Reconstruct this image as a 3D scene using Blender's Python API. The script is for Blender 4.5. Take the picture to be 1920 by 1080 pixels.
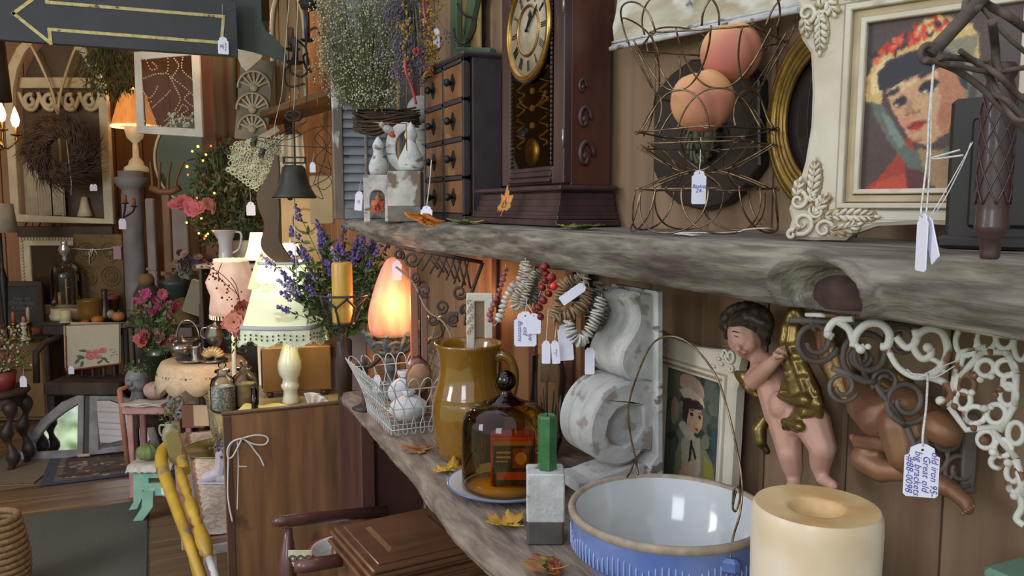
import bpy,bmesh,math,random
from math import sin,cos,pi,radians as rad
from mathutils import Vector as V,Matrix,noise
from mathutils.geometry import tessellate_polygon
for o in list(bpy.data.objects):bpy.data.objects.remove(o)
COL=bpy.context.scene.collection
sc=bpy.context.scene
random.seed(7)
# ---------------------------------------------------------------- camera, world, lights, exposure
EYE=1.55
TH=math.atan(675/1507.9);PT=math.atan(154/1500)
cam=bpy.data.objects.new('camera',bpy.data.cameras.new('camera'));COL.objects.link(cam)
cam.location=(0,0,EYE);cam.rotation_euler=(pi/2-PT,0,-TH)
cam.data.lens=1500/1920*36;cam.data.sensor_width=36;cam.data.clip_start=.02
cam.data.dof.use_dof=False
sc.camera=cam
sc.view_settings.view_transform='Standard';sc.view_settings.look='None'
sc.view_settings.gamma=1;sc.view_settings.use_curve_mapping=False
sc.view_settings.exposure=-0.02
W=bpy.data.worlds.new('world');sc.world=W;W.use_nodes=True
wn=W.node_tree;bg=wn.nodes['Background']
# daylight outside the open shop front: pale sky above, garden green below the horizon
tc=wn.nodes.new('ShaderNodeTexCoord');sx=wn.nodes.new('ShaderNodeSeparateXYZ')
rp=wn.nodes.new('ShaderNodeValToRGB');nz=wn.nodes.new('ShaderNodeTexNoise');nz.inputs['Scale'].default_value=70
rg=wn.nodes.new('ShaderNodeValToRGB');mx=wn.nodes.new('ShaderNodeMix');mx.data_type='RGBA'
wn.links.new(tc.outputs['Generated'],sx.inputs[0]);wn.links.new(sx.outputs['Z'],rp.inputs[0])
rp.color_ramp.elements[0].position=.03;rp.color_ramp.elements[1].position=.10
wn.links.new(tc.outputs['Generated'],nz.inputs[0]);wn.links.new(nz.outputs['Fac'],rg.inputs[0])
rg.color_ramp.elements[0].position=.35;rg.color_ramp.elements[0].color=(.10,.19,.06,1)
rg.color_ramp.elements[1].position=.65;rg.color_ramp.elements[1].color=(.75,.9,.6,1)
wn.links.new(rp.outputs[0],mx.inputs[0]);wn.links.new(rg.outputs[0],mx.inputs[6])
mx.inputs[7].default_value=(.88,.91,1,1)
wn.links.new(mx.outputs[2],bg.inputs[0]);bg.inputs[1].default_value=1.15
def area(name,loc,look,size,energy,col,sy=None):
    l=bpy.data.lights.new(name,'AREA');l.energy=energy;l.color=col;l.shape='RECTANGLE'
    l.size=size;l.size_y=sy or size
    o=bpy.data.objects.new(name,l);COL.objects.link(o);o.location=loc
    o.rotation_euler=(V(look)-V(loc)).to_track_quat('-Z','Y').to_euler();return o
def bulb(name,loc,energy,col,r=.03):
    l=bpy.data.lights.new(name,'POINT');l.energy=energy;l.color=col;l.shadow_soft_size=r
    o=bpy.data.objects.new(name,l);COL.objects.link(o);o.location=loc;return o
# the shop window behind the photographer (daylight) and an added daylight fill to brighten the left aisle
area('shop_window_daylight',(-1.5,-1.0,2.25),(.7,1.1,1.2),.8,24,(.88,.93,1),1.1)
area('aisle_daylight_fill',(-2.9,1.6,2.3),(-.3,4.6,.4),1.2,60,(.95,.95,1),1.4)
bulb('warm_fill_back',(-.95,5.9,2.55),11,(1,.66,.34),.1)  # this and the next two: added warm fill lights without a fixture
bulb('warm_fill_left',(-1.9,5.2,2.3),12,(1,.68,.36),.1)
bulb('warm_fill_alcove',(.35,4.7,2.6),9,(1,.68,.38),.1)
# ---------------------------------------------------------------- picture point -> room point on a named plane
F_=V((sin(TH)*cos(PT),cos(TH)*cos(PT),-sin(PT)));R_=V((cos(TH),-sin(TH),0));U_=R_.cross(F_)
def at(px,py,X=None,Y=None,Z=None,D=None):
    d=F_+(px-960)/1500*R_+(540-py)/1500*U_
    t=D if D is not None else X/d.x if X is not None else Y/d.y if Y is not None else(Z-EYE)/d.z
    return V((d.x*t,d.y*t,EYE+d.z*t))
def mpp(p):return(V(p)-V((0,0,EYE))).dot(F_)/1500      # metres per picture pixel at a point
# ---------------------------------------------------------------- materials
def lin(c):
    return tuple(((v/255)/12.92 if v/255<=.04045 else((v/255+.055)/1.055)**2.4)for v in c)
MATS={}
def mat(name,c,c2=None,rough=.6,metal=0,scale=8,stretch=(1,1,1),contrast=(.35,.65),bump=0,bscale=None,
        c3=None,s3=6,t3=(.55,.6),emis=None,es=0,trans=0,coat=0,sss=0,spec=.5,ior=1.45,alpha=1,detail=6,dist=0,vcol=False,st3=None):
    if name in MATS:return MATS[name]
    m=bpy.data.materials.new(name);m.use_nodes=True;nt=m.node_tree;N=nt.nodes;L=nt.links
    b=N['Principled BSDF'];ti=b.inputs
    tcn=N.new('ShaderNodeTexCoord');mp=N.new('ShaderNodeMapping');mp.inputs['Scale'].default_value=stretch
    L.new(tcn.outputs['Object'],mp.inputs[0])
    # alike pieces share mesh data: shift the pattern by each object's random number
    oi=N.new('ShaderNodeObjectInfo');cb=N.new('ShaderNodeVectorMath');cb.operation='SCALE'
    cb.inputs[0].default_value=(3.1,7.7,5.3);L.new(oi.outputs['Random'],cb.inputs['Scale']);L.new(cb.outputs[0],mp.inputs['Location'])
    def nois(s,d=detail):
        n=N.new('ShaderNodeTexNoise');n.inputs['Scale'].default_value=s;n.inputs['Detail'].default_value=d
        n.inputs['Distortion'].default_value=dist;L.new(mp.outputs[0],n.inputs[0]);return n
    def ramp(a,z,ca,cz):
        r=N.new('ShaderNodeValToRGB');r.color_ramp.elements[0].position=a;r.color_ramp.elements[1].position=z
        r.color_ramp.elements[0].color=(*ca,1);r.color_ramp.elements[1].color=(*cz,1);return r
    out=None;h=None
    if vcol:
        at_=N.new('ShaderNodeVertexColor');at_.layer_name='paint';out=at_.outputs[0]
    elif c2:
        n=nois(scale);r=ramp(contrast[0],contrast[1],lin(c),lin(c2));L.new(n.outputs['Fac'],r.inputs[0]);out=r.outputs[0]
    if c3:
        n3=N.new('ShaderNodeTexNoise');n3.inputs['Scale'].default_value=s3;n3.inputs['Detail'].default_value=8
        if st3:
            m3=N.new('ShaderNodeMapping');m3.inputs['Scale'].default_value=st3;L.new(tcn.outputs['Object'],m3.inputs[0]);L.new(cb.outputs[0],m3.inputs['Location']);L.new(m3.outputs[0],n3.inputs[0])
        else:L.new(mp.outputs[0],n3.inputs[0])
        r3=ramp(t3[0],t3[1],(0,0,0),(1,1,1));L.new(n3.outputs['Fac'],r3.inputs[0])
        mi=N.new('ShaderNodeMix');mi.data_type='RGBA';L.new(r3.outputs[0],mi.inputs[0])
        if out:L.new(out,mi.inputs[6])
        else:mi.inputs[6].default_value=(*lin(c),1)
        mi.inputs[7].default_value=(*lin(c3),1);out=mi.outputs[2];h=r3.outputs[0]
    if out:L.new(out,ti['Base Color'])
    else:ti['Base Color'].default_value=(*lin(c),1)
    ti['Roughness'].default_value=rough;ti['Metallic'].default_value=metal;ti['IOR'].default_value=ior
    ti['Specular IOR Level'].default_value=spec;ti['Transmission Weight'].default_value=trans
    ti['Coat Weight'].default_value=coat;ti['Coat Roughness'].default_value=.08;ti['Alpha'].default_value=alpha
    if sss:ti['Subsurface Weight'].default_value=sss;ti['Subsurface Radius'].default_value=(.02,.012,.006);ti['Subsurface Scale'].default_value=1
    if emis is not None:
        if out is not None and emis=='base':L.new(out,ti['Emission Color'])
        else:ti['Emission Color'].default_value=(*lin(c if emis=='base' else emis),1)
        ti['Emission Strength'].default_value=es
    if bump:
        bn=nois(bscale or scale*3,8);bp=N.new('ShaderNodeBump');bp.inputs['Strength'].default_value=min(1,bump);bp.inputs['Distance'].default_value=.004
        L.new(bn.outputs['Fac'],bp.inputs['Height'])
        L.new(bp.outputs[0],ti['Normal'])
    MATS[name]=m;return m
def glassmat(name,col,rough=.03,ior=1.3,tint=1.0):
    """thin glass: mostly clear with fresnel reflection (stays readable at low sample counts)"""
    m=bpy.data.materials.new(name);m.use_nodes=True;nt=m.node_tree;N=nt.nodes;L=nt.links
    N.remove(N['Principled BSDF']);t=N.new('ShaderNodeBsdfTransparent');t.inputs[0].default_value=(*[v*tint for v in lin(col)],1)
    g=N.new('ShaderNodeBsdfGlossy');g.inputs['Roughness'].default_value=rough
    f=N.new('ShaderNodeFresnel');f.inputs[0].default_value=ior;mi=N.new('ShaderNodeMixShader')
    L.new(f.outputs[0],mi.inputs[0]);L.new(t.outputs[0],mi.inputs[1]);L.new(g.outputs[0],mi.inputs[2])
    L.new(mi.outputs[0],N['Material Output'].inputs[0]);return m
# ---------------------------------------------------------------- mesh builder
class M:
    def __init__(s,k=1.0,smooth=True):s.v=[];s.f=[];s.k=k;s.sm=[];s.smooth=smooth;s.T=None
    def add(s,vs,fs,smooth=None):
        n=len(s.v)
        if s.T is not None:vs=[s.T@V(p)for p in vs]
        s.v+=[tuple(p)for p in vs];s.f+=[tuple(i+n for i in f)for f in fs]
        s.sm+=[s.smooth if smooth is None else smooth]*len(fs);return s
    def box(s,c,d,r=None,taper=1,bev=0):
        x,y,z=d[0]/2,d[1]/2,d[2]/2
        if bev:
            b=min(bev,x*.9,y*.9,z*.9);pts=[]
            for sz,ins in((-z,b),(-z+b,0),(z-b,0),(z,b)):
                for ax,ay in((-x+ins,-y+ins+b*(1 if not ins else .6)),(-x+ins+b*(1 if not ins else .6),-y+ins),(x-ins-b*(1 if not ins else .6),-y+ins),(x-ins,-y+ins+b*(1 if not ins else .6)),
                               (x-ins,y-ins-b*(1 if not ins else .6)),(x-ins-b*(1 if not ins else .6),y-ins),(-x+ins+b*(1 if not ins else .6),y-ins),(-x+ins,y-ins-b*(1 if not ins else .6))):
                    pts.append(V((ax,ay,sz)))
            fs=[tuple(range(7,-1,-1)),tuple(range(24,32))]
            for l in range(3):
                for i in range(8):j=(i+1)%8;fs.append((l*8+i,l*8+j,l*8+8+j,l*8+8+i))
        else:
            pts=[V((sx_*x*(taper if sz_>0 else 1),sy_*y*(taper if sz_>0 else 1),sz_*z))for sz_ in(-1,1)for sx_,sy_ in((-1,-1),(1,-1),(1,1),(-1,1))]
            fs=[(3,2,1,0),(4,5,6,7),(0,1,5,4),(1,2,6,5),(2,3,7,6),(3,0,4,7)]
        if r is not None:
            rm=r if isinstance(r,Matrix)else Matrix.Rotation(r[2],3,'Z')@Matrix.Rotation(r[1],3,'Y')@Matrix.Rotation(r[0],3,'X')
            pts=[rm@p for p in pts]
        return s.add([p+V(c)for p in pts],fs,False)
    def tube(s,pts,r,n=6,closed=False,cap=True):
        pts=[V(p)for p in pts];m=len(pts)
        if m<2:return s
        rs=r if isinstance(r,(list,tuple))else[r]*m
        t0=(pts[1]-pts[0]).normalized();up=V((0,0,1))if abs(t0.z)<.9 else V((1,0,0))
        nrm=t0.cross(up).normalized();vs=[]
        for i,p in enumerate(pts):
            a=pts[i-1]if(i or closed)else p;b=pts[(i+1)%m]if(i<m-1 or closed)else p
            t=b-a
            if t.length<1e-9:t=t0
            t.normalize();nrm=nrm-t*nrm.dot(t)
            if nrm.length<1e-6:nrm=t.orthogonal()
            nrm.normalize();bi=t.cross(nrm);t0=t
            for j in range(n):
                a_=2*pi*j/n;vs.append(p+(nrm*cos(a_)+bi*sin(a_))*rs[i])
        fs=[]
        for i in range(m if closed else m-1):
            for j in range(n):
                k=(j+1)%n;q=((i+1)%m)*n;fs.append((i*n+j,i*n+k,q+k,q+j))
        s.add(vs,fs)
        if cap and not closed:s.f+=[tuple(len(s.v)-m*n+j for j in range(n-1,-1,-1)),tuple(len(s.v)-n+j for j in range(n))];s.sm+=[False]*2
        return s
    def lathe(s,prof,n=24,c=(0,0,0),wob=None,arc=None,rot=None):
        vs=[];a1=arc or 2*pi;cnt=n if not arc else n+1
        for r,z in prof:
            for j in range(cnt):
                a=a1*j/n;q=r*(wob(a,z)if wob else 1);p=V((q*cos(a),q*sin(a),z))
                if rot is not None:p=rot@p
                vs.append(p+V(c))
        fs=[]
        for i in range(len(prof)-1):
            for j in range(n):
                k=(j+1)%cnt;fs.append((i*cnt+j,i*cnt+k,(i+1)*cnt+k,(i+1)*cnt+j))
        return s.add(vs,fs)
    def ball(s,c,r,n=10,rot=None,f=None):
        rx,ry,rz=r if isinstance(r,(tuple,list))else(r,r,r);m=max(4,n//2+1);vs=[]
        for i in range(m+1):
            for j in range(n):
                ph=pi*i/m;a=2*pi*j/n;q=V((sin(ph)*cos(a),sin(ph)*sin(a),-cos(ph)))
                if f:q=q*f(q)
                q=V((q.x*rx,q.y*ry,q.z*rz))
                if rot is not None:q=rot@q
                vs.append(q+V(c))
        fs=[(i*n+j,i*n+(j+1)%n,(i+1)*n+(j+1)%n,(i+1)*n+j)for i in range(m)for j in range(n)]
        return s.add(vs,fs)
    def prism(s,out,y0,y1,holes=(),bev=0,smooth=False):
        """outline in local X (right) / Z (up), from y0 (front) to y1 (back)"""
        loops=[[V((p[0],p[1],0))for p in L_]for L_ in(out,*holes)]
        tris=tessellate_polygon(loops);flat=[p for L_ in loops for p in L_]
        if bev:
            ins=[]
            for L_ in loops:
                n=len(L_)
                ar=sum(L_[i].x*L_[(i+1)%n].y-L_[(i+1)%n].x*L_[i].y for i in range(n))
                sg=(1 if ar>0 else-1)*(1 if L_ is loops[0]else-1)
                for i in range(n):
                    a=(L_[i]-L_[i-1]);b=(L_[(i+1)%n]-L_[i]);a.normalize();b.normalize()
                    nn=V((-(a.y+b.y),a.x+b.x,0))
                    if nn.length>1e-6:nn.normalize()
                    ins.append(L_[i]+nn*bev*sg)
        else:ins=flat
        n=len(flat);vs=[V((p.x,y0,p.y))for p in ins]
        if bev:vs+=[V((p.x,y0+abs(bev)*.8,p.y))for p in flat]
        vs+=[V((p.x,y1,p.y))for p in flat];rows=3 if bev else 2
        fs=[tuple(t)for t in tris]+[tuple(i+n*(rows-1)for i in reversed(t))for t in tris];st=0
        for L_ in loops:
            m=len(L_)
            for i in range(m):
                j=(i+1)%m
                for l in range(rows-1):fs.append((st+i+l*n,st+j+l*n,st+j+(l+1)*n,st+i+(l+1)*n))
            st+=m
        return s.add(vs,fs,smooth)
    def sheet(s,grid,smooth=True):
        h=len(grid);w=len(grid[0])
        return s.add([p for r in grid for p in r],[(i*w+j,i*w+j+1,(i+1)*w+j+1,(i+1)*w+j)for i in range(h-1)for j in range(w-1)],smooth)
    def disc(s,c,r,n=16,nrm='z'):
        pts=[]
        for j in range(n):
            a=2*pi*j/n;q=(r*cos(a),r*sin(a))
            pts.append(V((q[0],q[1],0)if nrm=='z' else(q[0],0,q[1]))+V(c))
        return s.add(pts,[tuple(range(n))],False)
    def build(s,name,m,parent=None,solid=0,sub=0,fixn=True):
        me=bpy.data.meshes.new(name);me.from_pydata([tuple(c*s.k for c in p)for p in s.v],[],s.f);me.validate()
        if len(me.polygons)==len(s.sm):me.polygons.foreach_set('use_smooth',s.sm)
        elif s.smooth:me.polygons.foreach_set('use_smooth',[True]*len(me.polygons))
        if fixn and len(me.polygons)<60000:
            bm=bmesh.new();bm.from_mesh(me);bmesh.ops.recalc_face_normals(bm,faces=bm.faces);bm.to_mesh(me);bm.free()
        me.materials.append(m)
        o=bpy.data.objects.new(name,me);COL.objects.link(o)
        if parent is not None:o.parent=parent
        if solid:md=o.modifiers.new('s','SOLIDIFY');md.thickness=solid;md.offset=0
        if sub:md=o.modifiers.new('u','SUBSURF');md.levels=sub;md.render_levels=sub
        return o
def tag(o,label=None,cat=None,group=None,kind=None):
    for a,b in(('label',label),('category',cat),('group',group),('kind',kind)):
        if b:o[a]=b
    return o
def thing(name,label,cat,loc=(0,0,0),rz=0,group=None,rx=0,ry=0):
    o=bpy.data.objects.new(name,None);COL.objects.link(o);o.location=loc;o.rotation_euler=(rx,ry,rz);o.empty_display_size=.05
    return tag(o,label,cat,group)
def struct(name,mm,m,parent=None):
    o=mm.build(name,m,parent)
    if parent is None:o['kind']='structure'
    return o
def copy_tree(o,parent=None):
    c=o.copy();COL.objects.link(c)
    if parent:c.parent=parent
    for ch in list(o.children):copy_tree(ch,c)
    return c
CAM=-TH                 # faces the photographer
WALL=-pi/2              # stands parallel to the right wall, front to the aisle
def lerp(a,b,t):return a+(b-a)*t
def arc(c,r,a0,a1,n=12,rz=None):
    rz=rz or r
    return[(c[0]+r*cos(rad(lerp(a0,a1,i/n))),c[1]+rz*sin(rad(lerp(a0,a1,i/n))))for i in range(n+1)]
def xz(pts,y=0):return[(p[0],y,p[1])for p in pts]
def smooth_path(pts,n=6,closed=False):
    P=[V(p)for p in pts];m=len(P);out=[]
    for i in range(m if closed else m-1):
        p0=P[i-1]if(i or closed)else P[0];p1=P[i];p2=P[(i+1)%m];p3=P[(i+2)%m]if(i+2<m or closed)else P[-1]
        for j in range(n):
            t=j/n;out.append(.5*((2*p1)+(p2-p0)*t+(2*p0-5*p1+4*p2-p3)*t*t+(3*p1-p0-3*p2+p3)*t**3))
    if not closed:out.append(P[-1])
    return out
def blob(name,caps,m,parent,vox=.003,it=6,extra=None):
    """one continuous body grown from tapered capsules (p, q, rp, rq), voxel-fused and smoothed"""
    mm=M()
    for p,q,a,b in caps:
        p=V(p);q=V(q);d=q-p;L=max(d.length,1e-5);ps=[];rs=[]
        n=4
        t=d/L if d.length>1e-5 else V((0,0,1))
        for i in range(n):an=pi/2*(1-i/n);ps.append(p-t*a*sin(an));rs.append(max(a*cos(an),a*.05))
        for i in range(5):ps.append(p+t*L*i/4);rs.append(lerp(a,b,i/4))
        for i in range(1,n+1):an=pi/2*i/n;ps.append(q+t*b*sin(an));rs.append(max(b*cos(an),b*.05))
        mm.tube(ps,rs,10)
    o=mm.build(name,m,None)
    md=o.modifiers.new('r','REMESH');md.mode='VOXEL';md.voxel_size=vox;md.use_smooth_shade=True
    ms=o.modifiers.new('s','SMOOTH');ms.iterations=it;ms.factor=.6
    dg=bpy.context.evaluated_depsgraph_get();me=bpy.data.meshes.new_from_object(o.evaluated_get(dg))
    bpy.data.objects.remove(o);me.polygons.foreach_set('use_smooth',[True]*len(me.polygons))
    if extra:
        for v in me.vertices:v.co=extra(v.co)
    me.materials.clear();me.materials.append(m)
    n=bpy.data.objects.new(name,me);COL.objects.link(n)
    if parent:n.parent=parent
    return n
# ---------------------------------------------------------------- flat painted pictures, as coloured grids
def inpoly(x,y,P):
    c=False;j=len(P)-1
    for i in range(len(P)):
        if(P[i][1]>y)!=(P[j][1]>y)and x<(P[j][0]-P[i][0])*(y-P[i][1])/(P[j][1]-P[i][1])+P[i][0]:c=not c
        j=i
    return c
def painting(name,w,h,nx,shapes,base,parent,y=0,rough=.45,warp=.0,jit=.06,mn=None,x0=None,z0=0,posf=None,noise_s=14,matl=None,soft=1,sj=.012):
    """shapes in unit coords x right 0..1, y down 0..1: ('p', pts, colour) ('e', cx, cy, rx, ry, rot, colour) ('s', x0,y0,x1,y1,width,colour)"""
    ny=max(4,int(nx*h/w));vs=[];cols=[];x0=-w/2 if x0 is None else x0
    prep=[];rj=random.Random(1)
    for sh in shapes:
        if sh[0]=='p':
            xs=[p[0]for p in sh[1]];ys=[p[1]for p in sh[1]];prep.append((min(xs),max(xs),min(ys),max(ys),sh))
        elif sh[0]=='e':r=max(sh[3],sh[4]);prep.append((sh[1]-r,sh[1]+r,sh[2]-r,sh[2]+r,sh))
        else:prep.append((min(sh[1],sh[3])-sh[5],max(sh[1],sh[3])+sh[5],min(sh[2],sh[4])-sh[5],max(sh[2],sh[4])+sh[5],sh))
    asp=h/w
    for j in range(ny+1):
        for i in range(nx+1):
            u=i/nx;v=j/ny;n1=noise.noise(V((u*noise_s,v*noise_s*asp,1)));n2=noise.noise(V((u*noise_s,v*noise_s*asp,9)))
            c0=base(u,v)if callable(base)else base;acc=[0,0,0]
            for dj in range(soft):
              a=u+n1*warp+(rj.uniform(-sj,sj)if dj else 0);b=v+n2*warp+(rj.uniform(-sj,sj)if dj else 0);c=c0
              for x_,X_,y_,Y_,sh in prep:
                if x_<=a<=X_ and y_<=b<=Y_:
                    if sh[0]=='p':
                        if inpoly(a,b,sh[1]):c=sh[2]
                    elif sh[0]=='e':
                        dx,dy=a-sh[1],(b-sh[2]);cs,sn=cos(sh[5]),sin(sh[5])
                        p,q=dx*cs+dy*sn,-dx*sn+dy*cs
                        if(p/sh[3])**2+(q/sh[4])**2<=1:c=sh[6]
                    else:
                        dx,dy=sh[3]-sh[1],sh[4]-sh[2];L2=dx*dx+dy*dy or 1e-9
                        t=max(0,min(1,((a-sh[1])*dx+(b-sh[2])*dy)/L2));e=math.hypot(a-sh[1]-dx*t,(b-sh[2]-dy*t))
                        if e<=sh[5]:c=sh[6]
              acc=[q+w_/soft for q,w_ in zip(acc,c)]
            c=acc
            g=1+jit*noise.noise(V((u*60,v*60*asp,3)))+jit*.7*n1
            cols.append(tuple(min(1,q*g)for q in lin(c)))
            p=(x0+u*w,y,z0+h-v*h);vs.append(posf(u,v)if posf else p)
    W_=nx+1;fs=[(j*W_+i,(j+1)*W_+i,(j+1)*W_+i+1,j*W_+i+1)for j in range(ny)for i in range(nx)]
    me=bpy.data.meshes.new(name);me.from_pydata([tuple(p)for p in vs],[],fs)
    ca=me.color_attributes.new('paint','FLOAT_COLOR','POINT');ca.data.foreach_set('color',[q for c in cols for q in(*c,1)])
    me.polygons.foreach_set('use_smooth',[True]*len(me.polygons))
    me.materials.append(matl or mat('painted_surface',(200,200,200),rough=rough,vcol=True))
    o=bpy.data.objects.new(name,me);COL.objects.link(o)
    if parent:o.parent=parent
    return o
# ---------------------------------------------------------------- price tags
PAPER=mat('tag_paper',(224,222,238),rough=.7)
STRING=mat('white_cotton_string',(214,210,208),rough=.8,c2=(180,176,172),scale=400)
INK=mat('ink',(70,66,150),rough=.6);INKR=mat('ink_red',(168,70,90),rough=.6)
def price_tag(loc,w,h,label,rz=CAM,tilt=0,strings=(),writing=None,scallop=True,group=None,ry=0,lines=3,r=.0006,vert=False):
    """paper tag hanging from the hole at its top; strings are world paths"""
    t=thing('price_tag',label,'tag',loc,rz,group,rx=tilt,ry=ry)
    c=w*.28;o=[(-w/2,-h+c*.3),(-w/2+c*.3,-h),(w/2-c*.3,-h),(w/2,-h+c*.3),(w/2,-c*1.1)]
    if scallop:o+=[(w/2-c*.45,-c*.85),(w/2-c*.6,-c*.1),(w*.1,c*.35),(-w*.1,c*.35),(-w/2+c*.6,-c*.1),(-w/2+c*.45,-c*.85)]
    else:o+=[(w/2-c*.8,0),(-w/2+c*.8,0)]
    o+=[(-w/2,-c*1.1)]
    hole=[(p[0],p[1]-c*.35)for p in arc((0,0),w*.045,0,330,11)]
    M(smooth=False).prism(o,-.0004,.0004,holes=(hole,)).build('card',PAPER,t)
    if writing:
        text_part(writing,w,h,t,vert)
    for s_ in strings:
        inv=(Matrix.Translation(V(loc))@t.rotation_euler.to_matrix().to_4x4()).inverted()
        M().tube([inv@V(p)for p in smooth_path(s_,5)],r,5).build('string',STRING,t)
    return t
def text_part(writing,w,h,t,vert,y=-.0012,m=None):
    """handwriting as flat ink curves on the card"""
    cu=bpy.data.curves.new('writing','FONT');cu.body=writing;cu.size=(w/3.4 if vert else h/6);cu.space_line=.8;cu.align_x='CENTER';cu.align_y='CENTER';cu.shear=.3
    cu.resolution_u=2
    o=bpy.data.objects.new('writing',cu);COL.objects.link(o)
    dg=bpy.context.evaluated_depsgraph_get();me=bpy.data.meshes.new_from_object(o.evaluated_get(dg));bpy.data.objects.remove(o)
    for v in me.vertices:
        x,z=v.co.x,v.co.y
        if vert:x,z=z,-x
        v.co=(x,y,z-h*.52)
    me.materials.clear();me.materials.append(m or INK);n=bpy.data.objects.new('writing',me);COL.objects.link(n);n.parent=t;return n
# ================================================================ MATERIALS IN USE
PINE=mat('pine_boards',(142,116,90),(112,88,68),rough=.65,scale=9,stretch=(1,2.4,.16),contrast=(.3,.72),bump=.25,bscale=30,c3=(104,76,58),s3=5,t3=(.66,.8))
PINEW=mat('orange_pine_boards',(164,118,78),(132,90,58),rough=.6,scale=7,stretch=(2.4,1,.16),contrast=(.3,.72),bump=.2,c3=(112,70,40),s3=5,t3=(.68,.8))
CREAMW=mat('cream_painted_boards',(206,186,146),(180,158,118),rough=.7,scale=5,stretch=(2,1,.3))
FLOORM=mat('worn_floor_boards',(146,118,86),(100,78,56),rough=.5,scale=5,stretch=(.3,3,1),contrast=(.25,.75),bump=.2,bscale=20,c3=(66,48,36),s3=3,t3=(.58,.75))
BARN=mat('weathered_barn_wood',(142,134,122),(90,82,74),rough=.85,scale=26,stretch=(2.6,.26,2.6),contrast=(.36,.62),bump=1,bscale=44,c3=(74,64,56),s3=9,t3=(.52,.70),dist=.6,detail=12,st3=(1.5,.55,3))
BARNTOP=BARN
BARN2=mat('rough_sawn_plank',(150,134,120),(92,80,70),rough=.9,scale=18,stretch=(2.4,.5,2.4),contrast=(.3,.7),bump=1,bscale=26,c3=(92,72,56),s3=7,t3=(.55,.7),dist=.8)
PLASTER=mat('ceiling_boards',(92,74,56),(70,54,42),rough=.8,scale=6,stretch=(1,.2,1))
DWOOD=mat('dark_stained_wood',(74,56,52),(52,38,36),rough=.4,scale=14,stretch=(1,1,.14),bump=.15,coat=.15)
CLOCKW=mat('clock_mahogany',(92,50,38),(66,36,30),rough=.38,scale=10,stretch=(2,2,.25),contrast=(.3,.7),bump=.1,coat=.2,c3=(120,68,42),s3=4,t3=(.58,.78))
CLOCKD=mat('clock_dark_mahogany',(72,52,52),(52,36,36),rough=.42,scale=16,stretch=(1,1,.2),bump=.12,coat=.2)
CHESTB=mat('chest_plum_black_paint',(64,56,60),(56,48,52),rough=.55,scale=20,bump=.1)
DRAWER=mat('drawer_worn_maple',(142,98,62),(102,68,44),rough=.42,scale=13,stretch=(1,2,.6),contrast=(.3,.7),bump=.2,coat=.25,c3=(178,128,82),s3=9,t3=(.6,.75))
BLACKM=mat('black_iron',(46,42,42),(30,28,28),rough=.45,metal=.4,scale=30,bump=.3)
BRONZE=mat('bronze_wire',(146,124,94),(96,80,64),rough=.32,metal=.85,scale=60,contrast=(.4,.6))
BRASS=mat('aged_brass',(176,142,78),(130,100,52),rough=.3,metal=.9,scale=20,bump=.1)
GOLD=mat('gold_leaf',(150,120,58),(106,82,40),rough=.34,metal=.7,scale=14,bump=.25,c3=(72,56,34),s3=10,t3=(.55,.68))
WHITEC=mat('chippy_white_paint',(188,186,182),(160,160,158),rough=.8,scale=20,bump=.6,bscale=50,c3=(138,130,124),s3=26,t3=(.58,.64),detail=10)
WHITEC2=mat('crackled_white_paint',(198,198,196),(168,168,166),rough=.75,scale=26,bump=.7,bscale=60,c3=(116,108,102),s3=22,t3=(.6,.65),st3=(1,1,2.5))
CHIPBR=mat('block_paint_worn_to_brown',(186,184,178),(150,146,140),rough=.8,scale=18,bump=.7,bscale=50,c3=(110,94,80),s3=7,t3=(.47,.5))
BLOCKB=mat('bare_grey_block_wood',(120,114,106),(92,86,80),rough=.85,scale=20,bump=.5)
SHUT=mat('blue_grey_shutter_paint',(140,144,150),(118,124,132),rough=.7,scale=9,bump=.3,c3=(94,88,82),s3=14,t3=(.6,.66))
STILE=mat('peeling_stile_paint',(124,112,102),(98,88,82),rough=.8,scale=14,stretch=(1,1,.3),bump=.5,c3=(184,186,186),s3=14,t3=(.58,.62),st3=(1,1,.5))
IVORY=mat('antiqued_ivory_gesso',(208,200,184),(184,172,152),rough=.6,scale=10,bump=.25,c3=(146,126,96),s3=18,t3=(.62,.74))
IVORYD=mat('ivory_gesso_brown_wash',(188,170,136),(156,134,100),rough=.6,scale=14,bump=.25)  # antique brown wash on the gesso
WICK=mat('grey_brown_twig',(98,84,76),(66,56,50),rough=.8,scale=40,bump=.4)
TWIG=mat('dark_twig',(84,66,52),(52,40,32),rough=.85,scale=30,stretch=(1,1,1))
GREENP=mat('old_green_paint',(84,104,72),(66,80,58),rough=.6,scale=8,bump=.3,c3=(110,98,70),s3=8,t3=(.6,.7))
PEACH=mat('peach_skin',(216,164,112),(200,126,106),rough=.7,scale=13,stretch=(1,1,1),contrast=(.38,.62),c3=(186,108,100),s3=7,t3=(.45,.7),sss=.15,detail=2)
BLACKBOX=mat('black_lacquer',(40,36,36),(32,28,28),rough=.4,scale=12,bump=.1)
OLIVE=mat('olive_patina',(86,84,60),(58,56,44),rough=.6,scale=30,bump=.4)
SIGNW=mat('weathered_white_board',(190,184,164),(158,146,118),rough=.8,scale=5,stretch=(1,.4,4),contrast=(.4,.6),bump=.6,bscale=20,c3=(206,204,194),s3=5,t3=(.5,.56),st3=(1,.5,2))
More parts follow.
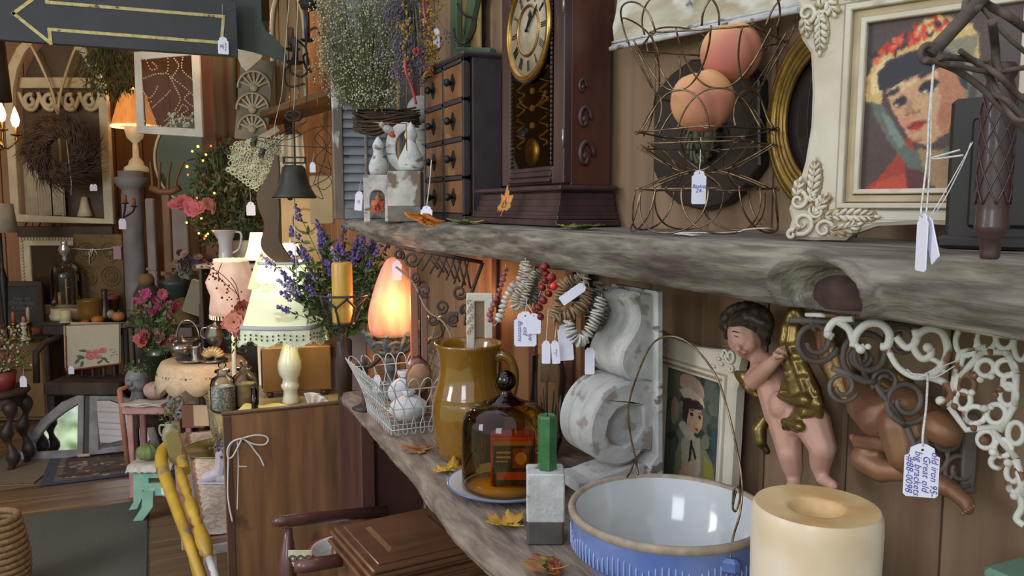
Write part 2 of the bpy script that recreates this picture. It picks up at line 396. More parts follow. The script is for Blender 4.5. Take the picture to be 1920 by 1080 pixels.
LEAFC={k:mat('leaf_'+k,a,b,rough=.6,scale=40,contrast=(.35,.65),c3=c,s3=26,t3=(.55,.65))for k,a,b,c in(
    ('orange',(214,130,44),(180,96,40),(224,160,70)),('green',(122,130,52),(88,104,42),(160,140,50)),
    ('yellow',(190,150,48),(160,120,40),(206,176,80)),('mixed',(204,122,62),(150,128,60),(196,150,50)),
    ('red',(190,62,42),(150,84,44),(206,110,60)),('redgreen',(112,112,50),(150,60,44),(180,150,60)))}
def grille_path(pts,r,m,p,n=6,nm='scroll'):
    M().tube(pts,r,n).build(nm,m,p)
# ================================================================ THE ROOM
WX=.84
fl=struct('floor',M(smooth=False).box((0,4,-.05),(7,11,.06)),mat('under_floor',(50,38,30),rough=.9))
for i in range(34):
    y=.3+i*.22
    M(smooth=False).box((random.uniform(-.3,.3)*0,0,0),(6.4,.214,.02),bev=.003).build('plank',FLOORM,fl).location=(-.3,y,-.01+random.uniform(-.0015,.0015))
wr=struct('wall_right',M(smooth=False).box((WX+.05,2.9,1.4),(.06,9.4,2.9)),mat('wall_backing',(60,44,36),rough=.9))
y=-.6;i=0
while y<7.3:
    w=(.146,.158,.15,.162)[i%4];i+=1
    b=M(smooth=False).box((0,0,0),(.022,w-.003,2.86),bev=.004).build('board',PINE if y<2.7 else PINEW,wr)
    b.location=(WX+.011+random.uniform(0,.002),y+w/2,1.43);y+=w
wb=struct('wall_back',M(smooth=False).box((-.6,7.35,1.4),(7,.06,2.9)),MATS['wall_backing'])
x=-3.3;i=0
while x<.85:
    w=(.2,.22,.19)[i%3];i+=1
    M(smooth=False).box((0,0,0),(w-.004,.02,2.86),bev=.004).build('board',PINEW,wb).location=(x+w/2,7.3,1.43);x+=w
struct('wall_left',M(smooth=False).box((-3.4,5.6,1.4),(.06,3.5,2.9)),CREAMW)
struct('trim_9',M(smooth=False).box((-3.38,3.82,1.4),(.09,.12,2.8),bev=.006).box((-3.4,2.6,2.3),(.09,2.5,.14),bev=.006),mat('white_door_post',(214,212,206),rough=.5))
struct('ceiling',M(smooth=False).box((-1.2,5.2,2.95),(4.6,4.4,.06)),PLASTER)
bm_=None
for k in range(3):struct('trim_%d'%(k+1),M(smooth=False).box((-1.2,3.4+k*1.5,2.87),(4.4,.14,.12),bev=.01),PLASTER)
# ================================================================ UPPER SHELF: a live-edge slab
S1=1.509
def slab(name,label,y0,y1,ny,xf,xb,ztop,th,m,seed,amp,endtaper=True,knot=None):
    mm=M();rows=[]
    for i in range(ny+1):
        t=i/ny;y=lerp(y0,y1,t);e=max(0,(t-.78)/.22)if endtaper else 0
        thk=th*(1-.62*e**1.5)
        x0=xf(y)+amp*1.3*noise.noise(V((y*3.1,seed,0)))
        sec=[(xb,ztop)]
        for k in range(1,5):sec.append((lerp(xb,x0+.010,k/4),ztop+.0012*noise.noise(V((y*9,k*3,seed)))))
        n=14
        for k in range(n+1):
            q=k/n;bulge=-.008*sin(pi*q)+.012*(1-q)**6*0
            dx=amp*.55*noise.noise(V((y*7,q*2.2,seed+3)))+amp*.35*noise.noise(V((y*26,q*7,seed+5)))+amp*.12*noise.noise(V((y*90,q*18,seed+8)))
            if k in(0,n):dx*=.5
            z=ztop-.003-thk*q*.96
            if knot:
                for ky,kq,kr,kd in knot:
                    d=math.hypot((y-ky)/kr,(q-kq)*th*1.0/(kr*.62));
                    if d<1:dx+=kd*(1-d*d)**.6*(1 if d<.75 else .6)
                    elif d<1.45:dx-=kd*.28*(1-abs(d-1.2)/.25)if abs(d-1.2)<.25 else 0
            sec.append((x0+bulge+dx+.006*q,z+.0016*noise.noise(V((y*30,q,seed+7)))))
        bz=ztop-.003-thk+.003*noise.noise(V((y*5,0,seed+9)))
        sec+=[(lerp(x0+.02,xb,k/3),bz)for k in range(4)]
        rows.append([V((a,y,b))for a,b in sec])
    mm.sheet(rows)
    n=len(rows[0])
    mm.f+=[tuple(range(n)),tuple(ny*n+j for j in range(n-1,-1,-1))];mm.sm+=[False,False]
    o=mm.build(name,m);tag(o,label,'shelf');return o
slab('shelf_plank','thick grey live-edge slab shelf with a bark knot, mounted on the right wall above',.16,2.56,420,lambda y:.606 if y<1.5 else .606-.05*min(1,(y-1.5)/.8),WX-.004,S1,.064,BARN,2.3,.011,
     knot=((.600,.70,.052,.050),))
M(1).ball((.652,.622,S1-.049),(.018,.052,.025),18).build('bark_hollow',mat('dark_bark',(84,58,50),(54,40,38),rough=.8,scale=40,bump=.5),bpy.data.objects['shelf_plank'])
S2=1.05
slab('shelf_plank','rough grey-brown sawn plank shelf lower down carrying jug, dome and bowl',.2,2.12,300,lambda y:.44+.012*sin(y*4),WX-.004,S2,.042,BARN2,8.1,.009,endtaper=False)
price_tag(at(800,388,D=1.80),22*.0012,26*.0012,'white tag lying on the orange leaf, strung from a chest drawer knob',tilt=-.5,strings=([at(809,300,D=1.93),at(806,340,D=1.9),at(800,388,D=1.80)],),r=.0013)
price_tag(at(674,360,D=2.2),14*.0015,34*.0015,'white lettered tag hanging at the left of the arched block',ry=.1,strings=([at(676,340,D=2.2),at(674,360,D=2.2)],),writing='pair\n28-',vert=True)
price_tag(at(818,54,D=2.1),12*.0014,34*.0014,'blank white tag hanging right of the yellow dried flowers',strings=([at(817,-20,D=2.1),at(818,54,D=2.1)],))
# ================================================================ MAPLE LEAVES
def leaf(loc,size,key,label,rz=0,rx=0,ry=0,curl=.25,seed=0,squash=1):
    out=[]
    lobes=[(-150,.42),(-95,.8),(-48,.9),(0,1.05),(48,.9),(95,.8),(150,.42)]
    for i,(a,r)in enumerate(lobes):
        aa=rad(a+90);out.append((cos(aa-.33)*r*.72,sin(aa-.33)*r*.72));out.append((cos(aa-.15)*r*.82,sin(aa-.15)*r*.82));out.append((cos(aa)*r,sin(aa)*r));out.append((cos(aa+.15)*r*.82,sin(aa+.15)*r*.82));out.append((cos(aa+.33)*r*.72,sin(aa+.33)*r*.72))
        if i<6:b=rad((a+lobes[i+1][0])/2+90);out.append((cos(b)*.56,sin(b)*.56))
    out.append((0,-.12));
    rnd=random.Random(seed)
    pts=[]
    for i in range(len(out)):
        a=out[i];b=out[(i+1)%len(out)]
        for q in(0,.5):
            x,y=lerp(a[0],b[0],q),lerp(a[1],b[1],q);j=1+rnd.uniform(-.09,.09)+(.06 if q else 0);pts.append((x*j*squash,y*j))
    vs=[V((0,0,0))];rings=(.3,.62,1);fs=[];n=len(pts)
    for rr in rings:
        for x,y in pts:
            x,y=x*rr,y*rr;d=math.hypot(x,y)
            z=curl*(.5*d*d+.16*sin(x*5+seed)+.14*sin(y*4+seed*2)+.08*abs(sin(math.atan2(y,x)*3.5))*d)
            vs.append(V((x,y,z)))
    for i in range(n):fs.append((0,1+i,1+(i+1)%n))
    for l in range(2):
        for i in range(n):fs.append((1+l*n+i,1+l*n+(i+1)%n,1+(l+1)*n+(i+1)%n,1+(l+1)*n+i))
    t=thing('maple_leaf',label,'leaf',loc,rz,rx=rx,ry=ry)
    mm=M(k=size);mm.add([v+V((0,0,.02))for v in vs],fs);mm.build('blade',LEAFC[key],t,solid=.0006,fixn=False)
    M(k=size).tube(smooth_path([(0,0,.03),(.03,-.3,.04),(.1,-.62,.12)],4),.022,5).build('stalk',LEAFC['yellow'],t)
    return t
leaf(at(806,402,D=1.72)+V((0,0,0)),.062,'orange','curled orange maple leaf below the drawer chest with a tag lying on it',rz=1.9,curl=.5,seed=3,rx=.1).location.z=S1+.003
leaf((.64,1.66,S1+.003),.055,'green','flat green-yellow leaf between drawer chest and clock base',rz=.6,curl=.25,seed=5)
leaf((.668,1.53,S1+.040),.040,'mixed','orange and yellow leaf leaning upright against the clock base',rz=WALL+.3,rx=1.15,curl=.25,seed=8,squash=.7)
leaf((.655,1.20,S1+.003),.056,'green','green and yellow leaf lying flat before the clock base',rz=-1.3,curl=.2,seed=11)
leaf(at(708,392,X=.562),.042,'red','red maple leaf standing against the white arched block',rz=-.6,rx=1.2,curl=.3,seed=2,squash=.7)
# ================================================================ TALL CLOCK
def clock():
    t=thing('shelf_clock','tall carved mahogany clock with roman numeral dial and stepped base on the upper shelf','clock',(0,0,S1+.002))
    def bx(m_,x0,x1,y0,y1,z0,z1,bev=.002):m_.box(((x0+x1)/2,(y0+y1)/2,(z0+z1)/2),(x1-x0,y1-y0,z1-z0),bev=bev)
    m=M(smooth=False)
    bx(m,.690,.83,1.34,1.80,0,.012);bx(m,.696,.83,1.346,1.79,.012,.020)
    # ogee flare of the plinth
    prof=[(0,.020),(.006,.027),(.010,.038),(.013,.052),(.020,.064),(.022,.068)]
    for a,b in zip(prof,prof[1:]):
        bx(m,.698+a[0],.83,1.35+a[0],1.782-a[0],a[1],b[1],.0006)
    bx(m,.70,.83,1.345,1.79,.068,.078,.003)
    m.build('base',CLOCKD,t)
    c=M(smooth=False);bx(c,.738,.825,1.372,1.668,.078,.60);c.build('case',CLOCKW,t)
    # door frame: stiles, rails with reeded moulding
    d=thing('door',None,None);d.parent=t
    f=M(smooth=False)
    for y0,y1 in((1.372,1.416),(1.624,1.668)):bx(f,.722,.740,y0,y1,.082,.59)
    bx(f,.722,.740,1.416,1.624,.082,.118);bx(f,.722,.740,1.416,1.624,.545,.59)
    for k in range(3):bx(f,.714+k*.003,.730,1.42,1.62,.086+k*.011,.093+k*.011,.002)
    for y_ in(1.422,1.618):
        for k in range(46):f.ball((.721,y_,.123+k*.0092),(.003,.003,.0042),6)
    f.build('door_frame',CLOCKD,d)
    for z_ in(.15,.40):M().tube([(.722,1.374,z_),(.722,1.374,z_+.035)],.003,6).build('hinge',mat('worn_steel',(150,146,146),rough=.3,metal=.8),d)
    # dim interior behind the glass
    M(smooth=False).box((.737,1.52,.33),(.003,.205,.42)).build('back_panel',mat('clock_interior',(112,94,58),(84,70,44),rough=.4,scale=8,stretch=(1,1,.3),coat=.3),d)
    p=M();p.tube([(.733,1.52,.30),(.733,1.52,.155)],.0025,6);p.lathe([(.0,0),(.028,.0),(.030,.003),(.028,.006),(0,.006)],28,(.729,1.52,.15),rot=Matrix.Rotation(-pi/2,3,'Y'));p.build('pendulum',BRASS,d)
    g=M()
    for k in range(5):                        # gilt stencil work on the glass
        z_=.16+k*.035
        for sgn in(-1,1):g.tube([(.7245,1.52+sgn*(.055+.02*sin(q*1.3+k)),z_+q*.005)for q in range(7)],.0011,4)
        g.ball((.7245,1.52,z_+.01),(.001,.012-.001*k,.007),8)
    g.tube([(.7245,1.52+.07*cos(a*pi/8),.285+.045*sin(a*pi/8))for a in range(9,16)],.0014,4)
    g.build('gilt_decoration',mat('dim_gilt',(150,120,60),rough=.5,metal=.3),d)
    M(smooth=False).box((.7235,1.52,.33),(.0012,.206,.425)).build('glass_pane',glassmat('clock_glass',(222,206,170),.04,1.35),d)
    # dial
    cy,cz=1.52,.395+.0
    dl=thing('dial',None,None,(.718,cy,cz),rz=WALL);dl.parent=t
    M().lathe([(.088,.0),(.090,.006),(.097,.0085),(.104,.006),(.106,0),(.088,0)],48,rot=Matrix.Rotation(pi/2,3,'X')).build('bezel',BRASS,dl)
    M().lathe([(.0,.0005),(.088,.0005),(.088,-.001)],48,rot=Matrix.Rotation(pi/2,3,'X')).build('dial_face',mat('aged_dial_paper',(178,166,142),(150,136,112),rough=.5,scale=30),dl)
    M().lathe([(.046,.001),(.048,.004),(.051,.004),(.053,.001)],40,rot=Matrix.Rotation(pi/2,3,'X')).build('inner_ring',BRASS,dl)
    num=['XII','I','II','III','IIII','V','VI','VII','VIII','IX','X','XI']
    for i,s_ in enumerate(num):
        q=M(smooth=False);a=rad(90-30*i);w_={'I':.5,'V':1,'X':1}
        tot=sum(w_[ch]for ch in s_);x_=-tot/2
        for ch in s_:
            cx_=x_+w_[ch]/2;x_+=w_[ch]
            segs=[((cx_,-1),(cx_,1))]if ch=='I' else[((cx_-.35,1),(cx_,-1)),((cx_+.35,1),(cx_,-1))]if ch=='V' else[((cx_-.35,1),(cx_+.35,-1)),((cx_+.35,1),(cx_-.35,-1))]
            for(x0,y0),(x1,y1)in segs:
                def tr(x,y):r_=.070+y*.011;tt=x*.0075;return(cos(a)*r_+sin(a)*tt,-.0014,sin(a)*r_-cos(a)*tt)
                q.tube([tr(x0,y0),tr(x1,y1)],.0011,4)
        q.build('numeral',mat('dial_black',(44,38,36),rough=.5),dl)
    for nm,L,a,w_ in(('hour_hand',.042,64,.0022),('minute_hand',.066,40,.0016)):
        hnd=M();e=(cos(rad(a))*L,-.006,sin(rad(a))*L);hnd.tube([(0,-.006,0),tuple(v*.6 for v in e),tuple(v*.72 for v in e),e],[w_,w_,w_*2.2,w_*.3],6);hnd.ball((0,-.006,0),.004,8);hnd.build(nm,MATS['dial_black'],dl)
    # carved scroll pilasters on the near side and crest
    for zc,R in((.135,.034),(.205,.028),(.265,.018),(.44,.022),(.49,.02)):
        s=M();pts=[]
        for k in range(26):
            a=k/25*4.2*pi/2;r_=R*(1-k/30);pts.append((.752+R*.5+r_*.55*cos(a),1.370,zc+r_*sin(a)))
        s.tube(pts,[R*.16]*26,6)
        s.ball((.752+R*.5,1.369,zc),(R*.25,.004,R*.25),8)
        s.build('carved_scroll',CLOCKD,t)
    tp=M(smooth=False);bx(tp,.70,.83,1.34,1.70,.60,.615,.004);bx(tp,.715,.83,1.36,1.68,.615,.63,.004)
    tp.T=Matrix.Translation((.728,1.52,0))@Matrix.Rotation(WALL,4,'Z')
    tp.prism([(-.14,.63),(.14,.63),(.10,.67),(.04,.72),(0,.735),(-.04,.72),(-.10,.67)],.0,.02)
    tp.build('crown',CLOCKD,t)
    return t
clock()
# ================================================================ EIGHT-DRAWER CHEST
def chest():
    x0,x1,y0,y1,h=.700,.80,1.85,2.155,.400
    t=thing('drawer_chest','small plum-black spice chest of eight wooden drawers on the upper shelf','chest',(x0,(y0+y1)/2,S1+.002),rz=WALL)
    w=y1-y0;d=x1-x0;m=M(smooth=False)
    m.box((0,d*.5+.012,h/2),(w,d-.022,h),bev=.002);m.box((0,d/2,h+.005),(w+.016,d+.014,.013),bev=.005);m.box((0,d/2,.007),(w+.008,d+.006,.014),bev=.003)
    for x in(-w/2+.006,0,w/2-.006):m.box((x,.006,h/2),(.012,.014,h-.004),bev=.001)
    for k in range(5):m.box((0,.006,.014+k*(h-.022)/4),(w,.014,.010),bev=.001)
    m.build('case',CHESTB,t)
    first=None
    for r_ in range(4):
        for c in(-1,1):
            loc=(c*w/4,.006,.019+(r_+.5)*(h-.022)/4-.005+.0)
            if first is None:
                dw=M(smooth=False).box((0,.004,0),(w/2-.014,.02,(h-.022)/4-.013),bev=.002).build('drawer',DRAWER,t)
                q=M(smooth=False);o=[]
                for k in range(40):
                    a=k/40*2*pi;rr=.0135*(1+.42*abs(cos(2*a))**1.0-.12*abs(sin(4*a)));o.append((cos(a)*rr,sin(a)*rr*1.2))
                q.prism(o,-.0085,-.006,bev=.0006);bp=q.build('backplate',BLACKM,dw)
                kb=M();kb.lathe([(.004,.006),(.0045,.014),(.009,.018),(.0105,.023),(.008,.028),(.003,.030),(0,.0302)],14,rot=Matrix.Rotation(pi/2,3,'X'));kb.build('knob',BLACKM,dw)
                dw.location=loc;first=dw
            else:copy_tree(first,t).location=loc
chest()
# ================================================================ SHUTTER, FLOWER BUNCHES, FINIALS
def shutter():
    p=V((.515,2.50,S1));k=mpp(p)
    t=thing('window_shutter','peeling blue-grey louvred shutter standing on the far end of the upper shelf','shutter',p,rz=-.06)
    W_,H_=120,640
    for x in(9,W_-9):M(k,False).box((x,0,H_/2),(18,14,H_),bev=1.5).build('stile',STILE,t)
    for z in(9,262,H_-9):M(k,False).box((W_/2,0,z),(W_-36,13,18),bev=1.5).build('rail',SHUT,t)
    f=None
    for i in range(14):
        z=30+i*16.6
        if f is None:f=M(k,False).box((0,0,0),(W_-37,2.4,23),r=(-.45,0,0),bev=.8).build('slat',SHUT,t);c=f
        else:c=f.copy();COL.objects.link(c)
        c.location=(W_/2*k,0,z*k)
    M(k,False).box((W_/2,-9,145),(5,4,224),bev=1).build('tilt_rod',mat('rod_paint',(160,160,156),(120,112,104),rough=.7,scale=20),t)
    for x in(39,81):M(k,False).box((x,1,450),(41,6,362),bev=3).build('panel',SHUT,t)
    t2=thing('weathered_board','narrow grey weathered board leaning beside the shutter','board',(.735,2.46,S1),rz=-.1)
    M(k,False).box((8,0,330),(40,9,660),bev=1).build('board_face',BLOCKB,t2)
    M(k,False).box((8,-6,420),(14,4,470),bev=1).build('batten',BLOCKB,t2)
shutter()
BB1=mat('babys_breath_white',(184,180,156),rough=.8);BB2=mat('babys_breath_green',(132,134,100),rough=.8);STEMG=mat('dry_green_stem',(104,104,74),rough=.8)
STAT=mat('statice_purple',(100,88,112),rough=.8);YEL=mat('dried_yellow_flower',(182,148,70),(150,116,52),rough=.8,scale=60)
pb=at(690,205,D=2.22)
tw=thing('twig_bundle','bundle of dark bare twigs under the baby\'s breath','twigs',at(715,222,D=2.25),rz=CAM);m=M(.0015)
rr=random.Random(4)
for i in range(70):
    z=rr.uniform(-26,24);m.tube(smooth_path([(-50+rr.uniform(-4,8),rr.uniform(-14,14),z+rr.uniform(-6,6)),(-15,rr.uniform(-18,10),z-6+rr.uniform(-3,3)),(25,rr.uniform(-18,10),z*.7-2),(66+rr.uniform(-12,8),rr.uniform(-6,10),z*.6+rr.uniform(-6,8))],3),rr.uniform(1.1,2),5)
tag(m.build('twig',TWIG,tw),kind='stuff')
bb=at(690,215,D=2.22);t=thing('babys_breath','cloud of dried white baby\'s breath in front of the shutter','flowers',bb,rz=CAM);k=2.22/1500;r=random.Random(5);st=M(k);b1=M(k);b2=M(k)
for i in range(760):
    z=r.uniform(18,235);w_=88 if z>70 else 50+.5*z;x=r.uniform(-w_,w_)*(.75+.25*r.random())-14*(z>60);e=V((x,r.uniform(-22,22),z));st.tube([(x*.25,0,10),V((x*.7,e.y*.5,z*.6)),e],.4,3,cap=False)
    for j in range(8):(b1 if r.random()<.62 else b2).ball(e+V((r.gauss(0,6),r.gauss(0,5),r.gauss(0,6))),r.uniform(.8,1.9),5)
tag(st.build('stem',STEMG,t,fixn=False),kind='stuff');tag(b1.build('blossom',BB1,t,fixn=False),kind='stuff');tag(b2.build('blossom',BB2,t,fixn=False),kind='stuff')
def statice():
    b=at(772,130,D=2.12);r=random.Random(12);t=thing('dried_flower_bunch','hanging bunch of purple statice and yellow flowers tied with red ribbon','flowers',b)
    st=M();pu=M();ye=M();k=mpp(b)
    for i in range(150):
        x=r.gauss(0,22);z=r.uniform(-25,170);x+=(z-60)*-.06;y=r.gauss(0,16);e=V((x,y,z))*k
        st.tube([V((0,0,200))*k,V((x*.5,y,z+40))*k,e],.0008,3,cap=False)
        for j in range(13):pu.ball(e+V((r.gauss(0,6),r.gauss(0,5),r.gauss(0,8)))*k,r.uniform(1.2,2.4)*k,5)
    for i in range(85):
        z=r.uniform(-20,165);x=26+r.gauss(0,9)+(-40 if r.random()<.25 else 0);e=V((x,-22+r.gauss(0,7),z))*k
        for j in range(5):ye.ball(e+V((r.gauss(0,3),r.gauss(0,2),r.gauss(0,3)))*k,r.uniform(1.6,3)*k,6)
    tag(st.build('stem',STEMG,t),kind='stuff');tag(pu.build('blossom',STAT,t,fixn=False),kind='stuff');tag(ye.build('blossom',YEL,t,fixn=False),kind='stuff')
    RED=mat('red_ribbon',(172,62,66),(150,48,54),rough=.35,scale=30)
    for pts in(((-22,-30,12),(-20,-30,-12),(-10,-30,-36),(-2,-30,-68)),((0,-30,22),(14,-30,6),(26,-30,-8),(34,-30,-16)),((14,-30,120),(18,-30,90),(28,-30,62))):
        sp=smooth_path(pts,5);mm=M(k);mm.sheet([[p-V((2.6,0,0)),p+V((2.6,-1,.6))]for p in sp]);mm.build('ribbon',RED,t,solid=.0006)
    rb=M(k)
    for i in range(9):a=i*.7;rb.tube([(0,-32,26),(5*cos(a),-36,26+6*sin(a)),(8*cos(a+.3),-34,26+8*sin(a+.3))],1.6,5)
    rb.build('ribbon_bow',RED,t)
statice()
def finial_group():
    D=2.08;p=at(705,400,D=D);k=mpp(p)
    def base(px):q=at(px,400,D=D);q.z=S1+.001;return q
    # arched block
    o=thing('arched_block','white chippy wooden block with an arched opening on the upper shelf','block',base(706),rz=-.25)
    out=[(-23,0),(-23,86),(21,86),(21,0),(12,0),(12,45)]+[(x-4+0,z)for x,z in arc((0,45),16,0,180,10)][1:]+[(-20+.5,0)]
    out=[(-23,0),(-23,86),(21,86),(21,0),(16,0),(16,45)]+arc((2,45),14,0,180,10)[1:]+[(-12,0)]
    M(k,False).prism(out,-17,17,bev=1).build('block_body',WHITEC2,o)
    f=thing('wooden_finial','small white pointed finial on top of the arched block','finial',base(711)+V((0,0,86.5*k)));M(k).lathe([(0,0),(15,0),(17.5,8),(18,17),(15,26),(10,36),(8.6,43),(9.5,45),(9,47),(10.5,50),(10,56),(7,62),(3,68),(0,71)],20).build('turned_body',WHITEC2,f)
    b2=thing('worn_block','block of white paint worn through to brown wood, grey foot','block',base(762)+V((-.01,-.03,0)),rz=-.5)
    M(k,False).box((0,0,60),(62,30,64),bev=1.5).build('block_body',CHIPBR,b2);M(k,False).box((0,0,14),(61,29,28),bev=1.5).build('foot',BLOCKB,b2)
    z2=93*k
    c=thing('carved_crescent','white crackled carved crescent standing behind the round-bellied finial','ornament',base(748)+V((.012,.012,z2)),rz=CAM)
    oc=arc((6,44),34,-60+180-40,180+100,14,50);ic=arc((12,46),22,270,95,14,34)
    oc=arc((8,44),36,60,290,18,47);ic=arc((16,42),26,285,70,18,34)
    M(k,False).prism(oc+ic,-8,8,bev=1.5).build('crescent_body',WHITEC2,c)
    f2=thing('wooden_finial','round-bellied white finial on top of the worn brown block','finial',base(768)+V((0,-.02,z2)));M(k).lathe([(0,0),(22,0),(24,4),(25,13),(22,25),(15,38),(10,50),(8,56),(11,60),(12,66),(9,74),(4,84),(0,90)],22).build('turned_body',WHITEC2,f2)
    b=thing('wooden_ball','white crackled wooden ball behind the finials beside the drawer chest','ball',(.757,2.37,S1+.001));M(k*1.15).lathe([(0,0),(20,0),(20,8),(14,20),(12,60),(14,120),(24,140),(22,152),(16,176)],18).ball((0,0,208),26,16).build('turned_body',WHITEC2,b)
finial_group()
# little glass bird ornament clipped above the finials
t=thing('bird_ornament','clear and red clip-on bird ornament hanging above the finials','ornament',at(728,243,D=1.98),rz=CAM);k=.0013
M(k).ball((0,0,0),(13,6,8),12,rot=Matrix.Rotation(.5,3,'Y')).ball((-12,0,9),6,8).build('body',mat('frosted_glass',(190,186,186),rough=.2,trans=.5),t)
M(k).tube([(-30,2,14),(0,2,12),(34,4,12)],1,5).tube([(0,0,12),(0,0,4)],.8,4).tube([(34,4,12),(34,6,-40)],1,5).build('clip_wire',BRASS,t)
M(k).ball((6,0,-9),(9,4,5),10,rot=Matrix.Rotation(.6,3,'Y')).build('belly',mat('ornament_red',(180,60,50),rough=.3),t)
# ================================================================ GREEN FRAME WITH HOOK (behind chest)
t=thing('green_window_frame','old green painted window frame with an iron hook behind the drawer chest','frame',(.80,2.2,1.93),rz=WALL)
M(1,False).box((.03,0,.22),(.05,.02,.62),bev=.004).build('stile',GREENP,t)
M(1,False).box((.11,.012,.22),(.15,.004,.5)).build('board_behind',mat('ochre_board',(176,146,92),(150,122,76),rough=.6,scale=6,stretch=(1,1,.2)),t)
M(1,False).box((.16,0,.015),(.26,.022,.05),r=(0,.18,0),bev=.004).build('rail',GREENP,t)
for a_,x_ in((-.45,.20),(-.28,.255)):M(1,False).box((x_,0,.26),(.026,.02,.46),r=(0,a_+.9,0),bev=.004).build('brace',GREENP,t)
M().tube(smooth_path([(.075,-.012,.17),(.15,-.02,.125),(.22,-.02,.10),(.22,-.02,.07),(.185,-.03,.045),(.165,-.05,.055),(.16,-.055,.085)],6),.0035,6).build('hook',BLACKM,t)
# ================================================================ PEACHES IN STACKED WIRE BASKET
def basket():
    D=1.155;c=at(1318,440,D=D);c.z=S1+.003;k=mpp(c)
    t=thing('wire_basket','bronze collapsible wire basket pinched like an hourglass on the upper shelf','basket',c,rz=.2)
    def ring(z,r,nm='ring',n=5,off=0.):
        pts=[]
        for i in range(n):
            a0=2*pi*i/n+off;a1=2*pi*(i+1)/n+off
            for q in range(4):pts.append((lerp(cos(a0),cos(a1),q/4)*r,lerp(sin(a0),sin(a1),q/4)*r,z+random.uniform(-.5,.5)))
        m=M(k);m.tube(pts,1.8,6,closed=True)
        for i in range(n):
            a0=2*pi*i/n+off;m.tube([(cos(a0)*r+5*cos(q*.8),sin(a0)*r+5*sin(q*.8),z+4*sin(q*.8+1))for q in range(8)],1.3,5)
        m.build(nm,BRONZE,t)
    def loops(z0,r0,z1,r1,n,span,off=0,pw=.62):
        for i in range(n):
            ac=2*pi*i/n+off;pts=[]
            for q in range(19):
                tt=pi*q/18;u=-math.copysign(abs(cos(tt))**.86,cos(tt));s_=sin(tt)**.9;a=ac+span/2*u;r=lerp(r0,r1,s_**pw)
                pts.append((cos(a)*r,sin(a)*r,lerp(z0,z1,s_)))
            pts=smooth_path(pts,2);M(k).tube(pts,1.75,6).build('loop',BRONZE,t)
    ring(80,128,off=.3);loops(80,126,2,134,8,1.15,.2)
    loops(80,126,113,48,8,1.3,.3,1.0);loops(160,126,113,48,8,1.3,.5,1.0)
    ring(160,128,off=.5);ring(184,128,off=.1)
    loops(184,126,252,92,8,1.2,.15,.8);loops(347,142,252,92,8,1.2,.15,.9)
    ring(347,142,off=.62);loops(347,142,408,160,8,.98,.35,.7)
    def peach(px,py,r,label,dd,rot):
        pc=at(px,py,D=D+dd);kk=mpp(pc)
        p=thing('peach',label,'peach',pc,rz=rot,rx=.3)
        def f(q):
            a=math.atan2(q.y,q.x);g=1-.085*math.exp(-(a/.22)**2)*(1-abs(q.z)**4*.3)
            return g*(1-.16*math.exp(-((1-q.z)/.05)))
        M(kk).ball((0,0,0),r,40,f=f).build('fruit',PEACH,p)
        M(kk).tube([(0,0,r*.80),(1,0,r*.93)],2.4,6).build('stem_end',TWIG,p)
    peach(1371,98,57,'upper of two artificial peaches in the wire basket',.0,-1.4)
    peach(1317,189,59,'lower of two artificial peaches in the wire basket',-.012,-1.9)
    price_tag(at(1311,322,D=1.06),27*.00071,60*.00071,'white price tag hanging inside the wire basket below the peaches',strings=([at(1311,324,D=1.06),at(1313,300,D=1.06),at(1314,258,D=1.075)],),writing='Basket\n24-',r=.0006)
    # string and second tag lying on the shelf
    tt=price_tag((.662,.93,S1+.004),.02,.04,'price tag lying flat on the upper shelf by the wire basket',rz=.35,tilt=-1.5,strings=([V((.662,.93,S1+.004)),at(1370,436,D=1.06),at(1400,430,D=1.05),at(1436,428,D=1.04),at(1449,430,D=1.05)],),r=.001)
basket()
# ================================================================ WALL PIECES ABOVE THE SHELF
def onwall(pts,X,origin):
    """picture outline -> outline on the plane X, in a frame facing the aisle"""
    q=[at(px,py,X=X)for px,py in pts];return[(-(v.y-origin.y),v.z-origin.z)for v in q]
o=at(1330,250,X=.825);t=thing('wall_plaque','dark round-bottomed plaque on the wall behind the wire basket','plaque',o,rz=WALL)
M(1,False).prism(onwall([(1232,175),(1262,140),(1300,112),(1390,108),(1428,150),(1430,310),(1402,350),(1365,382),(1320,394),(1275,382),(1245,355),(1230,320)],.825,o),-.006,.012,bev=.003).build('plate',BLACKBOX,t)
m=M()
for a in range(16):m.tube([(.0+.03*cos(a*.39+q*.25)*(1+q*.12),-.012-.002*q,.0+.036*sin(a*.39+q*.25)*(1+q*.12))for q in range(4)],.0035,5)
m.ball((0,-.008,0),(.028,.014,.034),14).ball((0,-.02,-.006),(.007,.01,.012),10)
m.build('relief',OLIVE,t)
o=at(1300,60,X=.80);t=thing('weathered_board_sign','weathered white painted board with moulded lower edge above the wire basket','sign',o,rz=WALL)
M(1,False).prism(onwall([(1158,-40),(1150,25),(1144,50),(1147,78),(1180,82),(1500,14),(1530,-30)],.79,o),-.006,.012,bev=.002).build('board_face',SIGNW,t)
for k_,(dy,w_)in enumerate(((0,3.2),(6,2.4),(12,3))):
    M(1).tube([(lambda q:(-(q.y-o.y),-.012-.004*(k_==2),q.z-o.z))(at(1150+i*35.5,80-i*7.25+dy,X=.79))for i in range(11)],.0026 if k_!=2 else .0042,8).build('moulding',WHITEC2,t)
M().tube([(.0,-.008,.045),(.004,-.016,.04),(.012,-.018,.046),(.02,-.012,.05)],.003,6).build('china_scrap',mat('china_white',(200,200,204),rough=.25),t)
o=at(1560,218,X=.815);o.y=.79;t=thing('round_gold_frame','round ribbed gold frame half hidden behind the ivory portrait frame','frame',o,rz=WALL)
m=M()
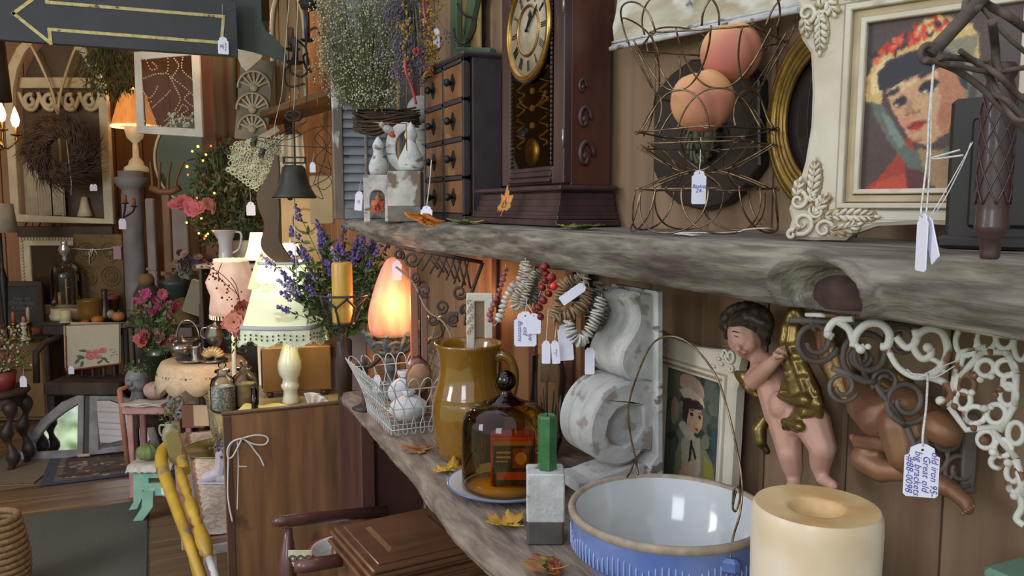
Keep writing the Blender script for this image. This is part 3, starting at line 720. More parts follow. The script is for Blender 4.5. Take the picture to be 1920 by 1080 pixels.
for r_,q in((.118,.006),(.110,.008),(.101,.005),(.094,.005),(.087,.004)):m.tube([(cos(a*pi/32)*r_,-.004-.08*(.118-r_),sin(a*pi/32)*r_*1.08)for a in range(64)],q,8,closed=True)
m.build('moulding',GOLD,t)
M(1,False).disc((0,.002,0),.095,40,'y').build('dark_glass',mat('dark_glass',(46,40,38),rough=.2),t)
m=M()
for a in range(9):m.tube(smooth_path([(.09*cos(a*2.1),-.004,.09*sin(a*2.1)),(.03*cos(a),-.012,.04*sin(a*1.7)),(.09*cos(a*2.1+2),-.004,.09*sin(a*2.1+2))],6),.0012,5)
m.build('wire',BLACKM,t)
# ================================================================ IVORY FRAME WITH THE LADY IN THE STRAW HAT
def portrait():
    t=thing('portrait_frame','ornate ivory gesso frame holding a painted lady in a flowered straw hat','picture',(.69,.735,S1+.001),rz=rad(-65),rx=-.02)
    Wd,Hd=.304,.305
    def edge():
        L=[]
        L+=[(.006,.002),(.0,.012),(.003,.024),(-.001,.036),(.004,.05),(.008,.058)]
        L+=[(.016,.09),(.021,.13),(.021,.17),(.017,.215)]
        L+=[(.006,.232),(.001,.245),(.004,.26),(-.001,.275),(.006,.294),(.018,.304),(.035,.302),(.05,.305),(.066,.298)]
        L+=[(.10,.290),(.15,.287)];R_s=[(Wd-x,z)for x,z in reversed(L[:-1])];L+=R_s
        L+=[(Wd-.03,-.002+.002),(Wd-.05,.002),(Wd-.066,.008),(.20,.018),(.15,.021),(.10,.018),(.074,.008),(.066,.001),(.05,.001),(.03,-.001+.001)]
        return L
    x0,x1,z0,z1=.078,.226,.058,.24
    hole=[(.056,.037),(.248,.037),(.248,.262),(.056,.262)]
    M(1,False).prism(edge(),-.004,.014,holes=(hole,),bev=.004).build('frame',IVORY,t)
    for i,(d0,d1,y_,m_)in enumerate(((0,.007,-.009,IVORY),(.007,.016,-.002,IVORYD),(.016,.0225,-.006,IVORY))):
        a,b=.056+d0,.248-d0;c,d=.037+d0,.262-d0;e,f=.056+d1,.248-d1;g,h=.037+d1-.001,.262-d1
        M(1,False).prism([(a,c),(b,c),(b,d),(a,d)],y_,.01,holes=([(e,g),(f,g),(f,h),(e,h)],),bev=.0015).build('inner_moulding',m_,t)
    # carved corners: scrolls and leaves
    def corner(cx,cz,sx,sz):
        m=M();s=M()
        def P(x,z):return(cx+sx*x,-.007,cz+sz*z)
        def scroll(x,z,R,a0,turns,w,sg=1):
            n=26;m.tube([P(x+(R*(1-.82*q/n))*cos(a0+sg*turns*2*pi*q/n),z+(R*(1-.82*q/n))*sin(a0+sg*turns*2*pi*q/n))for q in range(n+1)],[w*(1-.35*q/n)for q in range(n+1)],6)
        def lf(x,z,a,L,w):m.ball(P(x+cos(a)*L/2,z+sin(a)*L/2),(L/2,.003,w),8,rot=Matrix.Rotation(-(math.atan2(sz*sin(a),sx*cos(a))),3,'Y'))
        scroll(.018,.020,.014,-2,1.3,.0030);scroll(.012,.046,.011,1.2,1.2,.0027,-1);scroll(.043,.013,.011,.2,1.2,.0027,1)
        scroll(.034,.034,.0095,2.5,1.1,.0022);scroll(.030,.052,.007,0,1.1,.0018,-1);scroll(.006,.006,.006,1,1.0,.003)
        def spray(x,z,a,L,bend,w):
            px_,pz_=x,z;n=int(L/.0075);wsh=[]
            for i in range(n):
                a+=bend/n;nx_,nz_=px_+cos(a)*.0075,pz_+sin(a)*.0075;q=w*sin(pi*(i+.7)/(n+.4));s.ball((lambda g:(g[0],g[1]+.0028,g[2]))(P(px_+cos(a)*.004,pz_+sin(a)*.004)),(.006+q,.0014,.006+q),8)
                for s_ in(-1,1):lf(px_,pz_,a+s_*.62,.0075+q*1.3,q*.42+.0009)
                px_,pz_=nx_,nz_
            lf(px_,pz_,a,.008,.0022)
            m.tube([P(x,z),P((x+px_)/2,(z+pz_)/2),P(px_,pz_)],.0011,5)
        spray(.044,.028,.15,.056,-.25,.0042);spray(.050,.012,-.1,.030,.5,.0036);spray(.026,.044,1.35,.050,.25,.0042);spray(.010,.052,1.7,.022,-.4,.0032);spray(.030,.030,.8,.026,.3,.004)
        for x,z in((.034,.034),(.03,.052),(.058,.030),(.074,.026),(.034,.072)):m.ball(P(x,z),(.003,.0035,.003),7)
        m.build('corner_carving',IVORY,t)
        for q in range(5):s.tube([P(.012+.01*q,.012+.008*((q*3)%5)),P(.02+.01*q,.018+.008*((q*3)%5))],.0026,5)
        s.build('carving_brown_wash',IVORYD,t)  # brown wash outlining the carved sprays
    for a in((0,0,1,1),(Wd,0,-1,1),(0,Hd,1,-1),(Wd,Hd,-1,-1)):corner(*a)
    def u(x,y):return((x-1605)/282*1.0,(y-52)/306)
    def P(pts,c):return('p',[u(*p)for p in pts],c)
    def E(x,y,rx,ry,rot,c):a=u(x,y);return('e',a[0],a[1],rx/282,ry/306,rot,c)
    sh=[P([(1600,365),(1640,338),(1668,305),(1683,268),(1700,262),(1712,300),(1760,330),(1800,365)],(150,44,26)),
          P([(1615,365),(1650,340),(1690,330),(1720,365)],(176,60,36)),P([(1690,300),(1715,298),(1735,340),(1760,365),(1700,365)],(84,34,34)),
          P([(1612,180),(1640,200),(1668,240),(1700,285),(1745,300),(1800,265),(1815,190),(1850,160),(1850,230),(1820,300),(1770,340),(1700,320),(1660,275),(1625,220)],(88,94,84)),
          P([(1712,285),(1760,290),(1790,330),(1770,365),(1740,350)],(150,116,80)),
          P([(1606,195),(1606,150),(1622,122),(1650,108),(1700,100),(1700,70),(1712,58),(1745,55),(1790,72),(1812,96),(1816,150),(1800,130),(1760,112),(1690,118),(1650,140),(1640,170),(1640,200)],(196,162,104)),
          P([(1618,185),(1614,150),(1632,128),(1655,116),(1640,145),(1636,180)],(214,184,132)),
          P([(1740,100),(1812,96),(1805,150),(1795,240),(1782,260),(1780,160),(1750,118)],(126,118,92)),
          P([(1645,180),(1660,150),(1740,130),(1780,150),(1793,190),(1786,232),(1765,262),(1738,278),(1716,279),(1696,266),(1678,238),(1660,212)],(186,142,104)),
          P([(1740,145),(1780,150),(1793,190),(1786,232),(1760,264),(1745,240),(1752,200)],(166,110,78)),
          P([(1634,176),(1628,146),(1648,124),(1690,112),(1745,112),(1790,138),(1800,190),(1788,180),(1778,160),(1752,138),(1722,148),(1680,162),(1655,176)],(36,32,44)),E(1690,238,12,10,0,(190,124,96)),E(1762,226,14,18,0,(160,98,72)),
          P([(1655,176),(1668,168),(1690,164),(1710,160),(1700,172),(1672,184)],(204,168,126)),P([(1745,160),(1720,165),(1712,152),(1738,143)],(206,166,118)),
          E(1676,200,14,9,-.35,(34,28,34)),E(1728,176,18,11,-.3,(34,28,34)),E(1670,206,4,2.5,0,(206,190,160)),E(1722,185,5,2.5,0,(206,190,160)),
          ('s',*u(1650,186),*u(1670,178),.014,(44,34,40)),('s',*u(1712,158),*u(1742,143),.016,(44,34,40)),
          E(1694,213,8,14,.2,(160,116,88)),E(1700,222,7,4,0,(146,96,76)),E(1691,225,3,2,0,(100,56,46)),E(1711,219,3,2,0,(100,56,46)),
          P([(1690,247),(1703,239),(1712,236),(1727,236),(1722,246),(1712,253),(1700,253)],(166,34,30)),('s',*u(1692,247),*u(1726,238),.006,(96,20,24)),E(1712,272,10,3,0,(140,92,66)),
          P([(1640,215),(1656,225),(1690,275),(1680,285),(1655,250)],(112,122,112))]
    rr=random.Random(3)
    for i in range(46):
        x=rr.uniform(1618,1755);y=112-(x-1618)*.36+rr.uniform(-12,14);sh.append(E(x,y,rr.uniform(4,10),rr.uniform(3,8),rr.uniform(0,3),rr.choice([(196,52,26),(206,72,40),(170,38,24),(214,100,70),(56,34,34)])))
    for i in range(10):sh.append(E(rr.uniform(1700,1800),rr.uniform(58,92),8,4,rr.uniform(0,3),(206,178,120)))
    def base(u_,v_):
        a=.5+.5*noise.noise(V((u_*4,v_*4,2)));b=min(1,max(0,(v_-.1)*1.3));return tuple(lerp(p,q,a*.5)for p,q in zip((66-b*4,58-b*10,58-b*14),(96,56,50)))
    painting('canvas',x1-x0,z1-z0,230,sh,base,t,y=.002,x0=x0,z0=z0,warp=.010,jit=.2,noise_s=26,soft=5,sj=.011)
portrait()
# ================================================================ CARVED POST, BLACK BOX, TWISTED VINES (near right)
p=V((.578,.405,S1+.0));k=mpp(p);t=thing('carved_post','dark turned furniture leg with diamond lattice carving standing near the right edge','post',p)
M(k).lathe([(0,2),(14,2),(17,6),(17.5,14),(18,40),(20,41),(20,44),(25,50),(29,60),(29,66),(27,70),(27,100),(28,130),(29,200),(29,262),(28,300),(26,318),(22,330),(27,340),(28,352),(24,360),(0,361)],28).build('turned_body',CLOCKD,t)
m=M(k)
for s_ in(-1,1):
    for j in range(8):
        m.tube([(29.2*cos(s_*q*.12+j*pi/4),29.2*sin(s_*q*.12+j*pi/4),104+q*8.4)for q in range(24)],1.7,5)
m.build('lattice_carving',CLOCKD,t)
t=thing('black_box','black lacquered box with moulded front behind the carved post','box',(.735,.42,S1+.001),rz=rad(-68))
M(1,False).box((0.03,.03,.07),(.30,.06,.14),bev=.004).box((.03,-.002,.07),(.26,.006,.10),bev=.003).box((.03,.028,.006),(.31,.066,.012),bev=.003).build('box_body',BLACKBOX,t)
t=thing('gold_picture_frame','narrow gold framed dark picture leaning behind the black box','picture',(.815,.42,S1+.15),rz=rad(-78),rx=-.05)
M(1,False).prism([(-.10,-.14),(.12,-.14),(.12,.2),(-.10,.2)],-.004,.01,holes=([(-.08,-.12),(.10,-.12),(.10,.18),(-.08,.18)],),bev=.003).build('moulding',GOLD,t)
M(1,False).prism([(-.085,-.125),(.105,-.125),(.105,.185),(-.085,.185)],.002,.008).build('picture_glass',mat('dark_glossy_glass',(52,46,46),rough=.06),t)
D=.52;org=at(1760,100,D=D);t=thing('vine_wreath','twisted grey vines and a thick hollow stick hanging in at the top right corner','wreath',org)
def A(px,py,d=0):return at(px,py,D=D+d)-org
M().tube([A(1742,104),A(1790,52),A(1835,4),A(1870,-36)],[.0046,.0044,.0046,.005],10).build('stick',WICK,t)
M().tube([A(1742+17*cos(a*.5),101+17*sin(a*.5),-.002)for a in range(13)],.0022,6,closed=True).build('loop',WICK,t)
for pts in([(1735,112),(1790,130),(1840,165),(1880,205),(1930,250)],[(1760,108),(1820,112),(1870,140),(1905,175),(1940,200)],[(1800,95),(1850,135),(1870,170),(1900,220),(1930,226)],
            [(1815,-10),(1860,14),(1890,30),(1935,62)],[(1830,0),(1880,60),(1925,100)],[(1860,40),(1866,90),(1868,118),(1880,150)],[(1850,110),(1858,150),(1864,175),(1890,190),(1930,235)],[(1780,120),(1860,136),(1900,130),(1940,124)],[(1818,-8),(1836,12),(1812,20),(1812,2)]):
    M().tube(smooth_path([A(x,y,random.uniform(-.01,.012))for x,y in pts],7),random.uniform(.0016,.0028),6).build('vine',WICK,t)
TG='white price tag seen edge-on at the end of a long doubled string'
hk=at(1751,118,D=.515)
price_tag(at(1731,404,D=.515),.015,.036,'lower of two price tags seen edge-on in front of the portrait',rz=rad(62),strings=([hk,at(1742,220,D=.515),at(1738,300,D=.515),at(1727,395,D=.515),at(1731,404,D=.515)],[hk,at(1746,200,D=.515),at(1744,292,D=.515),at(1737,396,D=.515),at(1731,404,D=.515)],[at(1744,292,D=.515),at(1752,298,D=.515),at(1806,291,D=.51)],[at(1745,296,D=.515),at(1754,294,D=.515),at(1800,281,D=.51)]),r=.0007)
price_tag(at(1739,412,D=.517),.012,.030,'slanting price tag seen edge-on beside the lower one',rz=rad(60),ry=.55,strings=([at(1739,412,D=.517),at(1760,380,D=.517),at(1800,310,D=.517),at(1824,266,D=.517)],[at(1739,412,D=.517),at(1765,384,D=.517),at(1806,305,D=.517),at(1820,268,D=.517)]),r=.00035)
# ================================================================ LOWER SHELF: near to far
WAX=mat('mottled_cream_wax',(228,216,198),(208,182,146),rough=.38,scale=11,contrast=(.3,.7),sss=.25,detail=3,coat=.1)
t=thing('pillar_candle','large mottled cream pillar candle with hollowed top, nearest on the lower shelf','candle',(.578,.566,S2+.002))
M().lathe([(0,0),(.058,0),(.060,.004),(.0595,.10),(.0605,.19),(.0600,.203),(.0575,.2085)],64,wob=lambda a,z:1+.012*sin(a*2+z*20)).build('wax_body',WAX,t)
M().lathe([(.0575,.2085),(.050,.2080),(.040,.2068),(.030,.2066),(.0262,.2060),(.0240,.2035),(.0225,.196),(.020,.1925),(.010,.1915),(0,.191)],64,wob=lambda a,z:1+.012*sin(a*2+z*20)).build('hollow_top',mat('browned_wax',(196,158,104),(222,196,152),rough=.4,scale=16,sss=.2),t)
M().tube([(0,0,.190),(.001,0,.195)],.0012,6).build('wick',BLACKM,t)
# ---- blue and white stoneware bowl with wire bail
BLUE=mat('blue_stoneware_glaze',(84,106,168),(116,136,186),rough=.16,scale=7,coat=.5,c3=(150,160,196),s3=30,t3=(.66,.72),st3=(1,1,.25))
BWHITE=mat('bowl_white_glaze',(192,195,194),(178,184,184),rough=.12,scale=8,coat=.6)
UNGL=mat('tan_unglazed_rim',(160,146,128),(136,122,106),rough=.6,scale=60)
def bowl():
    t=thing('mixing_bowl','blue and white stoneware mixing bowl with ribbed band and wire bail handle','bowl',(.572,.80,S2+.001))
    M().lathe([(0,.004),(.056,.004),(.058,0),(.064,0),(.066,.006),(.078,.022),(.094,.042),(.104,.060),(.1085,.072)],72).build('blue_lower_body',BLUE,t)
    M().lathe([(.1085,.072),(.1165,.074),(.1195,.078),(.1205,.088),(.1215,.104),(.1225,.117)],72).build('blue_band',BLUE,t)
    M().lathe([(.1225,.117),(.1245,.119),(.125,.123),(.1235,.1265),(.120,.1275),(.1165,.126),(.1155,.123)],72).build('rim',UNGL,t)
    M().lathe([(.1155,.123),(.113,.112),(.108,.09),(.10,.07),(.084,.045),(.060,.026),(.03,.017),(0,.015)],72).build('inside',BWHITE,t)
    m=M()
    for i in range(104):
        a=i*2*pi/104;h=.012+.011*abs(sin(i*2*pi/104*6.5))
        m.tube([(cos(a)*.1195,sin(a)*.1195,.077),(cos(a)*.1212,sin(a)*.1212,.080),(cos(a)*.1216,sin(a)*.1216,.079+h*.9),(cos(a)*.1206,sin(a)*.1206,.081+h)],[.0010,.0013,.0011,.0004],5)
    m.build('ribbed_relief',mat('pale_blue_relief',(140,156,204),rough=.2,coat=.4),t)
    o=t.location
    def L(px,py,D):return at(px,py,D=D)-o
    pts=[(1193,862,1.10),(1183,820,1.10),(1179,760,1.09),(1200,690,1.07),(1226,642,1.05),(1262,631,1.02),(1300,650,1.0),(1340,700,.97),(1362,760,.95),(1379,830,.93),(1391,900,.91),(1388,960,.90),(1374,1010,.89),(1367,1068,.885)]
    M().tube(smooth_path([L(*p)for p in pts],8),.0013,7).build('wire_bail',BRONZE,t)
    M().tube(smooth_path([L(1380,920,.905),(L(1374,950,.905)),L(1380,958,.905),L(1388,930,.905),L(1384,912,.905),L(1376,918,.905),L(1374,945,.905)],5),.0013,6).build('bail_hook',BRONZE,t)
    M().tube(smooth_path([L(1188,868,1.10),L(1182,884,1.09),L(1176,894,1.08)],4),.0016,6).tube([L(1192,862,1.1),L(1196,890,1.08)],.0016,6).build('bail_ear',BRONZE,t)
    M(k=1).box((-.0,-.0,0),(.001,.001,.001)).v.clear()
    e=L(1368,1066,.885);M().box((e.x,e.y,e.z+.003),(.022,.012,.018),r=(0,0,-.9),bev=.004).build('handle_lug',BLUE,t)
bowl()
# ---- corbel with two volutes
def corbel():
    Y0=1.06;o=at(1180,560,Y=Y0);o.z=S2+.0;t=thing('carved_corbel','large chippy white wooden corbel with two scrolls behind the bowl','corbel',o)
    def pr(pts):return[((lambda q:(q.x-o.x,q.z-o.z))(at(px,py,Y=Y0)))for px,py in pts]
    up=smooth_path([(*p,0)for p in pr([(1186,560),(1196,580),(1197,606),(1184,632),(1170,655),(1164,682),(1172,704),(1190,716),(1212,716)])],4)
    upl=[(p.x,p.y)for p in up]+pr([(1230,718),(1230,552),(1200,548)])
    lo=smooth_path([(*p,0)for p in pr([(1212,716),(1180,716),(1145,732),(1118,766),(1106,806),(1110,842),(1128,866),(1158,874),(1186,866),(1206,846)])],4)
    lol=[(p.x,p.y)for p in lo]+pr([(1222,846),(1230,800),(1230,718)])
    hole=[p for p in pr([(1205,762),(1184,758),(1160,768),(1144,790),(1140,816),(1150,836),(1170,838),(1190,826),(1206,800)])]
    for nm,out,h in(('upper_scroll',upl,None),('lower_scroll',lol,hole)):
        m=M(1,False)
        for a,b,s_ in((0,.030,1),(.034,.066,1.0),(.070,.10,1)):m.prism(out,a,b,holes=(h,)if h else(),bev=.004)
        cx=sum(p[0]for p in out)/len(out);cz=sum(p[1]for p in out)/len(out)
        m.prism([(lerp(cx,p[0],.94),lerp(cz,p[1],.94))for p in out],.026,.098)
        m.build(nm,WHITEC,t)
    b=pr([(1224,545),(1236,545),(1236,1008),(1210,1008),(1210,870),(1224,850)])
    M(1,False).prism(b,-.012,.125,bev=.003).build('back_plate',WHITEC2,t)
    f=pr([(1222,868),(1180,876),(1140,890),(1110,902),(1085,905),(1085,925),(1120,930),(1170,925),(1222,905)])
    M(1,False).prism(f,.004,.07,bev=.004).build('foot_scroll',WHITEC,t)
    M(1,False).prism(pr([(1222,900),(1150,926),(1150,1008),(1222,1008)]),.004,.09,bev=.003).build('lower_post',WHITEC,t)
    bx_=thing('square_block','whitewashed square wooden block with bare grey foot at the front of the lower shelf','block',(.520,1.04,S2+.001),rz=-.42)
    M(1,False).box((0,0,.071),(.056,.05,.074),bev=.002).build('painted_part',WHITEC2,bx_)
    M(1,False).box((0,0,.017),(.0545,.0485,.036),bev=.003).build('bare_foot',mat('dark_grey_block_foot',(92,88,84),(70,66,62),rough=.8,scale=16,bump=.4),bx_)
    g=thing('green_candle','green six-sided candle standing on the whitewashed block','candle',(.523,1.04,S2+.1095),rz=.3)
    GR=mat('green_wax',(62,112,68),(48,92,56),rough=.35,scale=30,contrast=(.3,.7),bump=.2,c3=(120,150,112),s3=40,t3=(.66,.7),coat=.2)
    o6=[(cos(a*pi/3)*.0148,sin(a*pi/3)*.0148)for a in range(6)]
    vs=[];
    for z,s_ in((0,1),(.078,1),(.0815,.9),(.080,.6)):vs+=[V((x*s_,y*s_,z))for x,y in o6]
    fs=[(l*6+i,l*6+(i+1)%6,l*6+6+(i+1)%6,l*6+6+i)for l in range(3)for i in range(6)]+[tuple(range(18,24))]
    M(1,False).add(vs,fs).build('wax_body',GR,g);M().tube([(0,0,.08),(.001,0,.084)],.0008,5).build('wick',BLACKM,g)
corbel()
g=at(1964,1090,Z=1.19);t=thing('mint_tin','pale mint green tin just showing in the bottom right corner','tin',(g.x,g.y,S2+.001),rz=WALL)
M(1,False).box((0,0,.065),(.09,.06,.13),bev=.005).build('tin_body',mat('mint_tin_paint',(120,158,134),rough=.5),t);M(1,False).box((0,0,.135),(.092,.062,.012),bev=.004).build('lid',mat('mint_tin_paint',(0,0,0)),t)
# ---- amber glass dome on an enamel plate
def dome():
    p=(.553,1.262,S2+.001);t=thing('enamel_plate','white enamel plate with blue rim under the amber glass dome','plate',p)
    M().lathe([(0,.003),(.062,.003),(.075,.006),(.095,.013),(.1015,.0145)],56).build('plate_body',mat('white_enamel',(210,210,206),rough=.2,coat=.4),t)
    M().lathe([(.1015,.0145),(.1045,.0155),(.1050,.0135),(.1035,.0115),(.097,.011),(.078,.003),(.06,.0),(0,0)],56).build('blue_rim',mat('blue_enamel',(92,108,158),(70,84,132),rough=.25,scale=30,coat=.4),t)
    d=thing('glass_dome','amber glass cloche with ball knob over a red tin on the plate','dome',(p[0],p[1],p[2]+.0085))
    AMB=glassmat('amber_glass',(216,184,110),.03,1.5);AMB2=glassmat('amber_glass_knob',(120,66,28),.03,1.6)
    M().lathe([(.076,0),(.0785,.002),(.078,.01),(.0775,.10),(.0755,.118),(.068,.132),(.055,.141),(.035,.147),(.018,.149)],56).build('cloche',AMB,d)
    M().lathe([(.034,.147),(.032,.150),(.026,.152),(.022,.155),(.014,.160),(.010,.165),(.010,.170)],32).ball((0,0,.186),.0185,24).build('knob',AMB2,d)
    b=thing('tin_box','red and black tin box lying under the amber dome','box',(p[0]+.012,p[1]-.004,p[2]+.0085),rz=-.42)
    M(1,False).box((0,0,.046),(.078,.05,.088),bev=.002).build('tin_body',mat('red_tin',(176,62,34),(150,48,28),rough=.35,scale=30),b)
    m=painting('printed_front',.07,.080,60,[('p',[(0,0),(1,0),(1,.1),(0,.1)],(150,120,50)),('p',[(.5,.15),(.9,.15),(.9,.6),(.5,.6)],(120,60,34)),('p',[(.1,.68),(.9,.68),(.9,.86),(.1,.86)],(168,78,34)),('s',.1,.25,.42,.25,.02,(170,140,70)),('s',.1,.35,.42,.35,.02,(170,140,70)),('s',.1,.45,.36,.45,.02,(170,140,70)),('e',.7,.38,.14,.14,0,(180,140,80))],(46,44,34),b,y=-.0258,z0=.004)
    M().lathe([(0,0),(.073,0),(.0735,.0008),(0,.001)],40).build('ochre_paper',mat('ochre_paper',(206,184,76),rough=.6),thing('paper_disc','round ochre paper liner lying on the enamel plate under the dome','paper',(p[0],p[1],p[2]+.0072)))
dome()
# ---- mustard stoneware jug
def jug():
    t=thing('stoneware_jug','glossy mustard brown stoneware jug with handle on the lower shelf','jug',(.560,1.46,S2+.001),rz=CAM);k=.00104
    GL=mat('mustard_glaze',(136,96,30),(106,74,22),rough=.1,scale=6,contrast=(.3,.7),bump=.12,bscale=14,coat=.8,spec=.6)
    prof=[(0,0),(53,0),(58,4),(62,20),(68,50),(71,75),(71,95),(69,112),(67,118),(67.5,121),(66,124),(61,140),(57,158),(56,172),(57,190),(60,205),(63,214),(65,219),(64,222),(61,221),(58,212),(54,190),(53,170),(60,130),(66,90),(50,20),(0,12)]
    def wob(a,z):
        s_=max(0,(z-175)/45);d=math.atan2(sin(a-2.6),cos(a-2.6));return 1+.13*s_*math.exp(-(d/.38)**2)
    M(k).lathe(prof,72,wob=wob).build('jug_body',GL,t)
    m=M(k);pts=smooth_path([(52,-16,198),(66,-20,201),(80,-22,190),(87,-22,165),(84,-21,135),(76,-20,112),(66,-18,96),(62,-16,88)],6)
    m.tube(pts,[lerp(12,8.5,min(1,i/14))if i<26 else lerp(8.5,11,(i-26)/(len(pts)-26))for i in range(len(pts))],12);m.ball((52,-16,199),(13,13,11),14)
    m.build('handle',GL,t)
jug()
# ---- white wire basket with soaps and cloth bags
def wbasket():
    WW=mat('white_painted_wire',(196,200,200),(170,174,174),rough=.45,scale=40)
    t=thing('wire_basket','white wire basket with looped rim holding cloth bags on the lower shelf','basket',(.455,1.65,S2+.004))
    w,d,h=.135,.225,.108
    def pt(s_,z):                  # s_ around the perimeter 0..4, flaring with height
        fl=.032*(z/h)**1.6;i=int(s_)%4;q=s_-int(s_)
        c=[(-fl,-fl),(w+fl,-fl),(w+fl,d+fl),(-fl,d+fl)];a=c[i];b=c[(i+1)%4]
        return(lerp(a[0],b[0],q),lerp(a[1],b[1],q),z)
    for z in(.012,.060,.106):M().tube([pt(i/4,z)for i in range(16)],.0014,6,closed=True).build('ring_wire',WW,t)
    n={0:7,1:11,2:7,3:11}
    for side in range(4):
        for i in range(n[side]):
            q=(i+.5)/n[side];wq=.72/n[side];pts=[]
            for j in range(15):
                u=j/14;sx_=cos(u*pi)
                z=.010+(.112)*1;a=q-wq*sx_*1.0
                pts.append((a,.0))
            P_=[]
            # one wire: up from a lower loop, over a rounded top, crossing its neighbours
            L_=[(q-wq*.16,-.004),(q-wq*.34,.004),(q-wq*.30,.018),(q+wq*.10,.048),(q-wq*.62,.084),(q-wq*.60,.108),(q-wq*.34,.122),(q,.127),(q+wq*.34,.122),(q+wq*.60,.108),(q+wq*.62,.084),(q-wq*.10,.048),(q+wq*.30,.018),(q+wq*.34,.004),(q+wq*.16,-.004),(q-wq*.16,-.004)]
            for a,z in L_:P_.append(pt(side+max(0,min(.9999,a)),z+.004))
            M().tube(smooth_path(P_,3),.0011,5).build('looped_wire',WW,t)
    for i in range(1,6):M().tube([(0,d*i/6,.012),(w,d*i/6,.012)],.001,5).build('floor_wire',WW,t)
    CL=mat('white_muslin',(214,214,216),(188,188,192),rough=.9,scale=20,bump=.5)
    def bag(x,y,z,r,lab,s_):
        g=thing('cloth_bag',lab,'bag',V((.455+x,1.66+y,S2+.004+z)),rz=s_)
        M().ball((0,0,0),r,20,f=lambda q:1+.10*noise.noise(q*3+V((s_,0,0)))+.05*noise.noise(q*8)).build('filled_bag',CL,g)
        M().lathe([(.008,r[2]*.8),(.006,r[2]*1.0),(.016,r[2]*1.35),(.013,r[2]*1.5)],12,wob=lambda a,z:1+.2*sin(5*a)).build('gathered_neck',CL,g)
        M().lathe([(.0075,r[2]*.98),(.0085,r[2]*1.0),(.0075,r[2]*1.03)],10).build('twine_tie',TWIG,g)
    bag(.055,.05,.042,(.045,.038,.028),'lower white cloth bag tied with twine at the front of the white wire basket',.3)
    bag(.07,.135,.060,(.036,.04,.034),'upper white cloth bag tied with twine at the back of the white wire basket',1.9)
    for i,(x,y,c,lab,rr_)in enumerate(((.095,.10,(196,158,116),'tan soap in crinkled clear wrap standing in the wire basket',.25),(.112,.16,(170,132,118),'pinkish brown soap in clear wrap at the back corner of the wire basket',-.2))):
        s_=thing('wrapped_soap',lab,'soap',V((.455+x,1.66+y,S2+.10)),rz=CAM+rr_*0,ry=rr_)
        M().ball((0,0,0),(.028,.012,.036),14,f=lambda q:1+.08*noise.noise(q*4)).build('soap_bar',mat('soap_%d'%i,c,rough=.5),s_)
        M(1,False).ball((0,-.001,.002),(.032,.016,.041),12,f=lambda q:1+.16*noise.noise(q*5+V((i,0,0)))).build('clear_wrap',glassmat('clear_wrap_%d'%i,(235,232,230),.12,1.5),s_)
    price_tag(at(708,704,D=1.82),.016,.04,'pale lilac price tag leaning inside the white wire basket',rz=CAM,ry=.15)
wbasket()
leaf(at(790,843,Z=S2+.003),.042,'redgreen','green and red maple leaf flat between wire basket and jug',rz=1.1,curl=.18,seed=21)
leaf(at(845,885,Z=S2+.004),.047,'yellow','yellow maple leaf beside the jug touching the enamel plate',rz=-.5,curl=.4,seed=14)
leaf(at(955,985,Z=S2+.004),.042,'yellow','yellow-brown maple leaf in front of the whitewashed block',rz=.5,curl=.5,seed=17)
leaf(at(1035,1068,Z=S2+.006),.042,'redgreen','red and green maple leaf at the foot of the mixing bowl',rz=1.2,curl=.5,seed=19)
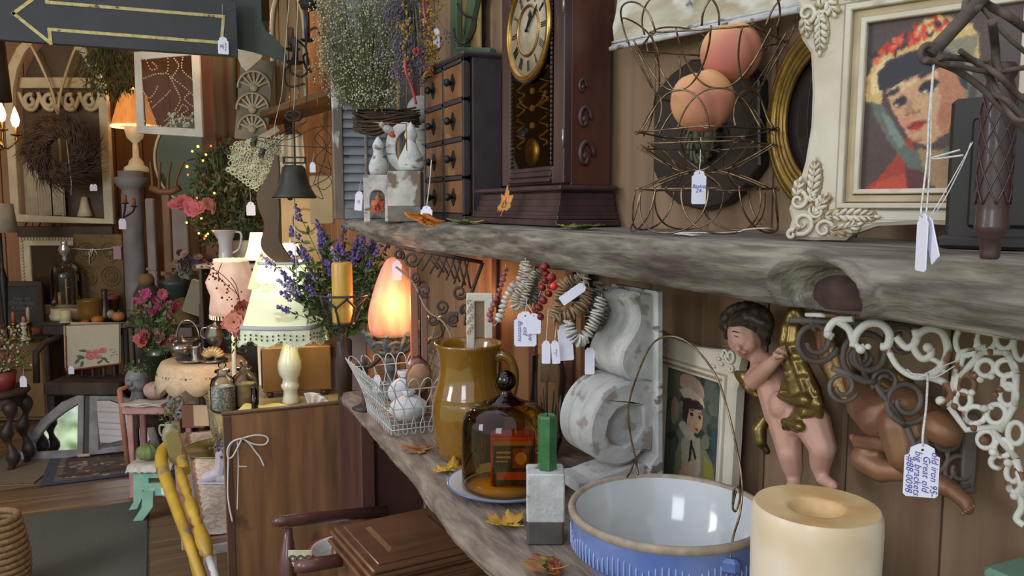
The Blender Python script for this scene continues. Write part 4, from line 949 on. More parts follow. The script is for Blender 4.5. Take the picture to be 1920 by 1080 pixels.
# ================================================================ SMALL IVORY FRAME ON THE WALL
def small_frame():
    X=.80;a=at(1226,900,X=X);b=at(1384,930,X=X);w=a.y-b.y;o=V((X-.01,a.y,S2+.001));h=.285
    t=thing('portrait_frame','smaller ivory frame with faded print of a lady in a bonnet, behind the bowl','picture',o,rz=WALL,rx=-.03)
    out=[(0,0),(w,0),(w+.004,.02),(w-.001,.05),(w,h*.78),(w+.004,h*.82),(w+.002,h*.9),(w+.006,h*.96),(w-.004,h*1.0),(w-.02,h*.985),(w*.7,h*.965),(w*.5,h*.955),(w*.3,h*.965),(.02,h*.985),(.004,h),(-.006,h*.96),(-.002,h*.9),(0,h*.8)]
    M(1,False).prism(out,-.008,.01,holes=([(.022,.02),(w-.022,.02),(w-.022,h-.045),(.022,h-.045)],),bev=.004).build('frame',IVORY,t)
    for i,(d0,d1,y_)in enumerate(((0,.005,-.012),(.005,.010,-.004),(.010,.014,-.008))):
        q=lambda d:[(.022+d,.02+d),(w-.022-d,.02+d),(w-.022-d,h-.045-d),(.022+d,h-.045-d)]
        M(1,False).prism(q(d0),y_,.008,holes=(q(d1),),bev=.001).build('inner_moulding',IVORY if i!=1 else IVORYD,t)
    for sx,cx in((1,0),(-1,w)):
        for sz,cz in((1,.0),(-1,h)):
            m=M()
            for q in range(3):
                R=.012-.003*q;ox,oz=((.012,.012),(.026,.010),(.009,.030))[q]
                m.tube([(cx+sx*(ox+R*(1-n_/26)*cos(n_*.4)),-.011,cz+sz*(oz+R*(1-n_/26)*sin(n_*.4)))for n_ in range(20)],.0022,6)
            for q in range(4):m.ball((cx+sx*(.034+.006*q*(q%2)),-.010,cz+sz*(.014+.007*q)),(.006,.003,.003),7)
            m.build('corner_carving',IVORY,t)
    x0,z0,W_,H_=.035,.033,w-.07,h-.091
    R=random.Random(5);sh=[]
    for i in range(40):sh.append(('e',R.random(),R.random()*.75,R.uniform(.04,.13),R.uniform(.03,.07),R.uniform(0,3),R.choice([(70,78,66),(92,98,84),(52,60,56),(112,112,94),(60,74,78)])))
    sh+=[('p',[(.18,1),(.22,.72),(.34,.56),(.62,.54),(.84,.70),(.94,1)],(120,118,92)),('p',[(.70,.66),(.86,.74),(.94,1),(.72,1)],(140,132,60)),('p',[(.3,.62),(.44,.52),(.62,.55),(.66,.8),(.56,1),(.36,1)],(162,152,132)),
           ('e',.40,.52,.15,.06,.3,(176,168,150)),('e',.50,.38,.155,.135,.1,(186,152,122)),('p',[(.30,.42),(.30,.26),(.48,.20),(.66,.26),(.62,.30),(.42,.32),(.38,.46)],(60,48,44)),
           ('e',.44,.13,.22,.10,.15,(170,140,120)),('p',[(.22,.18),(.30,.24),(.55,.22),(.68,.28),(.64,.20),(.4,.14)],(190,170,148)),('e',.46,.36,.03,.014,0,(40,40,44)),('e',.60,.36,.028,.014,0,(40,40,44)),('e',.56,.47,.03,.014,0,(178,46,40)),
           ('s',.43,.33,.49,.325,.006,(70,50,44)),('s',.57,.325,.63,.33,.006,(70,50,44)),('s',.48,.6,.46,.78,.02,(44,44,48)),('s',.48,.6,.56,.72,.016,(44,44,48)),('e',.16,.38,.07,.12,0,(150,130,108)),('e',.42,.86,.16,.05,-.6,(180,150,122))]
    painting('print',W_,H_,110,sh,lambda u,v:(86,90,78),t,y=.004,x0=x0,z0=z0,warp=.01,jit=.2,noise_s=20,rough=.3)
small_frame()
# ================================================================ CHERUBS ON THE WALL
FLESH=mat('painted_plaster_flesh',(206,166,148),(186,138,120),rough=.5,scale=9,contrast=(.3,.7),bump=.2,bscale=30,c3=(168,120,98),s3=14,t3=(.6,.75))
GILT=mat('cherub_gilding',(150,128,72),(100,82,46),rough=.32,metal=.65,scale=12,bump=.3,c3=(84,66,40),s3=12,t3=(.56,.7))
COPP=mat('bronze_gilt_wood',(150,108,78),(112,78,58),rough=.45,metal=.2,scale=9,contrast=(.3,.7),bump=.2,c3=(190,150,90),s3=6,t3=(.6,.72))
HAIRB=mat('dark_gilt_hair',(66,54,46),(44,36,34),rough=.45,metal=.2,scale=20,bump=.5,c3=(120,96,50),s3=14,t3=(.62,.7))
def wallframe(px,py,X,nm,lab,cat):
    o=at(px,py,X=X);t=thing(nm,lab,cat,o,rz=WALL)
    def c(x,y,d=0):
        q=at(x,y,X=X-d);return V((-(q.y-o.y),-d,q.z-o.z))
    return t,c
def cherub():
    X=.805;t,c=wallframe(1460,740,X,'cherub_figure','painted cherub wall figure with dark hair and gold drapery, behind the candle','figure');k=.00075
    def C(x0,y0,d0,r0,x1,y1,d1,r1):return(c(x0,y0,d0),c(x1,y1,d1),r0*k,r1*k)
    body=[C(1397,626,.034,34,1399,634,.034,34),C(1386,640,.040,22,1396,652,.040,20),C(1399,662,.036,13,1404,660,.034,14),C(1383,646,.056,5,1385,654,.058,6),C(1390,661,.052,5,1397,662,.052,4.5),C(1406,646,.040,14,1402,652,.040,14),C(1379,622,.044,14,1384,622,.042,16),
            C(1412,655,.026,18,1432,684,.022,20),C(1436,690,.020,30,1452,730,.020,32),C(1452,730,.022,32,1470,776,.022,36),C(1466,756,.034,24,1468,762,.034,26),
            C(1424,694,.036,18,1412,712,.046,18),C(1412,714,.048,17,1444,684,.052,14),C(1444,684,.052,13,1460,670,.052,10),C(1460,668,.054,12,1466,660,.054,11),
            C(1482,790,.022,34,1510,786,.02,34),C(1474,800,.026,31,1481,846,.028,24),C(1481,850,.030,23,1486,876,.024,20),C(1486,876,.024,19,1489,902,.022,13),C(1490,906,.026,12,1484,914,.034,11),
            C(1522,792,.028,33,1542,838,.032,24),C(1542,842,.032,23,1538,872,.026,18),C(1538,874,.026,17,1542,896,.024,12),C(1543,898,.026,12,1562,910,.034,9)]
    blob('body',body,FLESH,t,vox=.0019,it=7)
    for i in range(5):M().ball(c(1566-i*4.5,913-(i==0)*1+i*.9,.041-i*.001),((3.6-.4*i)*k if i else 4.4*k,)*3,8).build('toe',FLESH,t)
    for i in range(4):M().tube([c(1456+i*4.5,660+i*1.5,.063),c(1461+i*4,655+i*2,.068),c(1467+i*3,661+i*2.2,.063)],[3.3*k,3.4*k,2.8*k],7).build('finger',FLESH,t)
    M().tube([c(1456,672,.060),c(1462,668,.067),c(1469,668,.066)],[3.6*k,3.4*k,2.8*k],7).build('thumb',FLESH,t)
    hair=[]
    R=random.Random(9)
    for i in range(17):
        a=rad(195-i*14.5);x=1400+39*cos(a)*1.05;y=606-31*sin(a);hair.append(C(x,y,.034+.01*R.random(),12,x+R.uniform(-5,5),y+R.uniform(-2,8),.04,10))
    hair+=[C(1372,606,.052,9,1402,596,.060,11),C(1402,592,.058,13,1430,606,.050,12),C(1380,596,.050,12,1418,588,.05,14),C(1432,614,.04,13,1436,640,.03,10),C(1400,604,.03,30,1410,606,.028,30),C(1364,616,.044,7,1362,632,.040,6),C(1390,578,.046,9,1396,572,.04,6)]
    blob('hair',hair,HAIRB,t,vox=.0022,it=2)
    m=M();m.ball(c(1376,633,.0545),(5.5*k,1.6*k,2.8*k),8);m.build('eye',mat('eye_glaze',(120,116,124),rough=.2),t)
    M().tube([c(1368,625,.055),c(1375,621,.058),c(1384,623,.060)],1.1*k,5).build('brow',HAIRB,t)
    M().tube([c(1369,631,.0545),c(1376,629,.0575),c(1383,632,.058)],.9*k,5).build('eyelid',HAIRB,t)
    M().tube([c(1386,661,.0575),c(1391,663,.0595),c(1397,664,.0585)],1.8*k,6).build('lips',mat('faded_red',(170,92,84),rough=.5),t)
    dr=[]
    P_=[(1486,588,12),(1482,612,16),(1478,640,17),(1486,668,19),(1496,700,25),(1508,735,30),(1516,758,27),(1506,776,20),(1490,790,15),(1478,800,10)]
    for a,b in zip(P_,P_[1:]):dr.append(C(a[0],a[1],.032,a[2],b[0],b[1],.034,b[2]))
    for s_,w in((-13,7.5),(3,8),(17,7.5)):
        for a,b in zip(P_[1:],P_[2:]):dr.append(C(a[0]+s_*a[2]/24,a[1],.046-.0003*abs(s_),w,b[0]+s_*b[2]/24,b[1],.050-.0003*abs(s_),w))
    dr+=[C(1462,742,.050,6,1484,752,.054,8),C(1484,752,.054,8,1510,750,.054,12),C(1464,740,.048,5,1476,700,.05,7),C(1470,790,.050,7,1500,800,.054,10),C(1480,796,.05,9,1498,806,.046,7),C(1530,764,.04,14,1538,784,.03,6),C(1494,586,.03,14,1506,604,.026,12)]
    blob('drapery',dr,GILT,t,vox=.002,it=4)
    s_=[C(1381,700,.030,6,1412,702,.026,8),C(1412,702,.026,8,1430,700,.02,8),C(1384,706,.030,6,1402,728,.03,8),C(1402,728,.03,8,1420,742,.026,6),C(1392,706,.03,7,1414,730,.028,7)]
    blob('sash_end',s_,GILT,t,vox=.0018,it=2)
    s_=[C(1440,776,.012,8,1424,806,.018,14),C(1424,806,.018,15,1426,828,.02,12),C(1426,828,.018,10,1438,846,.014,7),C(1450,740,.010,14,1444,776,.012,12)]
    blob('drapery_tail',s_,GILT,t,vox=.002,it=2)
    # second figure, bronze, tumbling behind the iron brackets
    t,c=wallframe(1690,820,.81,'cherub_figure','bronze-gilt tumbling cherub on the wall half hidden by iron brackets','figure');k=.00068
    def C(x0,y0,d0,r0,x1,y1,d1,r1):return(c(x0,y0,d0),c(x1,y1,d1),r0*k,r1*k)
    b=[C(1626,752,.02,36,1655,782,.028,44),C(1610,764,.034,22,1640,800,.036,22),C(1655,782,.03,42,1700,770,.02,44),C(1700,770,.02,40,1745,800,.02,34),
         C(1690,800,.036,40,1700,850,.038,34),C(1700,850,.036,32,1730,888,.030,22),C(1730,890,.03,21,1782,918,.026,15),C(1786,920,.028,14,1812,942,.03,13),C(1812,942,.03,13,1816,956,.034,9),
         C(1622,862,.036,26,1652,880,.034,24),C(1622,856,.034,24,1640,838,.03,24),C(1652,880,.034,22,1700,886,.026,16),C(1760,800,.03,28,1772,808,.03,28),
         C(1602,650,.012,14,1590,700,.016,14),C(1590,700,.016,14,1612,748,.02,20),C(1722,900,.03,8,1738,912,.034,6)]
    blob('body',b,COPP,t,vox=.0022,it=7)
    for i in range(5):M().ball(c(1806+i*5,962-i*3.2,.042),(4.2*k-.3*i*k,)*3,8).build('toe',COPP,t)
    s_=[C(1604,822,.040,7,1640,828,.05,9),C(1640,828,.05,9,1684,838,.052,8),C(1606,834,.042,7,1650,838,.052,8),C(1650,838,.05,8,1686,846,.05,7),C(1600,820,.03,8,1612,838,.03,8)]
    blob('waist_cloth',s_,COPP,t,vox=.002,it=1)
    s_=[C(1545,622,.01,10,1562,690,.016,18),C(1562,690,.016,18,1590,752,.018,9),C(1530,610,.012,9,1546,680,.016,12),C(1546,680,.016,12,1578,740,.018,7),C(1556,640,.02,10,1580,710,.02,8)]
    blob('wing',s_,COPP,t,vox=.002,it=1)
    s_=[C(1680,700,.012,12,1706,722,.016,10),C(1660,720,.012,10,1690,738,.016,12),C(1706,722,.02,7,1716,740,.02,6)]
    blob('hair',s_,GILT,t,vox=.002,it=1)
cherub()
# ================================================================ IRON SHELF BRACKETS
WIRON=mat('rusty_white_iron',(208,206,198),(182,180,170),rough=.6,scale=10,bump=.4,bscale=26,c3=(112,74,50),s3=22,t3=(.57,.61))
DIRON=mat('grey_brown_iron',(104,92,86),(80,70,66),rough=.6,scale=14,bump=.3)
def bracket():
    D0=.80;t=thing('iron_bracket','white rusty cast-iron openwork shelf bracket under the near end of the slab','bracket',at(1700,700,D=D0))
    o=t.location
    def P(x,y,d=0):q=(x-1510)/400;return at(x,y,D=.855-.13*q+d)-o
    k=.00054
    def ring(cx,cy,rx,ry,r=6,nm='ring',a0=0,a1=360,n=26,cl=True):
        pts=[P(cx+rx*cos(rad(lerp(a0,a1,i/n))),cy-ry*sin(rad(lerp(a0,a1,i/n))))for i in range(n if cl else n+1)]
        M().tube(pts,r*k,8,closed=cl).build(nm,WIRON,t)
    def path(pts,r=6,nm='scroll',tp=1,fn=6):
        sp=smooth_path([P(*p)for p in pts],fn);n=len(sp);M().tube(sp,[r*k*lerp(1,tp,i/n)for i in range(n)],8).build(nm,WIRON,t)
    def knob(x,y,r):M().ball(P(x,y,-.002),r*k,12).build('boss',WIRON,t)
    M(1).tube([P(1510,590),P(1545,591),P(1600,593)],[4*k,5*k,4*k],8).build('top_plate',WIRON,t)
    path([(1600,596),(1570,600),(1556,612),(1552,626),(1562,632)],8,tp=.9);knob(1553,627,9)
    path([(1572,603),(1592,618),(1600,640),(1612,652),(1622,648)],8,tp=.7);knob(1614,655,9);knob(1628,650,6)
    path([(1600,650),(1606,626),(1626,608),(1652,608),(1668,626),(1664,648),(1652,650)],8)
    path([(1680,632),(1700,652),(1718,640),(1716,618)],7)
    path([(1660,645),(1682,686),(1712,706),(1738,706)],6)
    path([(1738,706),(1764,690),(1777,660),(1768,626),(1744,616),(1722,628),(1714,652),(1728,672),(1744,668),(1746,652)],7.5,tp=.9);knob(1740,652,9)
    path([(1738,706),(1768,716),(1784,736),(1776,752),(1760,750)],7);knob(1764,752,9)
    path([(1744,672),(1760,680),(1770,698)],5)
    # honeycomb panel
    M().tube([P(1780,762),P(1800,660),P(1850,650)],6*k,8).build('bar',WIRON,t)
    M().tube([P(1780,762),P(1812,806),P(1876,800)],6*k,8).build('bar',WIRON,t)
    for a,b in(((1800,706),(1842,660)),((1842,660),(1888,660)),((1888,660),(1906,700)),((1906,700),(1902,760)),((1902,760),(1874,808)),((1790,742),(1796,700)),((1860,806),(1906,860)),((1906,860),(1918,930))):
        M().tube([P(*a),P(*b)],6*k,8).build('bar',WIRON,t)
    for cx,cy,rx,ry in((1812,640,20,27),(1850,634,18,22),(1884,632,17,22),(1915,645,14,30),(1818,682,15,20),(1848,690,16,15),(1886,690,18,15),(1812,722,15,18),(1806,750,14,17),(1828,778,20,16),(1868,776,18,18),(1890,740,16,20),(1893,716,12,14),(1826,746,0,0),(1850,824,16,16),(1880,840,16,16),(1905,812,15,20),(1872,866,14,12),(1900,885,13,18)):
        if rx:ring(cx,cy,rx,ry,5)
    for x,y,r in((1825,704,7),(1838,712,6),(1822,736,6),(1866,740,6),(1874,730,6),(1846,766,7),(1858,764,5),(1856,660,6),(1886,662,6),(1845,826,8),(1862,848,7),(1890,868,7),(1826,803,6),(1858,706,6),(1902,930,7),(1790,762,6)):knob(x,y,r)
    path([(1906,876),(1918,900),(1908,922),(1894,918),(1892,902)],6);path([(1910,925),(1916,950),(1906,972),(1920,985)],6)
    # darker twin brackets behind it
    for lab,dx,dy,D,s_ in(('dark iron scroll bracket just behind the white one',0,0,.885,1),):
        t2=thing('iron_bracket',lab,'bracket',at(1640,700,D=D));o2=t2.location;kk=D/1500
        for cx,cy,R,w,st in((1530,640,42,8,.3),(1625,665,52,9,1.2),(1690,640,34,7,2.0),(1800,880,34,7,1.0),(1580,725,30,6,.4),(1545,600,26,7,2.2),(1700,752,44,8,.6),(1772,820,40,8,1.8),(1660,716,26,6,2.6),(1745,860,52,7,.5),(1612,668,22,7,0)):
            pts=[at(cx+R*(1-.6*i/30)*cos(st+i*.30),cy+R*(1-.6*i/30)*sin(st+i*.30),D=D)-o2 for i in range(31)]
            M().tube(pts,w*.72*kk,8).build('scroll',DIRON,t2)
        for a,b in(((1480,600),(1800,612)),((1560,690),(1640,720)),((1640,720),(1700,800)),((1700,800),(1745,905)),((1745,905),(1790,912)),((1590,620),(1625,712))):
            M().tube([at(*a,D=D)-o2,at(*b,D=D)-o2],6*kk,7).build('bar',DIRON,t2)
        M(1,False).box(at(1815,850,D=D)-o2,(.016,.01,.09),r=(0,0,CAM),bev=.002).build('wall_bar',DIRON,t2)
    M()
    price_tag(at(1730,838,D=.70),60*.00047,96*.00047,'large white scalloped price tag with handwriting hanging from the white iron bracket',rz=CAM-.25,strings=([at(1740,700,D=.745),at(1737,760,D=.72),at(1731,810,D=.70),at(1730,836,D=.70)],),writing='old iron 95-\nGreat old\nbig brackets\n-#88-0098',r=.0011,vert=True)
    for pts in([(1700,692),(1725,706),(1760,690),(1795,676)],[(1728,702),(1752,708),(1790,686)],[(1705,700),(1740,704),(1738,712)]):M().tube(smooth_path([P(x,y,-.01)for x,y in pts],5),.0006,5).build('string',STRING,t)
bracket()
# ================================================================ STRINGS OF BUTTONS AND BEADS UNDER THE SLAB
BEADM={k:mat('beads_'+k,a,b,rough=r,scale=90,contrast=(.4,.6))for k,a,b,r in(('cream',(196,186,168),(160,148,132),.4),('grey',(140,132,122),(104,96,90),.4),('white',(200,196,190),(170,166,160),.35),('tan',(152,126,98),(120,96,74),.4),('red',(140,40,36),(96,26,28),.2),('pink',(150,86,84),(120,64,64),.3))}
def beads(name,label,pts,D,kind,r,flat=.35,step=None,group=None):
    o=at(*pts[0],D=D);t=thing(name,label,'beads',o);P=[at(x,y,D=D+random.uniform(-.004,.004))-o for x,y in pts];sp=smooth_path(P,8)
    M().tube([sp[0]+V((0,0,.008))]+sp,.0005,4).build('thread',STRING,t)
    kk=D/1500;step=step or r*kk*flat*2.1;acc=0;m=M();rr_=random.Random(len(pts)*7+int(pts[0][0]))
    tot=sum((b-a).length for a,b in zip(sp,sp[1:]));nmax=int(tot/step);proto=None;d=0;i=0
    for q in range(nmax):
        s_=q*step
        while i<len(sp)-2 and d+(sp[i+1]-sp[i]).length<s_:d+=(sp[i+1]-sp[i]).length;i+=1
        seg=sp[i+1]-sp[i];p=sp[i]+seg*((s_-d)/max(seg.length,1e-6));qt=seg.to_track_quat('Z','Y');qt=qt@(__import__('mathutils').Euler((rr_.uniform(-.25,.25),rr_.uniform(-.25,.25),0)).to_quaternion())
        if proto is None:b=proto=M(kk).ball((0,0,0),(r,r,r*flat),10).build('bead' if flat>.6 else 'button',BEADM[kind],t)
        else:b=proto.copy();COL.objects.link(b)
        b.location=p;b.rotation_mode='QUATERNION';b.rotation_quaternion=qt;s=rr_.uniform(.85,1.12);b.scale=(s,s,s)
beads('button_string','long string of white pearl buttons hanging lowest at the left of the bead cluster',[(962,535),(948,560),(940,585),(932,605),(926,612)],1.36,'white',8.5,.5)
beads('button_string','grey button loop hanging beside the long white string',[(990,498),(984,530),(968,556),(965,572),(974,574),(984,556),(996,520),(1002,500)],1.36,'cream',9.5,.25)
beads('bead_string','string of dusty pink beads at the far left of the bead cluster',[(948,505),(938,540),(926,570),(918,592),(924,612)],1.39,'pink',6,.8)
beads('bead_string','string of dark red and amber glass beads in the middle of the cluster',[(1034,520),(1032,545),(1020,560),(1008,580),(1000,590),(1012,594),(1022,578)],1.33,'red',9,.85)
beads('button_string','thick loop of tan horn buttons curving across the cluster',[(1104,540),(1098,560),(1088,576),(1070,590),(1050,596),(1038,600),(1044,580),(1050,556),(1056,536),(1080,520)],1.30,'tan',13,.22)
beads('button_string','loop of large white buttons hanging lowest at the right of the cluster',[(1128,560),(1122,580),(1112,606),(1098,630),(1084,640),(1074,630),(1066,606),(1070,600)],1.28,'white',13,.22)
beads('button_string','grey button string behind the tan loop under the shelf',[(1124,532),(1112,560),(1096,580),(1080,560),(1066,540),(1060,526)],1.33,'grey',13,.24)
beads('button_string','drooping grey button loop behind the corbel side of the cluster',[(1138,545),(1134,580),(1122,610),(1108,600),(1104,570)],1.34,'grey',12,.24)
beads('button_string','pale button string hanging straight down at the top left of the cluster',[(985,492),(978,520),(972,545),(962,566)],1.38,'cream',10,.24)
beads('bead_string','string of maroon beads near the top of the cluster',[(1020,500),(1024,520),(1016,540),(1010,556)],1.35,'red',8,.85)
beads('button_string','short grey brown button string near the dark red beads',[(1010,540),(1004,556),(996,566),(990,560),(1006,520),(1016,505)],1.38,'grey',10,.26)
beads('button_string','cream button string crossing at the top of the cluster under the slab',[(1062,548),(1074,530),(1088,516),(1100,520),(1090,540)],1.31,'cream',9,.26)
t=thing('glass_bead','large shiny red glass bead in the middle of the bead cluster','bead',at(1038,537,D=1.30));M(1).ball((0,0,0),.0068,16).build('bead_body',mat('red_glass_bead',(196,34,28),rough=.08,coat=.6),t)
price_tag(at(985,588,D=1.33),42*.00089,62*.00089,'largest white tag reading antique buttons below the bead cluster',strings=([at(988,560,D=1.34),at(985,588,D=1.33)],),writing='antique\nold\nButtons',vert=True)
price_tag(at(1001,590,D=1.325),26*.00089,36*.00089,'small blank tag overlapping the antique buttons tag',strings=([at(988,570,D=1.33),at(1001,590,D=1.325)],))
price_tag(at(1024,640,D=1.31),16*.00088,42*.00088,'narrow lilac tag left of a similar one with lettering',strings=([at(1028,580,D=1.32),at(1024,640,D=1.31)],))
price_tag(at(1040,640,D=1.305),15*.00088,42*.00088,'narrow lettered tag right of the plain lilac one',strings=([at(1043,612,D=1.31),at(1040,640,D=1.305)],),writing='Buttons\n12-',vert=True,ry=-.08)
price_tag(at(1058,610,D=1.33),27*.0009,66*.0009,'long blank white tag behind the narrow lettered one',strings=([at(1060,590,D=1.33),at(1058,610,D=1.33)],),ry=-.08)
price_tag(at(1096,535,D=1.28),18*.00088,52*.00088,'slanting white tag lying across the tan button loop',strings=([at(1094,526,D=1.29),at(1096,535,D=1.28)],),ry=.95,scallop=False)
price_tag(at(1106,652,D=1.33),18*.0009,50*.0009,'white tag half hidden behind the carved corbel scroll',scallop=False)
# ================================================================ SALT LAMP ON VERDIGRIS STAND
def saltlamp():
    c=V((.556,2.02,0));D=(c-V((0,0,0))).dot(V((F_.x,F_.y,0)))/cos(PT);k=D/1500
    bz=at(735,640,D=D).z
    VERD=mat('verdigris_iron',(100,116,118),(76,90,94),rough=.65,scale=20,bump=.4)
    s=thing('lamp_stand','blue-grey cast-iron stand with openwork cup holding the salt lamp','stand',(c.x,c.y,S2+.001),rz=CAM);H=(bz-S2)/k
    M(k).lathe([(0,0),(36,0),(38,3),(30,8),(16,12),(10,20),(8,40),(14,50),(18,54),(10,60),(12,H-46),(20,H-40),(14,H-34),(10,H-30)],20).build('foot',VERD,s)
    for i in range(8):
        a=2*pi*i/8;pts=[(10*cos(a),10*sin(a),H-30),(30*cos(a),30*sin(a),H-22),(42*cos(a-.12),42*sin(a-.12),H-6),(46*cos(a),46*sin(a),H+10),(54*cos(a),54*sin(a),H+16)]
        M(k).tube(smooth_path(pts,4),[4.2]*17,8).build('cup_rib',VERD,s)
        pts=[(lerp(41,46,0)*cos(a+q*pi/4/6),41*sin(a+q*pi/4/6),H-8+8*sin(q/6*pi))for q in range(7)];M(k).tube(pts,3.4,7).build('cup_arch',VERD,s)
    M(k).tube([(28*cos(i*pi/12),28*sin(i*pi/12),H-22)for i in range(24)],3.2,7,closed=True).build('cup_ring',VERD,s)
    # scrolled arm going right
    for pts in([(16,0,40),(50,0,34),(66,0,60),(60,0,84),(74,0,110)],[(52,0,96),(60,0,120),(54,0,140),(72,0,152)],[(74,0,110),(96,0,118),(92,0,150),(108,0,140)]):
        M(k).tube(smooth_path(pts,6),4,7).build('scroll_arm',VERD,s)
    M(k,False).box((88,0,112),(22,5,62),r=(0,.25,0),bev=2).build('arm_plate',VERD,s)
    M(k,False).box((112,0,152),(34,5,20),bev=2).build('arm_plate',VERD,s)
    t=thing('salt_lamp','glowing orange rock salt lamp in the openwork iron cup','lamp',(c.x,c.y,bz+.004),rz=CAM)
    m=bpy.data.materials.new('salt_crystal');m.use_nodes=True;nt=m.node_tree;b=nt.nodes['Principled BSDF'];L=nt.links
    tcn=nt.nodes.new('ShaderNodeTexCoord');n=nt.nodes.new('ShaderNodeTexNoise');mp=nt.nodes.new('ShaderNodeMapping');mp.inputs['Scale'].default_value=(1,1,.2)
    L.new(tcn.outputs['Object'],mp.inputs[0]);L.new(mp.outputs[0],n.inputs[0]);n.inputs['Scale'].default_value=34;n.inputs['Detail'].default_value=5
    r=nt.nodes.new('ShaderNodeValToRGB');cr=r.color_ramp;cr.elements[0].position=.38;cr.elements[0].color=(*lin((196,92,70)),1);cr.elements[1].position=.64;cr.elements[1].color=(*lin((255,214,150)),1)
    e=cr.elements.new(.5);e.color=(*lin((244,150,104)),1)
    L.new(n.outputs['Fac'],r.inputs[0]);b.inputs['Base Color'].default_value=(*lin((226,150,124)),1);b.inputs['Roughness'].default_value=.4
    # the bulb sits low inside: glow falls off with distance from it
    vd=nt.nodes.new('ShaderNodeVectorMath');vd.operation='DISTANCE';vd.inputs[1].default_value=(-22*k,0,46*k);L.new(tcn.outputs['Object'],vd.inputs[0])
    mr=nt.nodes.new('ShaderNodeMapRange');mr.inputs[1].default_value=30*k;mr.inputs[2].default_value=120*k;mr.inputs[3].default_value=.55;mr.inputs[4].default_value=.16
    L.new(vd.outputs['Value'],mr.inputs[0]);L.new(r.outputs[0],b.inputs['Emission Color']);L.new(mr.outputs[0],b.inputs['Emission Strength'])
    rn=random.Random(8);vs=[];fs=[];prof=[(0,40),(20,45),(45,48),(70,45),(95,38),(118,30),(136,22),(150,13),(154,5)];n_=11
    for i,(z,R)in enumerate(prof):
        for j in range(n_):a=2*pi*j/n_+.12*sin(i*.6);q=R*(1+rn.uniform(-.12,.12)+.10*(cos(3*a+1)))*1.0;vs.append(V((q*cos(a)+z*.04*(1 if z<90 else 1.2),q*sin(a)*.8,z+rn.uniform(-3,3)*(i>0))))
    fs=[(i*n_+j,i*n_+(j+1)%n_,(i+1)*n_+(j+1)%n_,(i+1)*n_+j)for i in range(len(prof)-1)for j in range(n_)]+[tuple(range(n_-1,-1,-1)),tuple((len(prof)-1)*n_+j for j in range(n_))]
    q=M(k);q.add(vs,fs);o=q.build('salt_crystal',m,t,sub=1)
    bulb('salt_lamp_glow',(c.x-.02,c.y-.10,bz+.10),1.1,(1,.45,.16),.03)
    bulb('salt_lamp_glow_rear',(c.x+.12,c.y-.02,bz+.08),1.6,(1,.42,.15),.03)
    price_tag(at(744,490,D=D-.09),17*k,34*k,'plain white tag hanging in front of the salt lamp tip',strings=([at(748,462,D=D-.06),at(744,490,D=D-.09)],))
    # dark candelabra with yellow candle
    D2=1.965;g=at(682,690,D=D2);k=D2/1500
    a_=thing('iron_candelabra','dark iron candelabra arm with lattice cup holding the yellow candle','candelabra',(g.x,g.y,S2+.001),rz=CAM);H=(g.z-S2)/k
    BI=mat('rubbed_black_iron',(74,66,62),(52,46,44),rough=.5,metal=.3,scale=20,bump=.2)
    M(k).lathe([(0,0),(22,0),(24,3),(12,8),(5,14),(5,H-14),(9,H-8),(5,H),(9,H+6),(4,H+16),(0,H+26)],16).build('post',BI,a_)
    M(k).tube(smooth_path([(0,0,H+2),(-18,0,H+4),(-32,0,H+20),(-38,0,H+44),(-37,0,H+66)],6),5.2,9).build('arm',BI,a_)
    M(k).tube(smooth_path([(0,0,H+2),(14,0,H+4),(30,4,H+18)],6),4.6,9).build('arm',BI,a_)
    cz=H+66;M(k).lathe([(3,cz),(8,cz+6),(5,cz+12),(22,cz+16),(23,cz+19),(4,cz+20)],18,c=(-37,0,0)).build('candle_pan',BI,a_)
    for i in range(6):
        a=2*pi*i/6+.4;a2=a+pi/6
        M(k).tube(smooth_path([(-37+22*cos(a),22*sin(a),cz+18),(-37+30*cos(a),30*sin(a),cz+38),(-37+34*cos(a),34*sin(a),cz+50),(-37+44*cos(a2),44*sin(a2),cz+68),(-37+50*cos(a2),50*sin(a2),cz+72)],4),2.5,7).build('cup_rib',BI,a_)
        a2=a-pi/6;M(k).tube(smooth_path([(-37+34*cos(a),34*sin(a),cz+50),(-37+44*cos(a2),44*sin(a2),cz+68),(-37+50*cos(a2),50*sin(a2),cz+72)],4),2.5,7).build('cup_rib',BI,a_)
    M(k).tube([(-37+48*cos(i*pi/12),48*sin(i*pi/12),cz+72)for i in range(24)],2.3,7,closed=True).build('cup_rim',BI,a_)
    y_=at(643,618,D=D2);c_=thing('pillar_candle','slim yellow pillar candle in the dark iron lattice cup','candle',(g.x-37*k*cos(TH),g.y+37*k*sin(TH),S2+(cz+20)*k),rz=CAM)
    M(k).lathe([(0,0),(19,0),(19.3,4),(19,108),(18,112),(16,113),(9,111),(0,110)],32).build('wax_body',mat('yellow_wax',(204,166,78),(190,148,66),rough=.35,scale=10,sss=.2,coat=.15),c_)
    M(k).tube([(0,0,110),(1,0,118)],1,5).build('wick',BLACKM,c_)
saltlamp()
